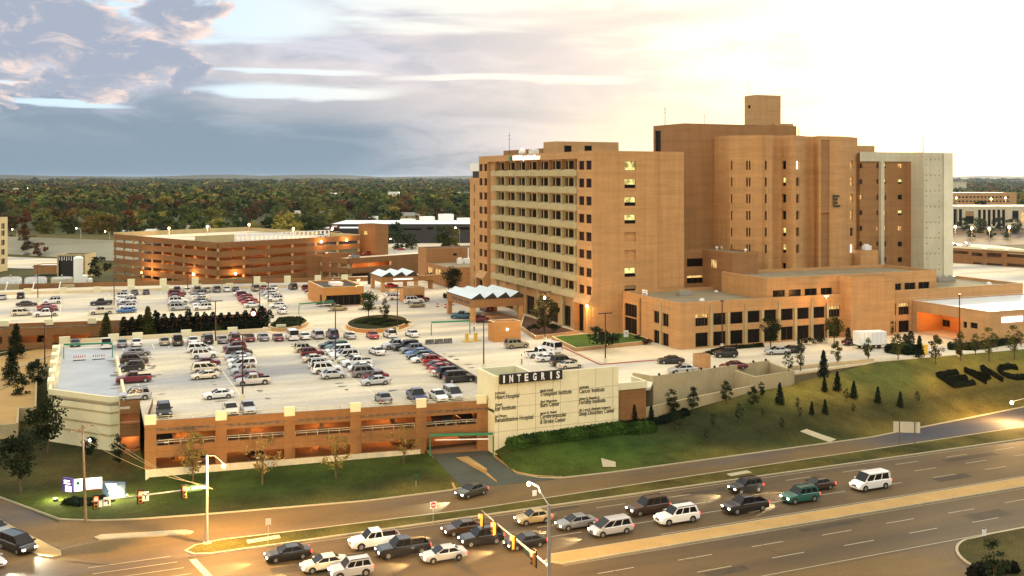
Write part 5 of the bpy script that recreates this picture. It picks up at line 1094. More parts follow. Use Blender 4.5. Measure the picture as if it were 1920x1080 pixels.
    for x in S['wx']:
        for y in (-1, 1):
            m = MB(); r = S['wr']; yc = y*(W-.10); m.tube((x, yc-.10, r), (x, yc+.12*y+(.10 if y < 0 else -.10)*0, r), r, r, 14, 0); yo = yc+.125*y
            mr = MB(); mr.tube((x, yc, r), (x, yo+.012*y, r), r*.64, r*.56, 12, 0); P.append(('wheel', m, ['tyre'])); P.append(('rim', mr, ['rim']))
            a = MB(); n = 12; ya = y*(W+.004)
            pts = [(x+(r+.07)*cos(pi*k/n), ya, r+(r+.06)*sin(pi*k/n)) for k in range(n+1)]; b.face(pts if y > 0 else pts[::-1], 1)
    xf, xr = S['st'][-2][0], S['st'][1][0]; zf = S['st'][-2][1]-.10; zr = S['st'][1][1]-.16
    for y in (-1, 1):
        m = MB(); y0, y1 = sorted((y*W*.52, y*W*.86)); m.box(xf-.06, xf+.06, y0, y1, zf-.08, zf+.07); P.append(('headlight', m, ['head']))
        m = MB(); y0, y1 = sorted((y*W*.62, y*W*.95)); m.box(xr-.075, xr+.05, y0, y1, zr-.13, zr+.10); P.append(('taillight', m, ['tail']))
    m = MB(); m.box(xr-.10, xr-.02, -.26, .26, zr-.32, zr-.18); P.append(('number_plate', m, ['plate']))
    m = MB(); m.box(xf+.0, xf+.085, -W*.45, W*.45, zf-.16, zf-.02); P.append(('grille', m, ['black']))
    return P
PARTS = {k: car_parts(k) for k in SPEC}
MESH = {}
def part_mesh(kind, idx, colour, lights):
    nm, mb, ms = PARTS[kind][idx]
    ms = [('head_on' if (m == 'head' and lights) else 'tail_on' if (m == 'tail' and lights) else m) for m in ms]
    key = (kind, idx, colour if 'paint' in ms else '', tuple(ms))
    if key not in MESH:
        me = bpy.data.meshes.new(nm); me.from_pydata(mb.v, [], mb.f)
        for m in ms: me.materials.append(PAINT[colour] if m == 'paint' else M[m])
        me.polygons.foreach_set('material_index', mb.m); me.update()
        MESH[key] = me
    return MESH[key]
CARS = []
KN = {'sedan': 'sedan', 'suv': 'SUV', 'minivan': 'minivan', 'pickup': 'pickup truck', 'van': 'van'}
def car(kind, colour, x, y, z, heading, label=None, group=None, lights=False, row=None):
    nm = {'sedan': 'sedan_car', 'suv': 'suv_car', 'minivan': 'minivan', 'pickup': 'pickup_truck', 'van': 'van'}[kind]
    t = thing(nm, label, 'truck' if kind == 'pickup' else 'van' if kind in ('van', 'minivan') else 'car', (x, y, z), group, heading)
    vk = rnd.choice(VAR.get(kind, [kind]))
    for i, (pn, mb, ms) in enumerate(PARTS[vk]):
        o = bpy.data.objects.new(pn, part_mesh(vk, i, colour, lights)); COL.objects.link(o); o.parent = t if pn != 'rim' else last; last = o
    CARS.append((t, kind, colour, row)); return t
E_, W_, Nn, Ss = 0, pi, pi/2, -pi/2
def pcar(u, v, kind, colour, h, row, z=.0, jit=True, off=.92):
    # (u, v): foot of the near side of the car in the photograph
    x, y, _ = at(u, v, z)
    if abs(sin(h)) < .5: y += off
    else: y += 2.35
    if jit: h += rnd.uniform(-.03, .03)
    return car(kind, colour, x, y, z, h, row=row)
RG_ = {}
def row(key, group, phrase, items, **kw):
    RG_[key] = (group, phrase)
    for it in items: pcar(*it[:5], key, **kw)
row('r1', 'cars along the left edge of the front deck', 'in the row beside the entrance lane', [(258, 668, 'sedan', 'grey', E_), (252, 683.5, 'suv', 'brown', E_), (247, 697, 'suv', 'black', W_), (251, 719, 'pickup', 'maroon', W_), (252, 752, 'suv', 'silver', W_)])
row('r2', 'cars in the left middle row of the front deck', 'in the left middle row of the front deck', [(376, 661, 'minivan', 'white', E_), (384, 673, 'suv', 'white', E_), (391, 687, 'sedan', 'maroon', E_), (388, 700, 'minivan', 'cream', E_), (386, 712, 'sedan', 'cream', W_)])
row('r3', 'cars in the second middle row of the front deck', 'in the second middle row of the front deck', [(441, 659, 'suv', 'maroon', W_), (449, 668, 'minivan', 'brown', E_), (447, 675, 'sedan', 'silver', W_), (452, 683, 'sedan', 'white', W_), (456, 692, 'minivan', 'white', W_), (459, 704, 'suv', 'silver', W_), (467, 713, 'sedan', 'maroon', W_), (476, 723, 'pickup', 'silver', W_)])
row('r4', 'cars in the third middle row of the front deck', 'in the third middle row of the front deck', [(575, 661, 'suv', 'cream', E_), (587, 670, 'suv', 'maroon', E_), (593, 680, 'sedan', 'cream', E_), (604, 691, 'suv', 'white', E_), (615, 701, 'suv', 'white', E_), (627, 711, 'sedan', 'silver', E_)])
row('r5', 'cars in the fourth middle row of the front deck', 'in the fourth middle row of the front deck', [(622, 654, 'sedan', 'black', W_), (634, 658, 'suv', 'green', W_), (637, 664.5, 'minivan', 'white', W_), (642, 670, 'sedan', 'white', W_), (649, 676, 'suv', 'white', W_), (661, 680, 'sedan', 'cream', W_), (671, 688, 'pickup', 'white', W_), (678, 697, 'sedan', 'white', W_), (691, 707.5, 'suv', 'grey', E_), (706, 714, 'sedan', 'maroon', W_), (707, 723, 'sedan', 'silver', W_)])
row('r6', 'cars parked along the barrier line', 'in the row against the concrete barriers', [(746, 655, 'pickup', 'silver', W_), (764, 658, 'suv', 'black', W_), (775, 663, 'suv', 'grey', W_), (787, 668.5, 'sedan', 'blue', W_), (791, 674, 'sedan', 'black', W_), (798, 680.5, 'sedan', 'white', W_), (817, 685, 'suv', 'red', E_), (825, 692, 'sedan', 'maroon', E_), (831, 698.5, 'sedan', 'red', E_), (836, 706.5, 'sedan', 'cream', E_), (852, 710, 'suv', 'black', E_), (865, 718, 'suv', 'black', E_)])
row('r7', 'cars nosed against the back wall of the front deck', 'nosed against the deck back wall', [(141, 652, 'sedan', 'black', Nn), (200, 655, 'pickup', 'white', Nn), (230, 652.5, 'sedan', 'grey', Nn), (257, 651.5, 'sedan', 'white', Nn), (310, 649.5, 'sedan', 'tan', Nn), (335, 649, 'pickup', 'olive', Nn), (364, 647.5, 'sedan', 'white', Nn), (391, 646.5, 'suv', 'black', Nn), (419, 645.5, 'sedan', 'grey', Nn), (442, 643.5, 'suv', 'maroon', Nn), (471, 642.5, 'sedan', 'maroon', Nn), (497, 641, 'sedan', 'grey', Nn), (525, 641, 'sedan', 'maroon', Nn), (552, 639.5, 'van', 'white', Nn), (575, 638.5, 'sedan', 'white', Nn), (600, 637, 'minivan', 'silver', Nn), (628, 636.5, 'suv', 'navy', Nn), (661, 637.5, 'sedan', 'silver', Nn), (704, 637, 'sedan', 'red', Nn), (737, 635.5, 'suv', 'white', Nn), (779, 634, 'sedan', 'white', Nn)])
row('r8', 'cars along the front edge of the front deck', 'behind the front parapet of the deck', [(310, 786, 'suv', 'black', Ss), (437, 782, 'sedan', 'cream', Ss), (470, 779, 'sedan', 'silver', Ss), (727, 760, 'sedan', 'grey', Nn), (791, 757, 'pickup', 'navy', Ss), (832, 756, 'sedan', 'white', Ss), (859, 752, 'minivan', 'silver', Ss)])
for q in ((411, 749, 'sedan', 'white', W_, 'white sedan driving alone across the front part of the deck'), (713, 668, 'sedan', 'white', Nn+.15, 'white sedan rolling away along the aisle of the deck'), (972, 653.5, 'suv', 'tan', E_, 'tan SUV in front of the glowing orange stair enclosure'), (1016, 671, 'pickup', 'white', E_, 'white pickup truck beside two people on the plaza'), (1031, 679, 'sedan', 'white', E_, 'white sedan between pickup and dark SUV on the plaza'), (1061, 687, 'suv', 'olive', E_, 'dark SUV squeezed between two pale sedans on the plaza'), (1073, 692, 'sedan', 'cream', E_, 'cream sedan nearest the top of the sign wall'),
          (1263, 683, 'sedan', 'black', W_-.35, 'black coupe on the pale plaza drive'), (1286, 701, 'sedan', 'silver', W_-.2, 'silver sedan half hidden by the brick vent shaft'), (1366, 671, 'suv', 'black', W_-.3, 'black SUV in front of the podium windows'), (1463, 665.5, 'sedan', 'silver', W_-.3, 'silver sedan next to the black one by the podium tree'), (1489, 663, 'sedan', 'black', W_-.3, 'black sedan right of the silver one by the podium tree'), (1381, 694, 'sedan', 'maroon', W_-.25, 'maroon sedan behind the tall retaining wall'), (1606, 648, 'sedan', 'black', E_, 'black sedan left of the white box trailer'),
          (637, 583, 'sedan', 'gold', E_, 'gold sedan at the front of the orange lodge'), (613, 575, 'suv', 'olive', W_-.5, 'dark green SUV at the corner of the orange lodge'), (692, 581, 'sedan', 'cream', W_, 'cream sedan half hidden behind the tree on the oval planter'), (738, 558, 'sedan', 'white', E_, 'white sedan beside the brown stair enclosure, farther one'), (744, 563, 'suv', 'white', E_, 'white SUV beside the brown stair enclosure, nearer one'), (778, 569, 'suv', 'white', E_, 'white SUV in front of the brown stair enclosure'), (784, 577, 'sedan', 'tan', E_, 'tan sedan before the white SUV and brown stair enclosure'), (790, 566, 'suv', 'maroon', E_, 'maroon SUV tucked against the brown stair enclosure'),
          (869, 598, 'pickup', 'teal', W_-.4, 'dark blue pickup truck under the large drive canopy'), (735, 540, 'sedan', 'red', E_, 'red sedan under the small drive canopy'), (918, 585, 'suv', 'maroon', Nn, 'maroon SUV parked under the large drive canopy'), (901, 604, 'sedan', 'maroon', W_, 'maroon car leaving the large drive canopy')):
    t = pcar(*q[:5], None, jit=False); t['label'] = q[5]
car('van', 'white', *at(1032, 660, 0)[:2], 0, Nn+.2, 'white and blue van parked behind the white pickup')
row('b1', 'cars at the left of the rear deck', 'in the left cluster on the rear deck', [(98, 570, 'suv', 'white', W_), (50, 575, 'sedan', 'brown', E_), (41, 592.5, 'minivan', 'cream', E_), (88, 580, 'sedan', 'red', E_), (90, 585, 'sedan', 'maroon', E_), (86, 594, 'pickup', 'white', W_)])
row('b2', 'cars in the second cluster of the rear deck', 'in the second cluster on the rear deck', [(190, 573, 'pickup', 'black', W_), (190, 590, 'pickup', 'cream', W_), (234, 560, 'suv', 'white', E_), (236, 565, 'sedan', 'white', E_), (241, 569.5, 'suv', 'white', W_), (238, 575, 'sedan', 'grey', E_), (240, 581, 'suv', 'white', W_), (237, 587.5, 'sedan', 'blue', W_)])
row('b3', 'cars in the third cluster of the rear deck', 'in the third cluster on the rear deck', [(332, 556, 'suv', 'maroon', E_), (331, 560, 'sedan', 'maroon', E_), (331, 565, 'sedan', 'white', E_), (335, 570, 'suv', 'white', E_), (333, 576, 'sedan', 'grey', E_), (337, 582.5, 'suv', 'silver', E_)])
row('b4', 'cars in the fourth cluster of the rear deck', 'in the fourth cluster on the rear deck', [(374, 556, 'suv', 'grey', W_), (375, 560, 'sedan', 'white', W_), (377, 565, 'sedan', 'cream', W_), (375, 570, 'sedan', 'grey', W_), (378, 575, 'sedan', 'white', W_), (381, 582, 'suv', 'white', W_)])
row('b5', 'cars in the fifth cluster of the rear deck', 'in the fifth cluster on the rear deck', [(452, 555, 'sedan', 'white', E_), (459, 559, 'suv', 'maroon', E_), (461, 563, 'sedan', 'red', E_), (466, 567, 'sedan', 'maroon', E_), (470, 571.5, 'sedan', 'red', E_), (475, 577, 'sedan', 'white', E_), (495, 590, 'sedan', 'maroon', Nn)])
row('b6', 'cars in the sixth cluster of the rear deck', 'in the sixth cluster on the rear deck', [(502, 551, 'suv', 'white', W_), (508, 555, 'sedan', 'silver', W_), (512, 560, 'sedan', 'white', W_), (517, 566, 'suv', 'white', W_), (523, 578, 'sedan', 'white', W_), (532, 590, 'sedan', 'white', Nn)])
row('b7', 'cars nosed against the far wall of the rear deck', 'nosed against the rear deck far wall', [(4, 563, 'sedan', 'silver', Nn), (38, 561, 'suv', 'black', Nn), (234, 554, 'sedan', 'white', Nn), (253, 554, 'sedan', 'black', Nn), (275, 553, 'sedan', 'black', Nn), (333, 550, 'suv', 'grey', Nn), (352, 550, 'sedan', 'white', Nn), (371, 549.5, 'suv', 'grey', Nn), (390, 549, 'sedan', 'tan', Nn), (408, 549, 'suv', 'grey', Nn), (427, 548, 'sedan', 'white', Nn), (444, 548, 'sedan', 'black', Nn), (481, 547, 'suv', 'tan', Nn), (497, 545.5, 'sedan', 'red', Nn), (516, 545, 'sedan', 'white', Nn), (552, 544, 'suv', 'black', Nn)])
row('b8', 'cars left of the orange lodge', 'left of the orange lodge', [(583, 545, 'minivan', 'maroon', E_), (587, 550, 'sedan', 'maroon', E_), (592, 555, 'sedan', 'cream', E_)])
# order each row front (nearest the street) to back / left to right and write labels
for key, (group, phrase) in RG_.items():
    L = [c for c in CARS if c[3] == key]; across = key in ('r7', 'r8', 'b7')
    cnt = {}
    L.sort(key=lambda c: c[0].location.x if across else c[0].location.y)
    for c in L: cnt[(c[1], c[2])] = cnt.get((c[1], c[2]), 0)+1
    seen = {}
    for c in L:
        k = (c[1], c[2]); seen[k] = seen.get(k, 0)+1; base = '%s %s' % (c[2], KN[c[1]])
        if cnt[k] > 1: base = '%s %s, %s from %s,' % (c[2], KN[c[1]], ORD[seen[k]], 'the left' if across else 'the street side')
        c[0]['label'] = base+' '+phrase; c[0]['group'] = group
# cars standing in the street lanes, lamps on
Z = -6.99
for (u, kind, colour, lane, lab) in ((540, 'sedan', 'black', 106.9, 'black sedan first in the far traffic lane'), (702, 'pickup', 'white', 106.9, 'white crew cab pickup truck in the far traffic lane'), (868, 'sedan', 'brown', 106.9, 'dark brown sedan behind the white pickup in the far lane'), (1000, 'sedan', 'gold', 106.9, 'gold sedan in the far lane near the lamp post'), (1080, 'sedan', 'grey', 103.5, 'grey sedan in the middle lane right of the lamp post'), (1215, 'suv', 'brown', 104.6, 'dark brown SUV in the far lane beyond the silver minivan'), (1398, 'suv', 'black', 106.7, 'black SUV in the far lane left of the white van'), (1532, 'sedan', 'brown', 104.0, 'brown sedan left of the white passenger van'),
                                     (608, 'sedan', 'cream', 102.6, 'cream sedan first in the middle traffic lane'), (755, 'pickup', 'black', 103.3, 'black pickup truck in the middle lane behind the cream sedan'), (902, 'suv', 'black', 103.0, 'black SUV in the middle lane by the signal heads'), (658, 'suv', 'silver', 99.9, 'silver SUV first in the near traffic lane'), (832, 'sedan', 'silver', 100.2, 'silver sedan second in the near traffic lane'), (985, 'sedan', 'black', 100.2, 'black sedan in the near lane left of the lamp post'), (1145, 'minivan', 'silver', 100.2, 'silver minivan in the near lane right of the lamp post'), (1269, 'suv', 'white', 100.5, 'white SUV following the silver minivan in the near lane'), (1397, 'pickup', 'black', 100.6, 'black pickup truck behind the white SUV in the near lane'), (1500, 'suv', 'green', 101.0, 'dark green SUV left of the white passenger van'), (1632, 'van', 'white', 101.6, 'white passenger van last in the queue of street traffic')):
    x, y = on_b(u, lane); car(kind, colour, x, y, Z, pi+rnd.uniform(-.02, .02), lab, 'traffic queued in the street', True)
x, y, _ = at(33, 1030, -7); car('minivan', 'black', x, y, -7.02, radians(-58), 'black minivan with lit headlights waiting at the left intersection', None, True)
x, y, _ = at(-22, 1060, -7); car('sedan', 'silver', x, y, -7.02, radians(-58), 'silver car with lit headlights mostly cut off at the left frame edge', None, True)
x, y, _ = at(-10, 1000, -7); car('sedan', 'grey', x, y, -7.02, radians(-58), 'grey car with lit headlights behind the black minivan at left', None, True)
x, y, _ = at(884, 928, -6.9); car('sedan', 'olive', x, y, -6.97, radians(200), 'dark car turning out of the garage driveway', None, True)
# garage interior, roof of big garage, far roads
for (s, d, z, kind, colour, lab) in ((2.2, 4, -3.0, 'suv', 'black', 'black SUV inside the garage at the upper left opening'), (6.4, 4.5, -5.97, 'suv', 'brown', 'dark SUV inside the lower left garage opening'), (14, 4.2, -5.97, 'suv', 'black', 'black SUV inside the second lower garage opening'), (40.5, 4.5, -3.0, 'minivan', 'black', 'black minivan inside the upper right garage opening'), (43.5, 4.4, -3.0, 'suv', 'black', 'black SUV beside the minivan in the upper right opening')):
    p = gp(s, d); car(kind, colour, p[0], p[1], z, Nn, lab)
for (u, v, Y, kind, colour, lab) in ((612, 437, 392, 'suv', 'white', 'left white SUV on the big garage roof by a lamp'), (633, 437, 394, 'suv', 'cream', 'cream SUV on the big garage roof near the stair tower'), (603, 443, 384, 'sedan', 'white', 'white sedan at the roof edge of the big garage')):
    p = at_d(u, v, Y); car(kind, colour, p[0], p[1], 10.12, radians(24), lab)
for (u, Y, kind, colour, lab) in ((612, 372, 'sedan', 'silver', 'silver sedan on the garage wing roof at left'), (664, 366, 'sedan', 'grey', 'grey sedan on the garage wing roof corner'), (690, 380, 'sedan', 'red', 'red sedan glowing on the garage wing roof')):
    p = at_d(u, 480, Y); car(kind, colour, p[0], p[1], wzt-1.08, radians(24), lab)
for (u, v, z, kind, colour, lab) in ((52, 478, -6.9, 'sedan', 'grey', 'grey car on the far highway at left'), (88, 475, -6.9, 'van', 'white', 'white van on the far highway at left'), (145, 482, -6.9, 'van', 'white', 'white van behind the tall storage tank'), (185, 481, -6.9, 'suv', 'silver', 'silver SUV on the far highway near the garage'), (764, 451, -6.9, 'sedan', 'white', 'white car on the far road left of the clinic'), (752, 469, -6.9, 'sedan', 'red', 'red car on the far road by the stair tower'), (812, 450, -6.9, 'suv', 'white', 'white SUV on the far road below street lamps')):
    x, y, _ = at(u, v, z); car(kind, colour, x, y, z, .1, lab)
p = at_d(1812, 455, 410); car('sedan', 'white', p[0], p[1], rz-.88, radians(20), 'white sedan on the roof of the right garage')
p = at_d(1787, 453, 405); car('sedan', 'black', p[0], p[1], rz-.88, radians(20), 'black sedan on the right garage roof by the stair tower')
# white box trailer
x, y, _ = at(1638, 655, 0); t = thing('box_trailer', 'white box trailer parked by the emergency drive', 'trailer', (x, y, 0), None, -.2)
mb = MB(); ox, oy = x, y; mb.box(ox-2.9, ox+2.9, oy+.2, oy+2.5, .8, 3.3); mb.build('box', M['white'], t)
mb = MB(); mb.box(ox-2.8, ox+3.6, oy+.7, oy+2.0, .55, .79); mb.build('chassis', M['black'], t)
for dx in (-1.6, 1.4):
    for dy in (.3, 2.2): mb = MB(); mb.tube((ox+dx, oy+dy, .4), (ox+dx, oy+dy+.25, .4), .4, .4, 12); mb.build('wheel', M['tyre'], t)
mb = MB()
for k in range(7): mb.box(ox-2.7+k*.88, ox-2.66+k*.88, oy+.17, oy+.199, .85, 3.25)
mb.build('ribs', M['conc_l'], t)
# ================= TREES AND PLANTING =================
import numpy as np
def leaf_quad(mb, c, s, r, sh, flat=0):
    a = Vector((r.gauss(0, 1), r.gauss(0, 1), r.gauss(0, 1)*(1-flat))).normalized(); b = a.cross(Vector((r.gauss(0, 1), r.gauss(0, 1), r.gauss(0, 1)))).normalized()
    a *= s; b *= s*.75; c = Vector(c)
    mb.face([c-a-b*.4, c+b, c+a-b*.2, c-b], 0, sh)
def crown(kind, seed):
    r = random.Random(seed); mb = MB()
    def clump(c, rad, n, s, base):
        for _ in range(n):
            d = Vector((r.gauss(0, 1), r.gauss(0, 1), r.gauss(0, 1))).normalized()*rad*(r.random()**.45)
            leaf_quad(mb, (c[0]+d.x, c[1]+d.y, c[2]+d.z*.85), s*r.uniform(.7, 1.3), r, base*r.uniform(.75, 1.25))
    if kind == 'round':
        for _ in range(20):
            a = r.uniform(0, 2*pi); q = r.random()**.5; z = r.uniform(-1, 1); k = sqrt(max(0, 1-z*z))
            clump((.29*q*k*cos(a), .29*q*k*sin(a), .60+.29*z), .15, 75, .026, r.uniform(.75, 1.25))
    elif kind == 'oval':
        for _ in range(18):
            a = r.uniform(0, 2*pi); q = r.random()**.5; z = r.uniform(-1, 1); k = sqrt(max(0, 1-z*z))*(1-.25*z)
            clump((.21*q*k*cos(a), .21*q*k*sin(a), .56+.36*z), .11, 60, .024, r.uniform(.7, 1.3))
    elif kind == 'sparse':
        for _ in range(30):
            a = r.uniform(0, 2*pi); q = r.random()**.5; z = r.uniform(-1, 1); k = sqrt(max(0, 1-z*z))
            clump((.24*q*k*cos(a), .24*q*k*sin(a), .60+.36*z), .085, 26, .022, r.uniform(.7, 1.35))
    elif kind == 'airy':
        for _ in range(34):
            a = r.uniform(0, 2*pi); q = r.random()**.5; z = r.uniform(-1, 1); k = sqrt(max(0, 1-z*z))
            clump((.36*q*k*cos(a), .36*q*k*sin(a), .58+.36*z), .075, 18, .020, r.uniform(.7, 1.3))
    elif kind == 'conifer':
        for k in range(20):
            z = .07+.89*k/20; rad = .23*(1-(z-.05)/.97)**.9
            for j in range(max(5, int(14*(1-z*.5)))):
                a = r.uniform(0, 2*pi); clump((rad*.58*cos(a), rad*.58*sin(a), z-.02), rad*.5+.02, 9, .024, r.uniform(.7, 1.25))
    elif kind == 'column':
        for k in range(14):
            z = .05+.90*k/14; rad = .20*min(1, (1.02-z)*2.6)*(.75+.25*min(1, z*5))
            for j in range(8):
                a = r.uniform(0, 2*pi); clump((rad*.6*cos(a), rad*.6*sin(a), z), rad*.42, 9, .03, r.uniform(.75, 1.25))
    elif kind == 'bush':
        for _ in range(12):
            a = r.uniform(0, 2*pi); q = r.random()**.5; clump((.5*q*cos(a), .5*q*sin(a), .25+.45*r.random()*(1-q*.5)), .22, 34, .06, r.uniform(.7, 1.3))
    elif kind in ('far', 'far_tall'):
        W, Hh, n = (.40, .40, 20) if kind == 'far' else (.28, .44, 18)
        for _ in range(n):
            a = r.uniform(0, 2*pi); q = r.random()**.4; z = r.uniform(-1, 1); k = sqrt(max(0, 1-z*z))
            clump((W*q*k*cos(a), W*q*k*sin(a), .50+Hh*z), .15, 34, .045, r.uniform(.78, 1.22))
    me = mb.build('crown', M['leaf'], None, shade=True).data
    bpy.data.objects.remove(bpy.data.objects['crown'] if 'crown' in bpy.data.objects else None)
    return me
def trunk(kind, seed):
    r = random.Random(seed); mb = MB(); top = .96 if kind == 'conifer' else .5
    mb.tube((0, 0, -.04), (0, 0, top*.6), .022, .015, 7); mb.tube((0, 0, top*.6), (.01, 0, top), .015, .005, 6)
    if kind not in ('conifer', 'column', 'bush'):
        for k in range(6): a = r.uniform(0, 2*pi); z = .2+.05*k; mb.tube((0, 0, z), (.17*cos(a), .17*sin(a), z+.26), .010, .003, 5)
    o = mb.build('trunk', M['bark']); me = o.data; bpy.data.objects.remove(o); return me
CROWN = {k: [crown(k, 10*i+j) for j in range(3)] for i, k in enumerate(('round', 'oval', 'sparse', 'conifer', 'column', 'bush', 'far', 'far_tall', 'airy'))}
TRUNK = {k: trunk(k, i) for i, k in enumerate(CROWN)}
TN = {'round': 'tree', 'oval': 'tree', 'sparse': 'sapling', 'conifer': 'conifer', 'column': 'arborvitae', 'bush': 'shrub', 'far': 'tree', 'far_tall': 'tree', 'airy': 'tree'}
def tree(kind, loc, h, colr, label, group=None, wide=1.0):
    t = thing(TN[kind], label, {'sapling': 'tree', 'conifer': 'tree', 'arborvitae': 'shrub'}.get(TN[kind], TN[kind]), loc, group, rnd.uniform(0, 6.28)); t.scale = (h*wide, h*wide, h)
    k = rnd.uniform(.85, 1.15)
    o = bpy.data.objects.new('crown', rnd.choice(CROWN[kind])); COL.objects.link(o); o.parent = t; o.color = (colr[0]*k, colr[1]*k*rnd.uniform(.93, 1.07), colr[2]*k, 1)
    if kind != 'bush':
        o = bpy.data.objects.new('trunk', TRUNK[kind]); COL.objects.link(o); o.parent = t
    return t
DKG, DKC, MIDG, OLV, TAN, RUST, YEL, ORG = (.022, .032, .012), (.014, .026, .014), (.042, .066, .016), (.075, .078, .018), (.24, .175, .055), (.105, .038, .012), (.22, .17, .025), (.21, .135, .04)
def slope_at(u, v):
    z = -4.0
    for _ in range(30):
        x, y, _z = at(u, v, z); z2 = lawn_z(x, y); z = z*.5+z2*.5
    x, y, _z = at(u, v, z); return x, y, lawn_z(x, y)
def grp_trees(lst, phrase, group, base=None):
    lst = sorted(lst, key=lambda q: q[0]); cnt, seen = {}, {}
    for q in lst: cnt[q[5]] = cnt.get(q[5], 0)+1
    for (u, v, hp, kind, colr, nm) in lst:
        if base is None: x, y, z = slope_at(u, v)
        else: x, y, z = at(u, v, base)
        seen[nm] = seen.get(nm, 0)+1
        lab = '%s %s' % (nm, phrase) if cnt[nm] == 1 else '%s, %s from left, %s' % (nm, ORD[seen[nm]], phrase)
        tree(kind, (x, y, z), hp*dep(x, y)/FP, colr, lab, group)
C_, S_, O_ = ('conifer', DKC, 'dark conifer'), ('sparse', DKG, 'thin dark sapling'), ('oval', DKG, 'dense dark leafy tree')
grp_trees([(1189, 797, 42, *C_), (1221, 797, 40, *C_), (1259, 782, 55, *O_), (1300, 773, 50, *O_), (1362, 758, 46, *O_), (1412, 767, 44, *O_), (1428, 745, 30, *O_), (1462, 758, 44, *C_), (1495, 768, 22, *S_), (1522, 777, 26, *C_), (1547, 776, 30, *C_), (1270, 805, 32, *S_), (1337, 801, 26, *S_), (1386, 793, 36, *S_), (1430, 781, 16, *S_), (1324, 826, 24, *S_), (1466, 807, 24, *S_), (1546, 734, 30, *C_), (1570, 733, 40, *C_), (1587, 753, 24, *S_), (1601, 747, 36, *C_), (1646, 756, 34, *C_), (1688, 763, 32, *C_), (1720, 757, 24, *S_), (1500, 783, 20, *S_), (1600, 775, 18, *S_)], 'on the lawn slope right of the sign wall', 'young trees on the sloping lawn')
G_ = ('oval', OLV, 'young green tree')
grp_trees([(1478, 700, 42, 'sparse', DKG, 'thin dark sapling'), (1501, 695, 50, 'sparse', DKG, 'thin dark sapling'), (1544, 707, 54, 'conifer', DKC, 'dark conifer'), (1570, 684, 46, *G_), (1628, 674, 42, *G_), (1684, 674, 50, *G_), (1724, 670, 44, *C_), (1754, 682, 56, *G_), (1801, 674, 54, *G_), (1829, 664, 40, *G_), (1855, 676, 62, 'sparse', OLV, 'slender pale sapling'), (1902, 672, 62, 'sparse', OLV, 'slender pale sapling')], 'along the upper lawn edge', 'trees along the upper lawn edge', 0 and None)
grp_trees([(362, 908, 98, 'sparse', TAN, 'thin tan autumn tree'), (492, 908, 98, 'airy', TAN, 'pale tan autumn tree'), (630, 897, 88, 'airy', TAN, 'pale tan autumn tree'), (757, 870, 80, 'airy', ORG, 'ochre autumn tree')], 'on the lawn before the garage front', 'autumn trees before the garage front')
grp_trees([(168, 864, 46, 'round', DKC, 'round dark tree'), (222, 874, 62, 'oval', DKC, 'oval dark tree'), (90, 850, 110, 'round', DKG, 'tall dark tree'), (40, 760, 62, 'oval', DKG, 'oval dark tree'), (68, 735, 60, 'round', DKG, 'round dark tree'), (38, 925, 120, 'round', DKG, 'big shadowy tree'), (18, 742, 62, 'sparse', DKG, 'thin dark tree')], 'left of the cream ramp wall', 'dark trees left of the cream wall')
for (u, v, hp, lab) in ((22, 708, 62, 'lower of two tall pines at the left edge'), (30, 668, 66, 'upper of two tall pines at the left edge'), (199, 636, 54, 'broad conifer before the brown rear deck wall'), (277, 632, 62, 'broad conifer standing before the dark conifer hedge'), (76, 648, 22, 'small round shrub tree by the brown wall openings')):
    z = -4.6 if u < 100 else -2.6; x, y, _ = at(u, v, z); tree('conifer' if v != 648 else 'round', (x, y, z), hp*dep(x, y)/FP, OLV if u > 150 else DKG, lab, None, 1.15)
n = 0
for i in range(19):     # two dense rows of arborvitae in the sunken strip
    u = 232+i*15.2; v = 628-i*.7; x, y, z = at(u, v, -2.6); y = 240.5+rnd.uniform(-.6, .6); x = on_b(u, y)[0]
    tree('column', (x, y, -2.6), 5.6*rnd.uniform(.85, 1.12), (.008, .013, .007), 'black green arborvitae, %s from the left in the rear hedge row' % ORD[i+1], 'rear row of dark arborvitae', 1.05)
for i in range(15):
    u = 318+i*13.0; y = 227.0+rnd.uniform(-1, 1); x = on_b(u, y)[0]
    tree('column' if i not in (7,) else 'round', (x, y, -2.6), (3.9 if i < 10 else 5.0)*rnd.uniform(.85, 1.15), (.012, .02, .009) if i != 7 else OLV, ('dark arborvitae, %s from the left in the front hedge row' % ORD[i+1]) if i != 7 else 'olive green tree amid the front arborvitae row', 'front row of dark arborvitae', 1.15)
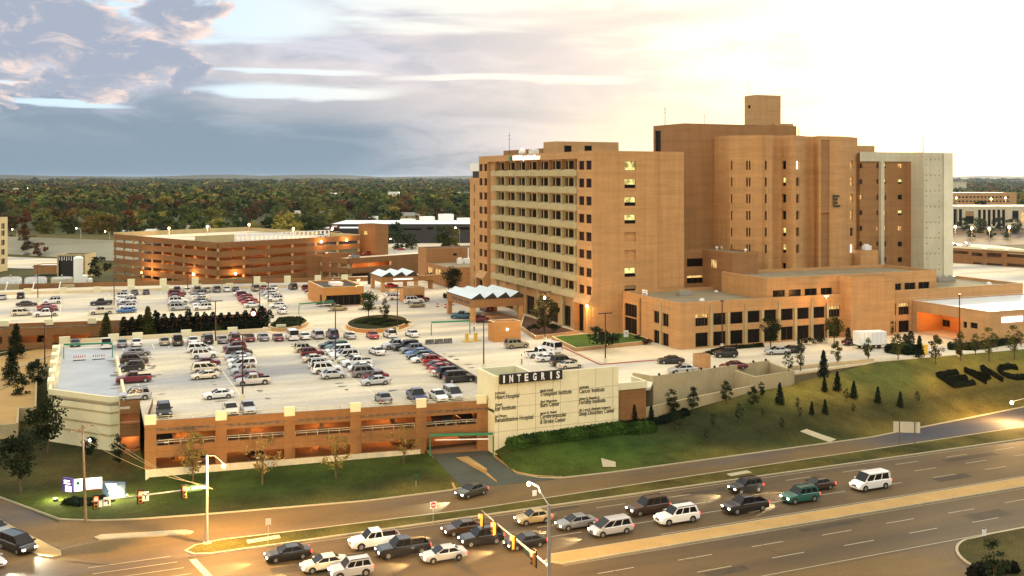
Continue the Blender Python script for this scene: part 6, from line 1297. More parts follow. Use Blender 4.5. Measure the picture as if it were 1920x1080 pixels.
for (u, v, z, hp, kind, c, lab) in ((1020, 632, 0, 78, 'round', (.04, .036, .012), 'large loose tree under the bright lamp before the ward tower'), (848, 556, 0, 58, 'round', DKG, 'wide dark tree behind the large drive canopy'), (1445, 652, 0, 60, 'round', DKG, 'dark tree covering podium windows beside the black car'), (1564, 645, 0, 52, 'round', OLV, 'light tree under the lamp at the podium bay'), (691, 596, .8, 52, 'round', MIDG, 'round green tree at left on the oval planter'), (721, 604, .8, 46, 'oval', OLV, 'narrow paler tree at right on the oval planter'), (1132, 652, .7, 44, 'bush', DKG, 'dark shrub behind the lamp on the lawn planter'), (1118, 626, .7, 20, 'bush', DKG, 'reddish dark shrub at the ward tower corner'), (1155, 642, .7, 24, 'bush', MIDG, 'spiky shrub in the small box planter'), (1001, 622, .8, 20, 'bush', DKG, 'low bush at left in the long brick bed'), (1040, 622, .8, 22, 'bush', DKG, 'low bush at right in the long brick bed'), (1196, 640, 0, 16, 'bush', DKG, 'left dark bush by the glazed podium entrance'), (1212, 646, 0, 15, 'bush', (.05, .02, .015), 'right reddish bush by the glazed podium entrance'), (1813, 520, -7, 62, 'conifer', DKG, 'big dark conifer in front of the right garage'), (1840, 520, -7, 46, 'far', DKG, 'dark bush tree at foot of right garage'), (1900, 524, -7, 40, 'far', DKG, 'dark low tree at the far right behind the wing'), (812, 530, 0, 30, 'bush', DKG, 'dark planting below the clinic arches')):
    x, y, _ = at(u, v, z); tree(kind, (x, y, z), hp*dep(x, y)/FP, c, lab, None, 1.0 if kind != 'bush' else 1.2)
for i, (u, v, hp) in enumerate(((1517, 646, 26), (1535, 643, 26), (1600, 632, 26), (1618, 630, 32), (1634, 629, 36), (1650, 629, 36), (1668, 628, 38), (1697, 650, 26), (1708, 652, 34), (1590, 636, 24), (1500, 650, 26))):
    x, y, _ = at(u, v, 0); tree('column' if i > 2 else 'bush', (x, y, 0), hp*dep(x, y)/FP*(1 if i > 2 else .7), DKC, ORD[1+sorted([1517, 1535, 1600, 1618, 1634, 1650, 1668, 1697, 1708, 1590, 1500]).index(u)]+' dark foundation shrub from the left along the podium', 'foundation shrubs along the podium', 1.2)
def hedge(name, label, pts, w, h, zf, colr, n, s=.16, cat='hedge', kind=None):
    r = random.Random(len(label)); mb = MB(); seg = [math.hypot(q[0]-p[0], q[1]-p[1]) for p, q in zip(pts, pts[1:])]; T_ = sum(seg)
    for _ in range(n):
        d = r.random()*T_; i = 0
        while d > seg[i] and i < len(seg)-1: d -= seg[i]; i += 1
        t = d/seg[i]; p, q = pts[i], pts[i+1]; o = r.uniform(-1, 1)*w/2; nx, ny = -(q[1]-p[1])/seg[i], (q[0]-p[0])/seg[i]
        x, y = p[0]+(q[0]-p[0])*t+nx*o, p[1]+(q[1]-p[1])*t+ny*o; hh = h*sqrt(max(.05, 1-(2*o/w)**4))
        leaf_quad(mb, (x, y, zf(x, y)+hh*(r.random()**.4)), s*r.uniform(.7, 1.3), r, r.uniform(.65, 1.35)*(.8+.4*sin(d*1.3)))
    for k, (p, q) in enumerate(zip(pts, pts[1:])):
        L = seg[k]; nx, ny = -(q[1]-p[1])/L*w*.36, (q[0]-p[0])/L*w*.36; m = max(1, int(L/1.5))
        for j in range(m):
            a = (p[0]+(q[0]-p[0])*j/m, p[1]+(q[1]-p[1])*j/m); b = (p[0]+(q[0]-p[0])*(j+1)/m, p[1]+(q[1]-p[1])*(j+1)/m)
            A = [(a[0]-nx, a[1]-ny), (b[0]-nx, b[1]-ny), (b[0]+nx, b[1]+ny), (a[0]+nx, a[1]+ny)]; zz = [zf(*v) for v in A]
            B = [(*v, z+h*.75) for v, z in zip(A, zz)]; A = [(*v, z-.1) for v, z in zip(A, zz)]; mb.face(B, 0, .8)
            for i in range(4): mb.face([A[i], A[(i+1) % 4], B[(i+1) % 4], B[i]], 0, .8)
    o = mb.build(name, M['leaf'], shade=True); setloc(o, (pts[0][0], pts[0][1], zf(*pts[0]))); o.color = (*colr, 1); return tag(o, label, cat, None, kind)
hedge('hedge', 'bright green hedge along the foot of the sign wall', [(55.6, 130.9), (60, 131.3), (72, 131.5), (80, 132.6)], 2.4, 1.3, lawn_z, (.045, .095, .016), 4200, .17)
hedge('hedge', 'dark shrubs at the foot of the brick end pier', [(74.5, 133.6), (84, 135.0), (88, 135.4)], 1.6, 1.0, lawn_z, DKC, 1200, .17)
fl = lambda x, y: .85
hedge('hedge', 'low hedge filling the large oval planter', [(c1[0]-5.0*CS+6*SN, c1[1]+5.0*SN*0+3), (c1[0], c1[1]), (c1[0]+3, c1[1]-6)], 8, .5, fl, (.035, .045, .012), 3000, .2)
hedge('hedge', 'low hedge filling the small oval planter', [(c2[0]-1.5, c2[1]-5), (c2[0]+1.5, c2[1]+5)], 6, .8, fl, (.03, .04, .012), 1800, .2)
hedge('hedge', 'dark hedge along the emergency building front', [at(1778, 655, 0)[:2], at(1820, 656, 0)[:2], at(1925, 640, 0)[:2]], 2.0, 1.4, lambda x, y: 0, DKC, 1800, .18)
hedge('hedge', 'dark shrub mass in the drive island left of the yellow box', [at(1667, 660, 0)[:2], at(1690, 664, 0)[:2], at(1722, 663, 0)[:2]], 3.2, 1.7, lambda x, y: 0, DKC, 1500, .18)
hedge('hedge', 'dark shrubs below the podium windows', [at(1320, 668, 0)[:2], at(1360, 655, 0)[:2], at(1430, 650, 0)[:2]], 1.3, .7, lambda x, y: 0, DKG, 900, .16)
hedge('hedge', 'dark planting on the bank left of the large canopy', [(93, 262), (97, 248), (100, 240)], 4, 1.5, lambda x, y: 0, DKG, 1500, .22)
hedge('hedge', 'dark bush clump at the front of the corner lawn', [at(1822, 1082, -6.8)[:2], at(1850, 1072, -6.8)[:2], at(1905, 1070, -6.8)[:2]], 1.5, 1.1, lambda x, y: -6.85, (.012, .014, .008), 500, .2)
hedge('hedge', 'low dark planting around the lit monument sign', [at(128, 940, -6.8)[:2], at(160, 945, -6.8)[:2], at(200, 936, -6.8)[:2]], 2.4, .6, lawn_z, DKC, 900, .14)
# clipped hedge letters E M C on the slope
def lawnpt(u, v): return slope_at(u, v)[:2]
HL = {'E': [[(1795, 700), (1758, 706), (1788, 726), (1827, 720)], [(1774, 716.5), (1812, 710.5)]], 'M': [[(1809, 697), (1850, 720)], [(1809, 697), (1854, 711)], [(1854, 711), (1842, 692)], [(1842, 692), (1881, 716)]], 'C': [[(1907, 692), (1893, 689.5), (1877, 692), (1874, 698), (1884, 706), (1903, 710.5), (1930, 709)]]}
for ch, strokes in HL.items():
    pts_all = []
    mbx = MB(); first = None
    for st_ in strokes:
        pts = [lawnpt(*q) for q in st_]
        o = hedge('hedge_letter', 'x', pts, .95, .75, lawn_z, (.008, .012, .006), 800, .13)
        if first is None: first = o
        else:
            a = first.data; bm = bmesh.new(); bm.from_mesh(a); m2 = o.data.copy(); m2.transform(Matrix.Translation(o.location-first.location)); bm.from_mesh(m2); bm.to_mesh(a); bm.free(); bpy.data.objects.remove(o); bpy.data.meshes.remove(m2)
    tag(first, {'E': 'clipped dark hedge shaped as letter E on the slope', 'M': 'clipped dark hedge shaped as letter M on the slope', 'C': 'clipped dark hedge shaped as letter C at the frame edge'}[ch], 'hedge letter')
# ---- the wood of the suburb: nearest trees one by one, the rest as one mass
PAL = [((.052, .072, .020), 'dark green'), ((.036, .054, .020), 'deep green'), ((.085, .115, .026), 'mid green'), ((.125, .125, .028), 'olive'), ((.135, .058, .022), 'rust brown'), ((.17, .12, .028), 'ochre'), ((.085, .052, .022), 'dark russet'), ((.30, .25, .05), 'yellow')]
WTS = [22, 18, 18, 17, 6, 8, 7, 3]
SEGS = [(-60, 100, 'at the far left edge'), (100, 213, 'left of the garage'), (213, 320, 'behind garage left end'), (320, 420, 'behind garage left half'), (420, 520, 'behind the white roof screen'), (520, 615, 'behind garage right half'), (615, 720, 'beyond the garage stair tower'), (720, 810, 'beyond the charcoal building'), (810, 900, 'beside the ward tower'), (1780, 2000, 'beyond the right garage')]
placed = []; specs = []
def ymin(u):
    if u < 213: return 690
    if u < 600: return 640+rnd.uniform(0, 40)
    if u < 900: return 790
    return 900
r6 = random.Random(5); tries = 0
for (u, v, hp, ci, kd) in ((88, 412, 36, 2, 'far'), (190, 440, 40, 5, 'far'), (172, 441, 38, 5, 'far'), (210, 440, 42, 5, 'far'), (170, 416, 40, 6, 'far'), (255, 409, 44, 4, 'far'), (305, 400, 36, 7, 'far'), (370, 378, 26, 7, 'far'), (695, 404, 48, 2, 'far'), (258, 443, 16, 1, 'far'), (500, 437, 26, 5, 'far'), (565, 437, 28, 7, 'far'), (548, 437, 26, 5, 'far'), (470, 436, 24, 7, 'far'), (440, 437, 20, 3, 'far'), (602, 425, 24, 2, 'far'), (310, 440, 30, 3, 'far'), (745, 440, 50, 1, 'far_tall'), (770, 447, 32, 1, 'far'), (832, 450, 50, 0, 'far_tall'), (845, 455, 42, 3, 'far'), (760, 400, 36, 4, 'far'), (810, 405, 40, 0, 'far'), (605, 385, 30, 5, 'far'), (42, 470, 42, 4, 'far'), (50, 475, 34, 6, 'far'), (20, 470, 30, 1, 'far'), (75, 480, 26, 4, 'far'), (185, 520, 40, 1, 'far'), (160, 540, 18, 1, 'far'), (178, 538, 15, 1, 'bush'), (1806, 433, 26, 1, 'far'), (1838, 437, 32, 0, 'far_tall'), (1876, 433, 28, 1, 'far'), (1902, 438, 30, 0, 'far'), (1858, 446, 20, 1, 'far'), (1822, 447, 18, 0, 'far'), (1888, 447, 18, 1, 'far')):
    z = -7 if v < 500 else -4; x, y, _ = at(u, v, z) if u not in (745, 770, 832, 845) else (*at_d(u, v, 560)[:2], -7); Y = dep(x, y)
    specs.append((u, Y, x, y, z, hp*Y/FP, ci, kd, 0)); placed.append((x, y))
while len(specs) < 292 and tries < 9000:
    tries += 1
    u = r6.uniform(-40, 900) if r6.random() < .93 else r6.uniform(1785, 1960)
    Y = ymin(u)+(r6.random()**1.5)*850
    p = at_d(u, 400, Y); sp_ = 10+Y*.005
    if any((p[0]-q[0])**2+(p[1]-q[1])**2 < sp_**2 for q in placed): continue
    placed.append(p[:2]); specs.append((u, Y, p[0], p[1], -7, r6.uniform(11.5, 19), r6.choices(range(8), WTS)[0], r6.choice(['far', 'far', 'far_tall']), 0))
keyed = {}
for s in specs:
    sg = next((q[2] for q in SEGS if q[0] <= s[0] < q[1]), 'far off'); dn = 'nearest' if s[1] < 760 else 'middle' if s[1] < 1050 else 'farther'
    keyed.setdefault((PAL[s[6]][1], dn, sg), []).append(s)
for (cn, dn, sg), L in keyed.items():
    L.sort(key=lambda s: s[0])
    for i, s in enumerate(L):
        lab = '%s tree among the %s trees %s' % (cn, dn, sg) if len(L) == 1 else '%s %s tree from left, %s trees %s' % (ORD[i+1], cn, dn, sg)
        tree(s[7], (s[2], s[3], s[4]), s[5], PAL[s[6]][0], lab, 'trees of the distant suburb', 1.2)
def far_wood():
    rg = np.random.RandomState(3); NT, Q = 9000, 30
    v = 340+(rg.rand(NT)**1.15)*62; u = np.where(rg.rand(NT) < .70, rg.uniform(-120, 960, NT), rg.uniform(1700, 2080, NT))
    Y = 40*FP/(v-HZ)*.92; Y = np.maximum(Y, 1120+rg.rand(NT)*300); Y = np.minimum(Y, 11000)
    X = (u-960)/FP*Y; a = X*CS+Y*SN; b = -X*SN+Y*CS
    hgt = rg.uniform(12, 19, NT)*(1+np.clip(Y-2500, 0, 6000)/12000); wid = hgt*rg.uniform(.55, .85, NT)*(1+np.clip(Y-2500, 0, 9000)/3000)
    cols = np.array([p[0] for p in PAL])[rg.choice(8, NT, p=np.array(WTS)/sum(WTS))]*rg.uniform(.75, 1.25, (NT, 1))
    d = rg.normal(size=(NT, Q, 3)); d /= np.linalg.norm(d, axis=2, keepdims=True); d *= rg.rand(NT, Q, 1)**.4
    c = np.stack([a[:, None]+d[:, :, 0]*wid[:, None], b[:, None]+d[:, :, 1]*wid[:, None], -7+hgt[:, None]*(.5+.45*d[:, :, 2])], 2)
    s = (wid[:, None, None]*.27)*rg.uniform(.7, 1.3, (NT, Q, 1)); t1 = rg.normal(size=(NT, Q, 3)); t1 /= np.linalg.norm(t1, axis=2, keepdims=True); t2 = np.cross(t1, rg.normal(size=(NT, Q, 3))); t2 /= np.linalg.norm(t2, axis=2, keepdims=True)
    t1[:, :, 2] *= .6
    V = np.stack([c-t1*s-t2*s*.5, c+t2*s, c+t1*s-t2*s*.3, c-t2*s], 2).reshape(-1, 3); nf = NT*Q
    me = bpy.data.meshes.new('distant_wood'); me.vertices.add(len(V)); me.vertices.foreach_set('co', V.astype(np.float32).ravel()); me.loops.add(nf*4); me.loops.foreach_set('vertex_index', np.arange(nf*4, dtype=np.int32)); me.polygons.add(nf); me.polygons.foreach_set('loop_start', np.arange(0, nf*4, 4, dtype=np.int32)); me.polygons.foreach_set('loop_total', np.full(nf, 4, dtype=np.int32)); me.update(); me.validate()
    at_ = me.attributes.new('tint', 'FLOAT_COLOR', 'FACE'); cc = np.ones((nf, 4), np.float32); cc[:, :3] = np.repeat(cols, Q, 0)*rg.uniform(.85, 1.15, (nf, 1)); at_.data.foreach_set('color', cc.ravel())
    me.materials.append(M['canopy']); o = bpy.data.objects.new('distant_wood', me); COL.objects.link(o); tag(o, 'far off wood of autumn trees reaching to the horizon', 'wood', None, 'stuff')
far_wood()
# ================= STREET FURNITURE =================
LAMPS = []
def light(kind, loc, power, colr=(1, .45, .12), r=.15, rot=None, spot=None, name='lamp_light', parent=None):
    l = bpy.data.lights.new(name, kind); l.energy = power; l.color = colr
    if kind == 'SPOT': l.spot_size = radians(spot); l.spot_blend = .6; l.shadow_soft_size = r
    elif kind == 'POINT': l.shadow_soft_size = r
    o = bpy.data.objects.new(name, l); COL.objects.link(o); o.location = loc
    if rot: o.rotation_euler = rot
    return o
def deck_lamp(u, v, vt, label, lit=False, single=False, z=0, grp='tall dark lamp posts on the decks'):
    x, y, _ = at(u, v, z); zt = CH-(vt-HZ)*dep(x, y)/FP
    t = thing('lamp_post', label, 'lamp post', (x, y, z), grp)
    mb = MB(); mb.tube((x, y, z), (x, y, z+.9), .34, .32, 10); mb.build('base', M['cream'], t)
    mb = MB(); mb.tube((x, y, z+.9), (x, y, zt), .13, .09, 8); mb.build('pole', M['post'], t)
    for s in ((1,) if single else (-1, 1)):
        mb = MB(); mb.box(x+min(0, s*1.35), x+max(0, s*1.35), y-.16, y+.16, zt-.02, zt+.14) if not single else mb.box(x-.35, x+.35, y-.2, y+.2, zt-.02, zt+.16)
        mb.build('lamp_head', M['post'], t)
    if lit:
        mb = MB(); mb.box(x-.3, x+.3, y-.24, y+.18, zt-.18, zt-.03); mb.build('lens', M['lamp_o'], t); light('POINT', (x, y-.5, zt-.4), 900, (1, .5, .18))
DLP = [(455, 750, 628), (629, 684, 583), (745, 621, 540), (907, 692, 605), (1022, 640, 548), (1135, 681, 588), (404, 648, 565), (71, 565, 500), (84, 690, 608), (214, 578, 490), (352, 550, 503), (473, 544, 488), (503, 573, 507), (487, 590, 545), (624, 528, 494), (672, 571, 524), (1354, 653, 565), (1549, 642, 554), (1799, 668, 553), (97, 642, 585)]
DLP.sort()
for i, (u, v, vt) in enumerate(DLP):
    deck_lamp(u, v, vt, 'tall bronze lamp post, %s from the left among the deck and plaza posts' % ORD[i+1], lit=u in (672, 1549), single=u in (84, 672, 97, 1549, 1799, 1354), z=-4.4 if u in (84, 97) else 0)
def bulb(x, y, z, r=.28, m='lamp_o', name='bulb', parent=None):
    mb = MB(); mb.tube((x, y, z-r), (x, y, z), r*.6, r, 8); mb.tube((x, y, z), (x, y, z+r), r, r*.5, 8); return mb.build(name, M[m], parent)
for i, (u, v, Y) in enumerate(((317, 428, 395), (389, 425, 385), (467, 421, 375), (550, 429, 385), (623, 429, 395))):
    p = at_d(u, v, Y); t = thing('roof_lamp', ORD[i+1]+' orange lamp from the left on the big garage roof', 'lamp post', (p[0], p[1], 10.1), 'orange lamps on the big garage roof')
    mb = MB(); mb.tube((p[0], p[1], 10.1), (p[0], p[1], p[2]-.3), .12, .1, 6); mb.build('pole', M['conc_l'], t); bulb(p[0], p[1], p[2], .42, parent=t); light('POINT', (p[0], p[1]-.8, p[2]), 1800)
for i, (u, v) in enumerate(((601, 453), (648, 450), (698, 447), (440, 513), (365, 514))):
    a, b = (c0, pr) if u > 408 else (pl, c0)
    s = su(a, b, u); L = math.hypot(b[0]-a[0], b[1]-a[1]); x, y = a[0]+(b[0]-a[0])*s/L, a[1]+(b[1]-a[1])*s/L
    ox, oy = (-dL[0]*.5, -dL[1]*.5) if u > 408 else (-dR[0]*.5, -dR[1]*.5)
    z = zat(x, y, v); o = bulb(x+ox, y+oy, z, .40, name='wall_lamp'); setloc(o, (x, y, z)); tag(o, ORD[i+1]+' of five orange wall lamps on the big garage', 'wall lamp', 'orange wall lamps on the big garage'); light('POINT', (x+ox*3, y+oy*3, z), 900)
s = su(pl, c0, 285); L = math.hypot(c0[0]-pl[0], c0[1]-pl[1]); x, y = pl[0]+(c0[0]-pl[0])*s/L-dR[0]*4, pl[1]+(c0[1]-pl[1])*s/L-dR[1]*4
t = thing('yard_lamp', 'short yard lamp washing the left face of the big garage', 'lamp post', (x, y, -7)); mb = MB(); mb.tube((x, y, -7), (x, y, -1.6), .1, .08, 6); mb.build('pole', M['post'], t); bulb(x, y, -1.4, .25, parent=t); light('POINT', (x, y, -1.0), 2600)
for i, (u, v, z, hh) in enumerate(((143, 428, -7, 13), (197, 434, -7, 11), (23, 430, -7, 12), (854, 427, -7, 14), (840, 466, -7, 10), (732, 448, -7, 9), (190, 372, -7, 9), (133, 370, -7, 9), (25, 372, -7, 10), (52, 353, -7, 10), (27, 354, -7, 10), (332, 398, -7, 8), (555, 361, -7, 10), (580, 372, -7, 9), (618, 360, -7, 10), (644, 360, -7, 10), (740, 361, -7, 9), (749, 354, -7, 9), (757, 355, -7, 9), (873, 372, -7, 9), (669, 394, -7, 10), (460, 367, -7, 9))):
    Y = min(2400, FP*(CH-(z+hh))/(v-HZ)); p = at_d(u, v, Y); t = thing('street_lamp', 'glowing street lamp, %s of those scattered through the suburb' % ORD[i+1], 'street lamp', (p[0], p[1], z), 'lit street lamps in the suburb')
    mb = MB(); k = 2.2; mb.path([(p[0]+k, p[1], z), (p[0]+k, p[1], p[2]-1), (p[0]+.8, p[1], p[2]+.3), (p[0], p[1], p[2]+.2)], .1, 5); mb.build('pole', M['steel'], t); bulb(p[0], p[1], p[2], .00042*Y+.12, m='lamp_o' if i % 3 else 'lamp_w', parent=t)
for i, (u, v, Y) in enumerate(((1793, 371, 700), (1858, 373, 700), (1885, 371, 700), (1791, 425, 500), (1822, 428, 500), (1855, 429, 500), (1892, 426, 500))):
    p = at_d(u, v, Y); t = thing('street_lamp', 'bright amber lamp, %s of those before the white office' % ORD[i+1], 'street lamp', (p[0], p[1], -7), 'amber lamps by the right offices')
    mb = MB(); mb.tube((p[0], p[1], -7), (p[0], p[1], p[2]), .12, .1, 6); mb.build('pole', M['steel'], t); bulb(p[0], p[1], p[2], .6, parent=t); light('POINT', (p[0], p[1]-1, p[2]), 6000)
# tower base lamps
x, y = on_a(1100.5, 97.0); z = zat(x, y, 574); t = thing('sconce', 'bright orange sconce under the hood of the ward tower corner', 'wall lamp', (x, y, z)); bulb(x, y, z, .3, parent=t); mb = MB(); mb.tube((x, y, z+.3), (x, y, z+.7), .1, .1, 6); mb.build('stem', M['post'], t); light('POINT', (x-.8, y-.3, z-.3), 900)
x, y = on_a(1101, 97.6); z = zat(x, y, 595); o = bulb(x, y, z, .18, 'lamp_r', 'indicator_lamp'); setloc(o, (x, y, z)); tag(o, 'small red and white lamp below the orange sconce', 'lamp')
x, y, _ = at(1021, 640, 0); z = zat(x, y, 558); o = bulb(x, y, z, .26, 'lamp_w', 'flood_lamp'); setloc(o, (x, y, z)); tag(o, 'dazzling white flood lamp above the loose tree', 'lamp'); light('POINT', (x, y+1.5, z+.3), 2600, (1, .7, .4))
# light inside garages and bays (their fittings glow behind the openings)
def fitting(p, z, power, colr=(1, .34, .08), label=None, i=0, grp=None):
    mb = MB(); mb.box(p[0]-.6, p[0]+.6, p[1]-.1, p[1]+.1, z, z+.1); o = mb.build('ceiling_light', M['lamp_o']); setloc(o, (p[0], p[1], z)); tag(o, label, 'ceiling light', grp); light('POINT', (p[0], p[1], z-.25), power, colr, .3)
for i in range(10):
    k = i % 5; s = 4.5+k*9.4; up = i < 5
    fitting(gp(s, 8), -.55 if up else -3.45, 210, label='ceiling light inside the front garage, %s from the left on the %s level' % (ORD[k+1], 'upper' if up else 'lower'), grp='ceiling lights in the front garage')
fitting((7, 157), -4.3, 160, label='ceiling light inside the recessed brick bay')
for i in range(6):
    s = (6, 28, 48)[i % 3]; q = (c0[0]+dR[0]*s+dL[0]*5, c0[1]+dR[1]*s+dL[1]*5) if i < 3 else (c0[0]+dL[0]*(s+2)+dR[0]*5, c0[1]+dL[1]*(s+2)+dR[1]*5)
    for k in (1, 2, 3, 4): fitting(q, BGT-1.5-3.05*k+2.6, 1300, label='ceiling light %s on level %s inside the big garage, %s face' % (ORD[i % 3+1], ORD[k], 'right' if i < 3 else 'left'), grp='ceiling lights in the big garage')
for i in range(2): fitting((wc[0]+dR[0]*(6+i*10)+dL[0]*4, wc[1]+dR[1]*(6+i*10)+dL[1]*4), wzt-2.0, 1000, label=['left', 'right'][i]+' ceiling light inside the garage wing', grp='ceiling lights in the garage wing')
for i in range(3):
    u = (1800, 1862, 1930)[i]; p = at_d(u, 480, (396, 384, 372)[i]); fitting(p, rz-1.8, 900, label=ORD[i+1]+' ceiling light from left inside the right garage', grp='ceiling lights in the right garage')
for i, x in enumerate((-40, -8, 2)): fitting((x, 256-(x+40)*.13), -1.2, 300, label=ORD[i+1]+' ceiling light behind the rear deck wall openings', grp='ceiling lights behind the rear deck wall')
for i, (x, y) in enumerate(((ea+3.5, 153), (ea+3.5, 161))): fitting((x, y), 4.6, 520, (1, .42, .12), ['near', 'far'][i]+' ceiling light in the emergency bay', grp='ceiling lights in the emergency bay')
fitting((88, 222), 3.0, 130, label='ceiling light under the large drive canopy'); fitting((85, 287), 2.4, 260, (1, .6, .3), label='ceiling light under the small drive canopy')
for (u, v, dz, lab) in ((590, 548, 5.6, 'roof edge floodlight by the orange lodge corner'), (1690, 640, 5, 'post light at the emergency drive')): pass
# green clearance gantries
def gantry(label, p, q, h, bar=True, drop=.75, m='green', striped=False):
    t = thing('clearance_gantry', label, 'gantry', p, 'green clearance gantries'); w = .15
    for s in (p, q): mb = MB(); mb.box(s[0]-w/2, s[0]+w/2, s[1]-w/2, s[1]+w/2, s[2], p[2]+h-.45 if s is p else p[2]+h-.45); mb.build('post', M[m], t)
    mb = MB(); mb.beam((p[0], p[1], p[2]+h), (q[0], q[1], p[2]+h), .18, .30); mb.build('crossbeam', M[m], t)
    if bar:
        L = lambda k: (p[0]+(q[0]-p[0])*k, p[1]+(q[1]-p[1])*k)
        for k in (.25, .75): a = L(k); mb = MB(); mb.box(a[0]-.02, a[0]+.02, a[1]-.02, a[1]+.02, p[2]+h-drop-.1, p[2]+h-.45); mb.build('hanger', M['steel'], t)
        a, b = L(.08), L(.93); mb = MB(); mb.tube((*a, p[2]+h-drop-.1), (*b, p[2]+h-drop-.1), .09, .09, 8); mb.build('clearance_bar', M['white'], t)
    return t
gantry('green gantry over the cream walled entrance lane', at(119.5, 673, 0), at(211, 670, 0), 2.75)
gantry('green gantry before the orange lodge', at(560.5, 590, 0), at(626, 584, 0), 2.7)
gantry('green gantry beside the man walking on the plaza', at(808.7, 629, 0), at(881, 626, 0), 2.9, False)
gantry('green gantry under the rear deck wall at left', at(110, 641, -5), at(158, 637, -5), 3.0)
gantry('green gantry over the garage driveway by the sign wall', (45.2, 134.6, -6.2), (53.6, 131.8, -6.2), 3.3)
gantry('small green gantry at the ramp of the big garage', at(416, 536, 0), at(455, 533, 0), 1.9, False)
# jersey barriers
A, B = at(772, 645, 0), at(912, 728, 0); n = 16
for i in range(n+3):
    if i < n: k = (i+.5)/n; c = (A[0]+(B[0]-A[0])*k, A[1]+(B[1]-A[1])*k); d = math.atan2(B[1]-A[1], B[0]-A[0]); Lh = math.hypot(B[0]-A[0], B[1]-A[1])/n/2-.08
    else: P_, Q_ = at(797, 646, 0), at(848, 643, 0); k = (i-n+.5)/3; c = (P_[0]+(Q_[0]-P_[0])*k, P_[1]+(Q_[1]-P_[1])*k); d = math.atan2(Q_[1]-P_[1], Q_[0]-P_[0]); Lh = math.hypot(Q_[0]-P_[0], Q_[1]-P_[1])/6-.08
    mb = MB(); sec = [(-.32, 0), (.32, 0), (.30, .1), (.12, .35), (.09, .95), (-.09, .95), (-.12, .35), (-.30, .1)]; ux, uy = cos(d), sin(d)
    f = [(c[0]-ux*Lh-uy*s, c[1]-uy*Lh+ux*s, z) for s, z in sec]; g = [(c[0]+ux*Lh-uy*s, c[1]+uy*Lh+ux*s, z) for s, z in sec]
    mb.face(f[::-1]); mb.face(g)
    for j in range(8): mb.face([f[j], g[j], g[(j+1) % 8], f[(j+1) % 8]])
    o = mb.build('jersey_barrier', M['tarp']); setloc(o, (c[0], c[1], 0)); tag(o, ('mottled concrete barrier, %s from the far end of the long line' % ORD[i+1]) if i < n else ('mottled concrete barrier, %s from the left in the short cross line' % ORD[i-n+1]), 'barrier', 'concrete barriers between deck and plaza')
# striped barricades in the entrance lane
for i, (u, v) in enumerate(((149, 676), (185, 674))):
    x, y, _ = at(u, v, 0); t = thing('barricade', ['left', 'right'][i]+' red and white slatted barricade in the entrance lane', 'barricade', (x, y, 0), 'barricades in the entrance lane'); mb = MB(); mb.box(x-1.05, x+1.05, y-.2, y+.2, 0, .12); mb.build('base', M['black'], t)
    for k in range(6):
        xx = x-.9+k*.36; mb = MB(); mb.box(xx-.07, xx+.07, y-.05, y+.05, .12, .5, 1); mb.box(xx-.07, xx+.07, y-.05, y+.05, .5, .9, 0); mb.build('post', [M['red'], M['white']], t)
# ticket machines, bins
x, y, _ = at(884, 640, 0); t = thing('ticket_island', 'yellow ticket island with two orange machines', 'ticket machine', (x, y, 0)); mb = MB(); mb.obox((x, y), .2, 1.9, .6, 0, .2); mb.build('kerb', M['yellow'], t)
for k in (-1, .9): mb = MB(); mb.box(x+k-.3, x+k+.3, y-.25, y+.25, .2, 1.5); mb.box(x+k-.36, x+k+.36, y-.31, y+.31, 1.5, 1.62); mb.build('machine', M['yellow'], t)
x, y, _ = at(1733, 665, 0); mb = MB(); mb.box(x-.45, x+.45, y-.4, y+.4, 0, 1.7); mb.box(x-.52, x+.52, y-.47, y+.47, 1.7, 1.85); o = mb.build('yellow_box', M['yellow']); setloc(o, (x, y, 0)); tag(o, 'yellow box beside the curving emergency drive', 'box')
x, y, _ = at(1726, 665, 0); mb = MB(); mb.tube((x, y, 0), (x, y, 1.1), .12, .12, 8); mb.tube((x, y, 1.1), (x, y, 1.2), .12, .03, 8); o = mb.build('bollard', M['yellow']); setloc(o, (x, y, 0)); tag(o, 'yellow bollard left of the yellow box', 'bollard')
for i, (u, v) in enumerate(((835, 577), (849, 572.5), (820, 575.5))):
    x, y, _ = at(u, v, 0); t = thing('traffic_drum', ['left', 'right', 'middle'][[1, 2, 0][i] if False else i]+' small red topped drum on the canopy drive', 'traffic drum', (x, y, 0), 'red drums on the canopy drive'); mb = MB(); mb.tube((x, y, 0), (x, y, .9), .35, .28, 10); mb.build('drum', M['red'], t); mb = MB(); mb.tube((x, y, .35), (x, y, .6), .345, .32, 10); mb.build('band', M['white'], t)
x, y, _ = at(475, 602, 0); t = thing('round_sign', 'round red rimmed lit sign in the conifer row', 'sign', (x, y, -2.6)); mb = MB(); mb.tube((x, y, -2.6), (x, y, 1.2), .06, .06, 6); mb.build('post', M['post'], t); mb = MB(); mb.tube((x, y-.05, 1.7), (x, y+.02, 1.7), .7, .7, 16); mb.build('rim', M['red'], t); mb = MB(); mb.tube((x, y-.08, 1.7), (x, y-.051, 1.7), .5, .5, 16); mb.build('face', M['lit_w'], t)
t = thing('notice_board', 'white notice board by the glazed podium entrance', 'sign', (*on_b(1174, 178), 0)); x, y = on_b(1174, 178); mb = MB(); mb.box(x-.5, x+.5, y-.05, y+.05, .9, 2.2); mb.build('panel', M['white'], t)
for k in (-.4, .4): mb = MB(); mb.box(x+k-.04, x+k+.04, y-.03, y+.03, 0, .9); mb.build('leg', M['steel'], t)
mb = MB(); mb.box(x-.35, x+.35, y-.07, y-.051, 1.75, 1.85); mb.box(x-.3, x+.3, y-.07, y-.051, 1.45, 1.55); mb.build('print', M['letter'], t)
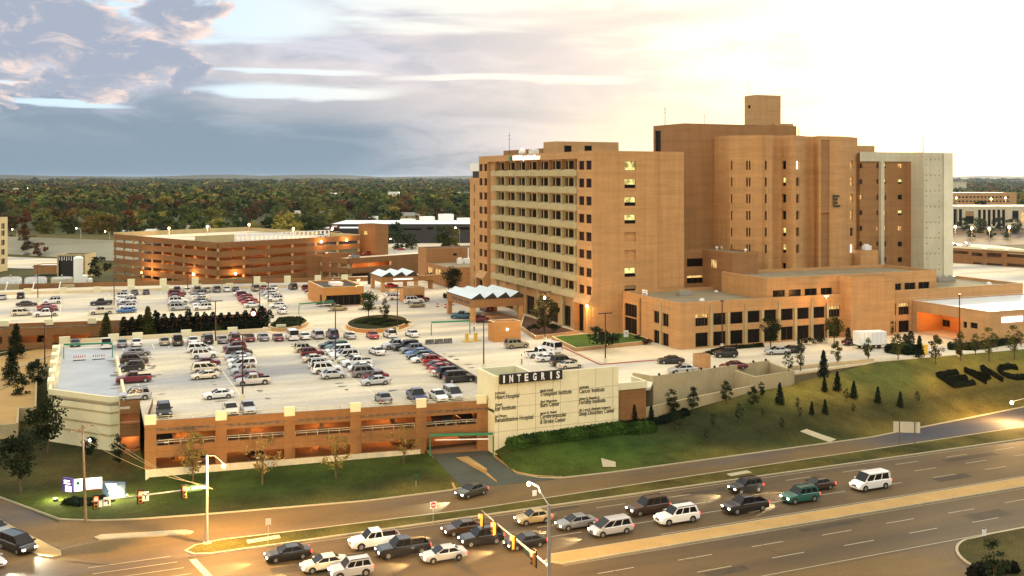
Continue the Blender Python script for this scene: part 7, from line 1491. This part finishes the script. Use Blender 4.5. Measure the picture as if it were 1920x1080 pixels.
# people
def person(x, y, z, face, label, top, legs, stride=.22, arms=(.1, -.1)):
    J = {'p': (0, 0, .93), 'c': (0, 0, 1.20), 'n': (0, 0, 1.47), 'h': (.02, 0, 1.56), 'ht': (.03, 0, 1.72), 'ls': (0, .17, 1.42), 'le': (arms[0]-.02, .23, 1.15), 'lh': (arms[0]+.1, .22, .90), 'rs': (0, -.17, 1.42), 're': (arms[1]-.02, -.23, 1.15), 'rh': (arms[1]+.1, -.22, .90), 'll': (.0, .09, .88), 'lk': (stride*.6, .10, .48), 'lf': (stride*.7, .10, .07), 'lt': (stride*.7+.16, .11, .04), 'rl': (0, -.09, .88), 'rk': (-stride*.2, -.10, .48), 'rf': (-stride*.9, -.10, .10), 'rt': (-stride*.9+.15, -.11, .04)}
    R = {'p': .13, 'c': .14, 'n': .06, 'h': .085, 'ht': .075, 'ls': .07, 'le': .05, 'lh': .045, 'rs': .07, 're': .05, 'rh': .045, 'll': .09, 'lk': .065, 'lf': .045, 'lt': .04, 'rl': .09, 'rk': .065, 'rf': .045, 'rt': .04}
    ed = ['p c', 'c n', 'n h', 'h ht', 'n ls', 'ls le', 'le lh', 'n rs', 'rs re', 're rh', 'p ll', 'll lk', 'lk lf', 'lf lt', 'p rl', 'rl rk', 'rk rf', 'rf rt']
    ks = list(J); me = bpy.data.meshes.new('body'); me.from_pydata([J[k] for k in ks], [tuple(ks.index(q) for q in e_.split()) for e_ in ed], [])
    ob = bpy.data.objects.new('body', me); COL.objects.link(ob); md = ob.modifiers.new('s', 'SKIN'); sv = me.skin_vertices[0].data
    for i, k in enumerate(ks): sv[i].radius = (R[k], R[k]); sv[i].use_root = (k == 'p')
    ob.modifiers.new('u', 'SUBSURF').levels = 1
    dg = bpy.context.evaluated_depsgraph_get(); m2 = bpy.data.meshes.new_from_object(ob.evaluated_get(dg)); bpy.data.objects.remove(ob)
    m2.materials.clear()
    for q in (M[top], M[legs], M['skin'], M['hair']): m2.materials.append(q)
    for p in m2.polygons:
        c = p.center; p.use_smooth = True
        p.material_index = 3 if c.z > 1.64 or (c.z > 1.56 and c.x < 0) else 2 if c.z > 1.46 or (abs(c.y) > .17 and c.z < .95) else 0 if c.z > .92 else 1
    t = thing('person', label, 'person', (x, y, z), None, face); o = bpy.data.objects.new('body', m2); COL.objects.link(o); o.parent = t
    mb = MB(); l = wl(t); mb.tube((l.x+.01, l.y, l.z+1.66), (l.x+.0, l.y, l.z+1.80), .115, .06, 10); mb.build('hair', M['hair'], t); return t
person(*at(889, 621, 0), -2.2, 'person in white shirt and dark trousers walking near the green gantry', 'cloth_w', 'cloth_d')
person(*at(978, 683, 0), .2, 'person in white top and dark trousers walking behind the white pickup', 'cloth_w', 'cloth_d', .3)
person(*at(991, 684, 0), 2.6, 'person dressed all in white standing by the white pickup', 'cloth_w', 'cloth_w', .05)
t = thing('statue', 'slim white statue on a plinth in front of the arborvitae', 'statue', (*at(308, 622, -2.6)[:2], -2.6)); x, y, _ = at(308, 622, -2.6)
mb = MB(); mb.box(x-.3, x+.3, y-.3, y+.3, -2.6, -1.9); mb.build('plinth', M['white'], t); mb = MB(); zz = [-1.9, -1.3, -.9, -.55, -.4, -.2, 0]; rr_ = [.25, .2, .26, .24, .08, .14, .05]
for k in range(6): mb.tube((x, y, zz[k]), (x, y, zz[k+1]), rr_[k], rr_[k+1], 10)
mb.build('figure', M['white'], t)
# ---- traffic signals, poles and signs at the junction
def signal(parent, p, face, box='sigy', three=True):
    # housing with backplate and three lenses; face = direction of the lenses
    fx, fy = face; sx_, sy_ = -fy, fx; mb = MB(); c = p
    mb.obox((c[0]-fx*.06, c[1]-fy*.06), math.atan2(sy_, sx_), .34, .03, c[2]-.78, c[2]+.78); bp = mb.build('backplate', M['black'], parent)
    mb = MB(); mb.obox((c[0]+fx*.12, c[1]+fy*.12), math.atan2(sy_, sx_), .2, .14, c[2]-.58, c[2]+.58); hs = mb.build('housing', M[box], parent)
    for k, z in enumerate((.38, 0, -.38)):
        mb = MB(); a = (c[0]+fx*.27, c[1]+fy*.27, c[2]+z); mb.tube(a, (a[0]+fx*.06, a[1]+fy*.06, a[2]), .21 if k == 0 else .15, .21 if k == 0 else .15, 12); mb.build('lens', M['lamp_r'] if k == 0 else M['black'], hs)
        mb = MB(); mb.tube((a[0], a[1], a[2]+.22), (a[0]+fx*.14, a[1]+fy*.14, a[2]+.21), .04, .03, 6); mb.build('visor', M[box], hs)
b0 = at(388, 1018, -6.85); t = thing('signal_mast', 'left signal mast with three red signals and a street lamp', 'traffic signal', b0); zt_ = zat(b0[0], b0[1], 853)
mb = MB(); mb.tube(b0, (b0[0], b0[1], zt_), .17, .12, 10); mb.build('pole', M['steel'], t); mb = MB(); mb.tube(b0, (b0[0], b0[1], b0[2]+.12), .5, .45, 12); mb.build('foot', M['kerb'], t)
za = zat(b0[0], b0[1], 914); ae = (b0[0]-11.6, b0[1]-.6, za+.1); mb = MB(); mb.tube((b0[0], b0[1], za), ae, .11, .06, 8); mb.build('arm', M['steel'], t)
on_arm = lambda u: on_b(u, b0[1]-.35)
for u in (346, 263, 180): x, y = on_arm(u); signal(t, (x, y-.1, za-.05), (0, -1))
def panel(parent, u0, u1, v0, v1, m, words=None, arrow=None, y=None):
    y = y or b0[1]-.55; x0, x1 = on_b(u0, y)[0], on_b(u1, y)[0]; z0, z1 = zat(x0, y, v1), zat(x0, y, v0); mb = MB(); mb.box(x0, x1, y-.03, y+.03, z0, z1); o = mb.build('sign_panel', M[m], parent)
    if words: text('lettering', words, ((x0+x1)/2, y-.045, z0+(z1-z0)*.28), (1, 0), (z1-z0)*.7, M['white'], o if False else parent, xs=.8, ext=.01, align='CENTER')
    if arrow:
        cx, cz, k = (x0+x1)/2, (z0+z1)/2, (z1-z0); mb = MB(); yy = y-.04
        if arrow == 'left': pts = [(.22, -.34), (.22, .02), (.1, .18), (-.12, .2), (-.12, .34), (-.36, .12), (-.12, -.08), (-.12, .06), (.04, .05), (.08, -.02), (.08, -.34)]
        else: pts = [(-.05, -.36), (-.05, .0), (-.2, .15), (-.28, .08), (-.3, .34), (-.06, .3), (-.13, .22), (0, .1), (.2, .3), (.12, .36), (.36, .38), (.34, .14), (.27, .21), (.07, 0), (.07, -.36)]
        mb.face([(cx+a*k, yy, cz+b*k) for a, b in pts]); mb.build('arrow', M['black'], parent)
    return o
panel(t, 347, 377, 911, 923, 'sgreen', 'N.W. EXPWY'); panel(t, 185, 192, 938, 951, 'white'); panel(t, 194, 207, 933, 949, 'white', None, 'left'); panel(t, 266, 279, 923, 940, 'white', None, 'fork')
lx, ly, lz = b0[0]+1.5, b0[1]-2.0, zat(b0[0]+1.5, b0[1]-2.0, 873)
mb = MB(); mb.path([(b0[0], b0[1], zt_-.1), (b0[0]+.7, b0[1]-.9, zt_+.1), (lx, ly, lz+.25)], .05, 6); mb.build('lamp_arm', M['steel'], t); bulb(lx, ly, lz, .2, 'lamp_o', 'lamp_head', t); light('POINT', (lx, ly, lz-.5), 20000, (1, .58, .20), .25)
p0 = (37.6, 79.6, -7.0); t = thing('signal_mast', 'right signal mast with curved lamp arm and four red signals', 'traffic signal', p0); zt_ = zat(p0[0], p0[1], 946)
mb = MB(); mb.tube(p0, (p0[0], p0[1], zt_), .19, .13, 10); mb.build('pole', M['steel'], t); za = -.75; mb = MB(); mb.tube((p0[0], p0[1], za-.1), (37.3, 94.8, za+.2), .12, .06, 8); mb.build('arm', M['steel'], t)
for (u, v) in ((908, 974), (932, 990), (968, 1016), (1007, 1046)): x, y = on_a(u, 37.4); signal(t, (x-.25, y, zat(x, y, v)), (-1, 0))
x, y = on_a(990, 37.2); mb = MB(); mb.box(x-.03, x+.03, y-1.0, y+1.0, za-.35, za+.12); mb.build('street_sign', M['sgreen'], t)
lx, ly = on_b(991, 84.6); lz = zat(lx, ly, 907); mb = MB(); mb.path([(p0[0], p0[1], zt_-.1), (p0[0]-.25, p0[1]+1.2, zt_+.75), (lx+.3, ly-1.5, lz+.15), (lx, ly, lz+.25)], .055, 6); mb.build('lamp_arm', M['steel'], t); bulb(lx, ly, lz, .18, 'lamp_o', 'lamp_head', t)
light('POINT', (lx, ly, lz-.5), 20000, (1, .58, .20), .25)
p = at(1935, 850, -7); lx, ly = on_b(1897, 119.5); lz = zat(lx, ly, 755); t = thing('street_lamp', 'street lamp on long arm reaching in from the right frame edge', 'street lamp', (lx+6, ly+.3, -6.9)); mb = MB(); mb.tube((lx+6, ly+.3, -6.9), (lx+6, ly+.3, lz+1), .14, .1, 8); mb.build('pole', M['steel'], t); mb = MB(); mb.tube((lx+6, ly+.3, lz+.6), (lx, ly, lz+.2), .06, .05, 6); mb.build('arm', M['steel'], t); bulb(lx, ly, lz, .26, 'lamp_w', 'lamp_head', t); light('POINT', (lx, ly, lz-.6), 9000, (1, .58, .2), .25)
# wooden utility pole and its wires
u0 = at(161, 978, -6.9); t = thing('utility_pole', 'leaning wooden utility pole with crossarm beside the monument sign', 'utility pole', u0); top = (u0[0]-.35, u0[1], zat(u0[0], u0[1], 797)); mb = MB(); mb.tube(u0, top, .17, .12, 8); mb.build('pole', M['wood'], t)
mb = MB(); cz = top[2]-.35; mb.tube((top[0]-1.35, top[1]-.4, cz-.25), (top[0]+1.2, top[1]+.4, cz+.2), .07, .07, 6); mb.build('crossarm', M['wood'], t)
for k in (-1.2, -.5, .5, 1.1): mb = MB(); mb.tube((top[0]+k, top[1]+k*.33, cz+k*.18), (top[0]+k, top[1]+k*.33, cz+k*.18+.22), .05, .03, 6); mb.build('insulator', M['steel'], t)
mb = MB(); lp = (top[0]+.75, top[1]-.6, zat(u0[0], u0[1], 824)); mb.path([(top[0]+.05, top[1], lp[2]+.2), lp], .04, 5); mb.build('bracket', M['steel'], t); bulb(*lp, .13, 'lamp_w', 'lamp_head', t); light('POINT', (lp[0]+.2, lp[1]-.5, lp[2]-.2), 150, (1, .8, .9))
for i, (k, e_) in enumerate(((-1.2, (48, 112.9, -1.5)), (.5, (48, 113.1, -1.3)), (1.1, (48, 113.3, -1.1)))):
    a = Vector((top[0]+k, top[1]+k*.33, cz+k*.18+.2)); b_ = Vector((b0[0]+i*.3, b0[1]+.2, -.6-.25*i)); cu = [a.lerp(b_, q/12)-Vector((0, 0, 1.0*4*(q/12)*(1-q/12))) for q in range(13)]; mb = MB(); mb.path(cu, .022, 4); o = mb.build('wire', M['conc_w']); setloc(o, a); tag(o, ['lowest', 'middle', 'highest'][i]+' wire from the utility pole to the left signal mast', 'wire', 'wires of the utility pole')
# road signs
def post_sign(u, v, vt, label, shape, m, z=-6.85):
    x, y, _ = at(u, v, z); zt = zat(x, y, vt); t = thing('road_sign', label, 'road sign', (x, y, z)); mb = MB(); mb.tube((x, y, z), (x, y, zt), .035, .035, 6); mb.build('post', M['steel'], t)
    mb = MB()
    if shape == 'round': mb.box(x-.38, x+.38, y-.08, y-.04, zt-.8, zt-.02); mb.build('panel', M['white'], t); mb = MB(); mb.tube((x, y-.10, zt-.41), (x, y-.081, zt-.41), .33, .33, 16); mb.build('disc', M['red'], t); mb = MB(); mb.box(x-.24, x+.24, y-.12, y-.101, zt-.46, zt-.35); mb.build('bar', M['white'], t)
    elif shape == 'small': mb.box(x-.3, x+.3, y-.06, y-.04, zt-.7, zt); mb.build('panel', M[m], t)
post_sign(812, 984, 940, 'round red no entry sign on the grass verge', 'round', 'white'); post_sign(503, 1020, 972, 'thin pale sign seen edge on at the verge', 'small', 'conc_l'); post_sign(1002, 931, 919, 'short white marker post sign by the service road', 'small', 'white'); post_sign(780, 912, 890, 'thin green marker on the lawn by the driveway', 'small', 'sgreen', -6.6)
x, y, _ = at(1700, 832, -6.85); t = thing('direction_board', 'tan double board sign seen from behind beside the road', 'road sign', (x, y, -6.85)); zt_ = zat(x, y, 791)
mb = MB(); mb.obox((x, y), -.55, 1.9, .04, zt_-1.6, zt_); mb.build('panel', M['conc_l'], t)
for k in (-1.1, 1.1): mb = MB(); mb.box(x+k*.85-.06, x+k*.85+.06, y-k*.52-.14, y-k*.52-.05, -6.85, zt_+.05); mb.build('post', M['wood'], t)
x, y, _ = at(1845, 1024, -6.83); zt_ = zat(x, y, 989); t = thing('lawn_sign', 'small white lawn sign with brown top on the corner lawn', 'sign', (x, y, -6.83)); mb = MB(); mb.tube((x, y, -6.83), (x, y, zt_-.3), .05, .05, 6); mb.build('post', M['post'], t); mb = MB(); mb.box(x-.28, x+.28, y-.06, y-.02, zt_-.9, zt_-.18); mb.build('panel', M['white'], t); mb = MB(); mb.tube((x, y, zt_-.18), (x, y, zt_), .14, .1, 8); mb.build('finial', M['wood'], t)
x, y, _ = at(1865, 1110, -6.8); tree('sparse', (x, y, -6.8), 5.0, DKG, 'thin dark sapling on the corner lawn at bottom right')
# lit monument sign
m0 = at(165, 938, -6.75); t = thing('monument_sign', 'three sided lit monument sign with white and blue panels', 'sign', (m0[0], m0[1], -6.9))
def mpanel(u0, u1, y0, y1, v0, v1, m, nm, extra=None):
    a, b = on_b(u0, y0), on_b(u1, y1); d = math.atan2(b[1]-a[1], b[0]-a[0]); c = ((a[0]+b[0])/2, (a[1]+b[1])/2); L = math.hypot(b[0]-a[0], b[1]-a[1])
    z0, z1 = zat(*c, v1), zat(*c, v0); mb = MB(); mb.obox(c, d, L/2, .12, z0, z1); o = mb.build(nm, m, t)
    for (fa, fb, fc, fd, mm) in (extra or ()):
        e0 = (a[0]+(b[0]-a[0])*fa, a[1]+(b[1]-a[1])*fa); e1 = (a[0]+(b[0]-a[0])*fb, a[1]+(b[1]-a[1])*fb); cc = ((e0[0]+e1[0])/2+sin(d)*.14, (e0[1]+e1[1])/2-cos(d)*.14); mb = MB(); mb.obox(cc, d, math.hypot(e1[0]-e0[0], e1[1]-e0[1])/2, .02, z0+(z1-z0)*fc, z0+(z1-z0)*fd); mb.build('marking', mm, o)
NAV, PUR = plain('navy_panel', (.03, .05, .11), .5), plain('purple_panel', (.10, .06, .30), .5)
y_ = m0[1]
mpanel(118, 136, y_+.9, y_-.2, 896, 922, PUR, 'panel', [(.2, .8, .75, .85, M['lit_w']), (.2, .85, .58, .66, M['lit_w']), (.35, .95, .05, .45, M['lit_w'])])
mpanel(139, 191, y_-.3, y_-.6, 897, 919, M['lit_w'], 'light_box', [(.08, .2, .55, .82, M['green']), (.3, .36, 0, 1, M['black']), (.36, 1, 0, .09, M['red'])])
mpanel(193, 236, y_+.6, y_-.8, 903, 933, NAV, 'panel', [(.15, .62, .80, .88, M['lit_w']), (.2, .75, .66, .73, M['lit_w']), (.25, .72, .52, .58, M['lit_w']), (.3, .7, .38, .45, M['lit_w']), (.28, .72, .26, .32, M['lit_w']), (.35, .95, .06, .14, M['white'])])
for i, (u, v) in enumerate(((104, 937), (236, 931), (212, 938))):
    x, y, _ = at(u, v, -6.75); z = lawn_z(x, y); ft = thing('ground_flood', ['left', 'right', 'middle'][i]+' ground floodlight at the monument sign', 'floodlight', (x, y, z), 'ground floodlights at the monument sign'); mb = MB(); mb.box(x-.25, x+.25, y-.12, y+.12, z, z+.3); mb.build('housing', M['black'], ft); mb = MB(); mb.box(x-.2, x+.2, y-.08, y+.14, z+.3, z+.34); mb.build('lens', M['lamp_w'], ft); light('POINT', (x, y+.25, z+.6), 500, (1, .95, .45), .1)
# head lamps of the queued cars light the lanes in front of them
for c in CARS:
    t = c[0]
    if t.get('group') == 'traffic queued in the street' or 'headlights' in t['label'] or 'turning out' in t['label']:
        h = t.rotation_euler.z; l = t.location
        light('SPOT', (l.x+cos(h)*2.5, l.y+sin(h)*2.5, l.z+.75), 4200 if t.get('group') else 4500, (1, .80, .48) if t.get('group') else (1, .95, .7), .12, (radians(86), 0, h-pi/2), 56, 'headlamp_light')
# ================= SKY, SUN, CAMERA =================
SUN_AZ = Vector((.7465, .666, 0)).normalized(); SUN_EL = radians(7)
SD = Vector((SUN_AZ.x*cos(SUN_EL), SUN_AZ.y*cos(SUN_EL), sin(SUN_EL)))
w = bpy.data.worlds.new('World'); scene.world = w; w.use_nodes = True; nt = w.node_tree; L = nt.links.new
bg = nt.nodes['Background']; bg.inputs['Strength'].default_value = .10
sky = N(nt, 'ShaderNodeTexSky', sky_type='NISHITA'); sky.sun_disc = False; sky.sun_elevation = SUN_EL; sky.sun_rotation = math.atan2(SUN_AZ.x, SUN_AZ.y); sky.air_density = 1.2; sky.dust_density = 2.0; sky.altitude = 300
tc = N(nt, 'ShaderNodeTexCoord'); sep = N(nt, 'ShaderNodeSeparateXYZ'); L(tc.outputs['Generated'], sep.inputs[0])
def mth(op, a, b=None, c=None, clamp=False):
    n = N(nt, 'ShaderNodeMath', operation=op); n.use_clamp = clamp
    for i, q in enumerate((a, b, c)):
        if q is None: continue
        if isinstance(q, (int, float)): n.inputs[i].default_value = q
        else: L(q, n.inputs[i])
    return n.outputs[0]
def rng(v, a, b, c=0., d=1., smooth=True):
    n = N(nt, 'ShaderNodeMapRange'); n.interpolation_type = 'SMOOTHSTEP' if smooth else 'LINEAR'; L(v, n.inputs['Value'])
    for k, q in zip(('From Min', 'From Max', 'To Min', 'To Max'), (a, b, c, d)): n.inputs[k].default_value = q
    return n.outputs[0]
def mix(f, a, b):
    n = N(nt, 'ShaderNodeMix', data_type='RGBA'); L(f, n.inputs[0]) if not isinstance(f, float) else setattr(n.inputs[0], 'default_value', f)
    for i, q in ((6, a), (7, b)):
        if isinstance(q, tuple): n.inputs[i].default_value = (*[x*10 for x in q], 1)
        else: L(q, n.inputs[i])
    return n.outputs[2]
zc = mth('MAXIMUM', sep.outputs[2], 0.0)
dt = N(nt, 'ShaderNodeVectorMath', operation='DOT_PRODUCT'); L(tc.outputs['Generated'], dt.inputs[0]); dt.inputs[1].default_value = SD
g = mth('MAXIMUM', dt.outputs['Value'], 0.0)
az = mth('ARCTAN2', sep.outputs[0], sep.outputs[1]); el = mth('ARCSINE', sep.outputs[2])
def azel(u, v): x = (u-960)/FP; return math.atan2(SN, CS)+math.atan(x), math.atan2((HZ-v)/FP, sqrt(1+x*x))
def vec(ka, ke, oa=0, oe=0):
    c = N(nt, 'ShaderNodeCombineXYZ'); L(mth('MULTIPLY_ADD', az, ka, oa), c.inputs[0]); L(mth('MULTIPLY_ADD', el, ke, oe), c.inputs[1]); return c.outputs[0]
def noise(v, det=8, rough=.6, dist=0, scale=1):
    n = N(nt, 'ShaderNodeTexNoise'); n.inputs['Scale'].default_value = scale; n.inputs['Detail'].default_value = det; n.inputs['Roughness'].default_value = rough; n.inputs['Distortion'].default_value = dist; L(v, n.inputs['Vector']); return n.outputs['Fac']
nD = noise(vec(5, 46, 2.3, 4.2), 4, .5, .2); nE = noise(vec(15, 34, 4.4, .3), 5, .55, .4); nA = noise(vec(9, 34, 3.3, 1.2), 8, .62, .5); nB = noise(vec(22, 52, 1.1, 5.3), 8, .66, .8); nC = noise(vec(3.2, 13, 7.7, 2.2), 6, .55, .3)
azw = mth('ADD', az, mth('MULTIPLY_ADD', nD, .16, -.08)); elw = mth('ADD', el, mth('MULTIPLY_ADD', nD, .03, -.015)); azb = mth('ADD', az, mth('MULTIPLY_ADD', nE, .12, -.06)); elb = mth('ADD', el, mth('MULTIPLY_ADD', nE, .075, -.0375))
def blob(u, v, ra, re, A=None, E=None):
    a0, e0 = azel(u, v); p = mth('DIVIDE', mth('SUBTRACT', A or azw, a0), ra/FP); q = mth('DIVIDE', mth('SUBTRACT', E or elw, e0), re/FP)
    return mth('SUBTRACT', 1.0, mth('ADD', mth('MULTIPLY', p, p), mth('MULTIPLY', q, q)))
def union(lst):
    o = lst[0]
    for b in lst[1:]: o = mth('MAXIMUM', o, b)
    return o
left = rng(g, .97, .80); low = rng(el, .115, .02)
# grey violet stratus, darker blue grey towards the horizon away from the sun
deck_ = mix(rng(el, .02, .12), (.175, .235, .30), (.36, .39, .46)); deck_ = mix(rng(nA, .42, .64), deck_, (.52, .52, .58)); deck_ = mix(mth('MULTIPLY', rng(nC, .50, .70), .7), deck_, (.68, .60, .57))
deck_ = mix(mth('MULTIPLY', low, left), deck_, (.20, .265, .325)); deck_ = mix(mth('MULTIPLY', rng(g, .82, .955), mth('MULTIPLY_ADD', nA, .9, .45), None, True), deck_, (.70, .60, .53))
bright = mix(rng(g, .70, .93), (.58, .76, .90), (.80, .77, .70)); bright = mix(.15, bright, sky.outputs[0])
gaps = union([blob(250, -10, 120, 60), blob(470, 30, 190, 50), blob(560, 170, 190, 13), blob(540, 136, 170, 9), blob(960, 150, 250, 11), blob(900, -10, 480, 60), blob(30, 158, 90, 7), blob(1480, 90, 380, 60), blob(1850, 190, 520, 120), blob(120, 192, 120, 7)])
gm = mth('MULTIPLY', rng(mth('ADD', gaps, mth('MULTIPLY_ADD', nD, 2.6, -1.3)), -.45, .75), .92)
wide = rng(el, .21, .32); gm = mth('MAXIMUM', gm, wide)
col = mix(gm, deck_, bright)
# broken cumulus at upper left, peach where it catches the light
cum = union([blob(60, 30, 190, 95, azb, elb), blob(170, 110, 110, 70, azb, elb), blob(270, 110, 100, 48, azb, elb), blob(335, 20, 60, 60, azb, elb), blob(90, 170, 130, 22, azb, elb), blob(330, 135, 45, 40, azb, elb)])
cm = rng(mth('ADD', cum, mth('MULTIPLY_ADD', nB, 2.0, -1.0)), -.25, .50)
edge = mth('MULTIPLY', rng(cum, .80, .05), rng(nB, .38, .60))
cumc = mix(mth('MAXIMUM', edge, mth('MULTIPLY', rng(nB, .50, .72), .6)), (.30, .34, .42), (.80, .62, .54))
col = mix(cm, col, cumc)
# the sunward side washes out to warm white
col = mix(mth('MULTIPLY', rng(g, .955, .995), .9), col, (.92, .82, .62))
col = mix(mth('MULTIPLY', mth('MULTIPLY', rng(g, .90, .96), rng(nA, .46, .64)), .8), col, (.62, .55, .49))
col = mix(mth('MULTIPLY', rng(g, .90, .99), rng(el, .10, .01)), col, (1.25, .98, .52))
col = mix(rng(el, .26, .75), col, (1.35, 1.28, 1.12))  # brighter zenith, out of view, added to light the level surfaces
glow = mth('POWER', g, 60); glow2 = mth('MULTIPLY', mth('POWER', g, 18), .10)
gl = N(nt, 'ShaderNodeVectorMath', operation='SCALE'); gl.inputs[0].default_value = (9, 6.8, 2.6); L(mth('ADD', glow, glow2), gl.inputs['Scale'])
ad = N(nt, 'ShaderNodeVectorMath', operation='ADD'); L(col, ad.inputs[0]); L(gl.outputs[0], ad.inputs[1])
# unseen warm brightness added to the sky behind the viewer, lights the facades
bk = mth('MULTIPLY', rng(dt.outputs['Value'], .2, -.7), rng(el, .8, .3)); col2 = mix(bk, ad.outputs[0], (.98, .86, .66))
L(col2, bg.inputs['Color'])
sun = bpy.data.lights.new('sun', 'SUN'); sun.energy = 3.0; sun.angle = radians(8); sun.color = (1, .80, .52); so_ = bpy.data.objects.new('sun', sun); COL.objects.link(so_); so_.rotation_euler = SD.to_track_quat('Z', 'Y').to_euler(); so_.location = (0, 0, 200)
cam = bpy.data.cameras.new('camera'); co = bpy.data.objects.new('camera', cam); COL.objects.link(co); co.location = (0, 0, CH)
co.rotation_euler = (pi/2, 0, -math.atan2(SN, CS)); cam.sensor_width = 36; cam.lens = 36*FP/1920; cam.shift_y = -(540-HZ)/1920; cam.clip_end = 60000; cam.clip_start = 1
scene.camera = co
vs = scene.view_settings; vs.view_transform = 'Standard'; vs.look = 'None'; vs.exposure = .48; vs.gamma = 1; vs.use_curve_mapping = False
cy_ = scene.cycles; cy_.max_bounces = 6; cy_.diffuse_bounces = 3; cy_.glossy_bounces = 2; cy_.transmission_bounces = 2; cy_.transparent_max_bounces = 4; cy_.sample_clamp_indirect = 4; cy_.use_denoising = True

HZD = 0.000014
if HZD:
    mb = MB(); mb.box(-30500, 30500, -30500, 30500, -8.1, 62); hz = mb.build('haze', bpy.data.materials.new('haze_air')); hm = hz.data.materials[0]; hm.use_nodes = True; hn = hm.node_tree; hn.nodes.clear()
    ou = hn.nodes.new('ShaderNodeOutputMaterial'); pv = hn.nodes.new('ShaderNodeVolumePrincipled'); pv.inputs['Color'].default_value = (.55, .70, 1.0, 1); pv.inputs['Density'].default_value = HZD; pv.inputs['Anisotropy'].default_value = .55; hn.links.new(pv.outputs[0], ou.inputs['Volume'])
    tag(hz, 'thin evening haze over the far trees', 'haze', kind='stuff')
    cy_.volume_bounces = 0
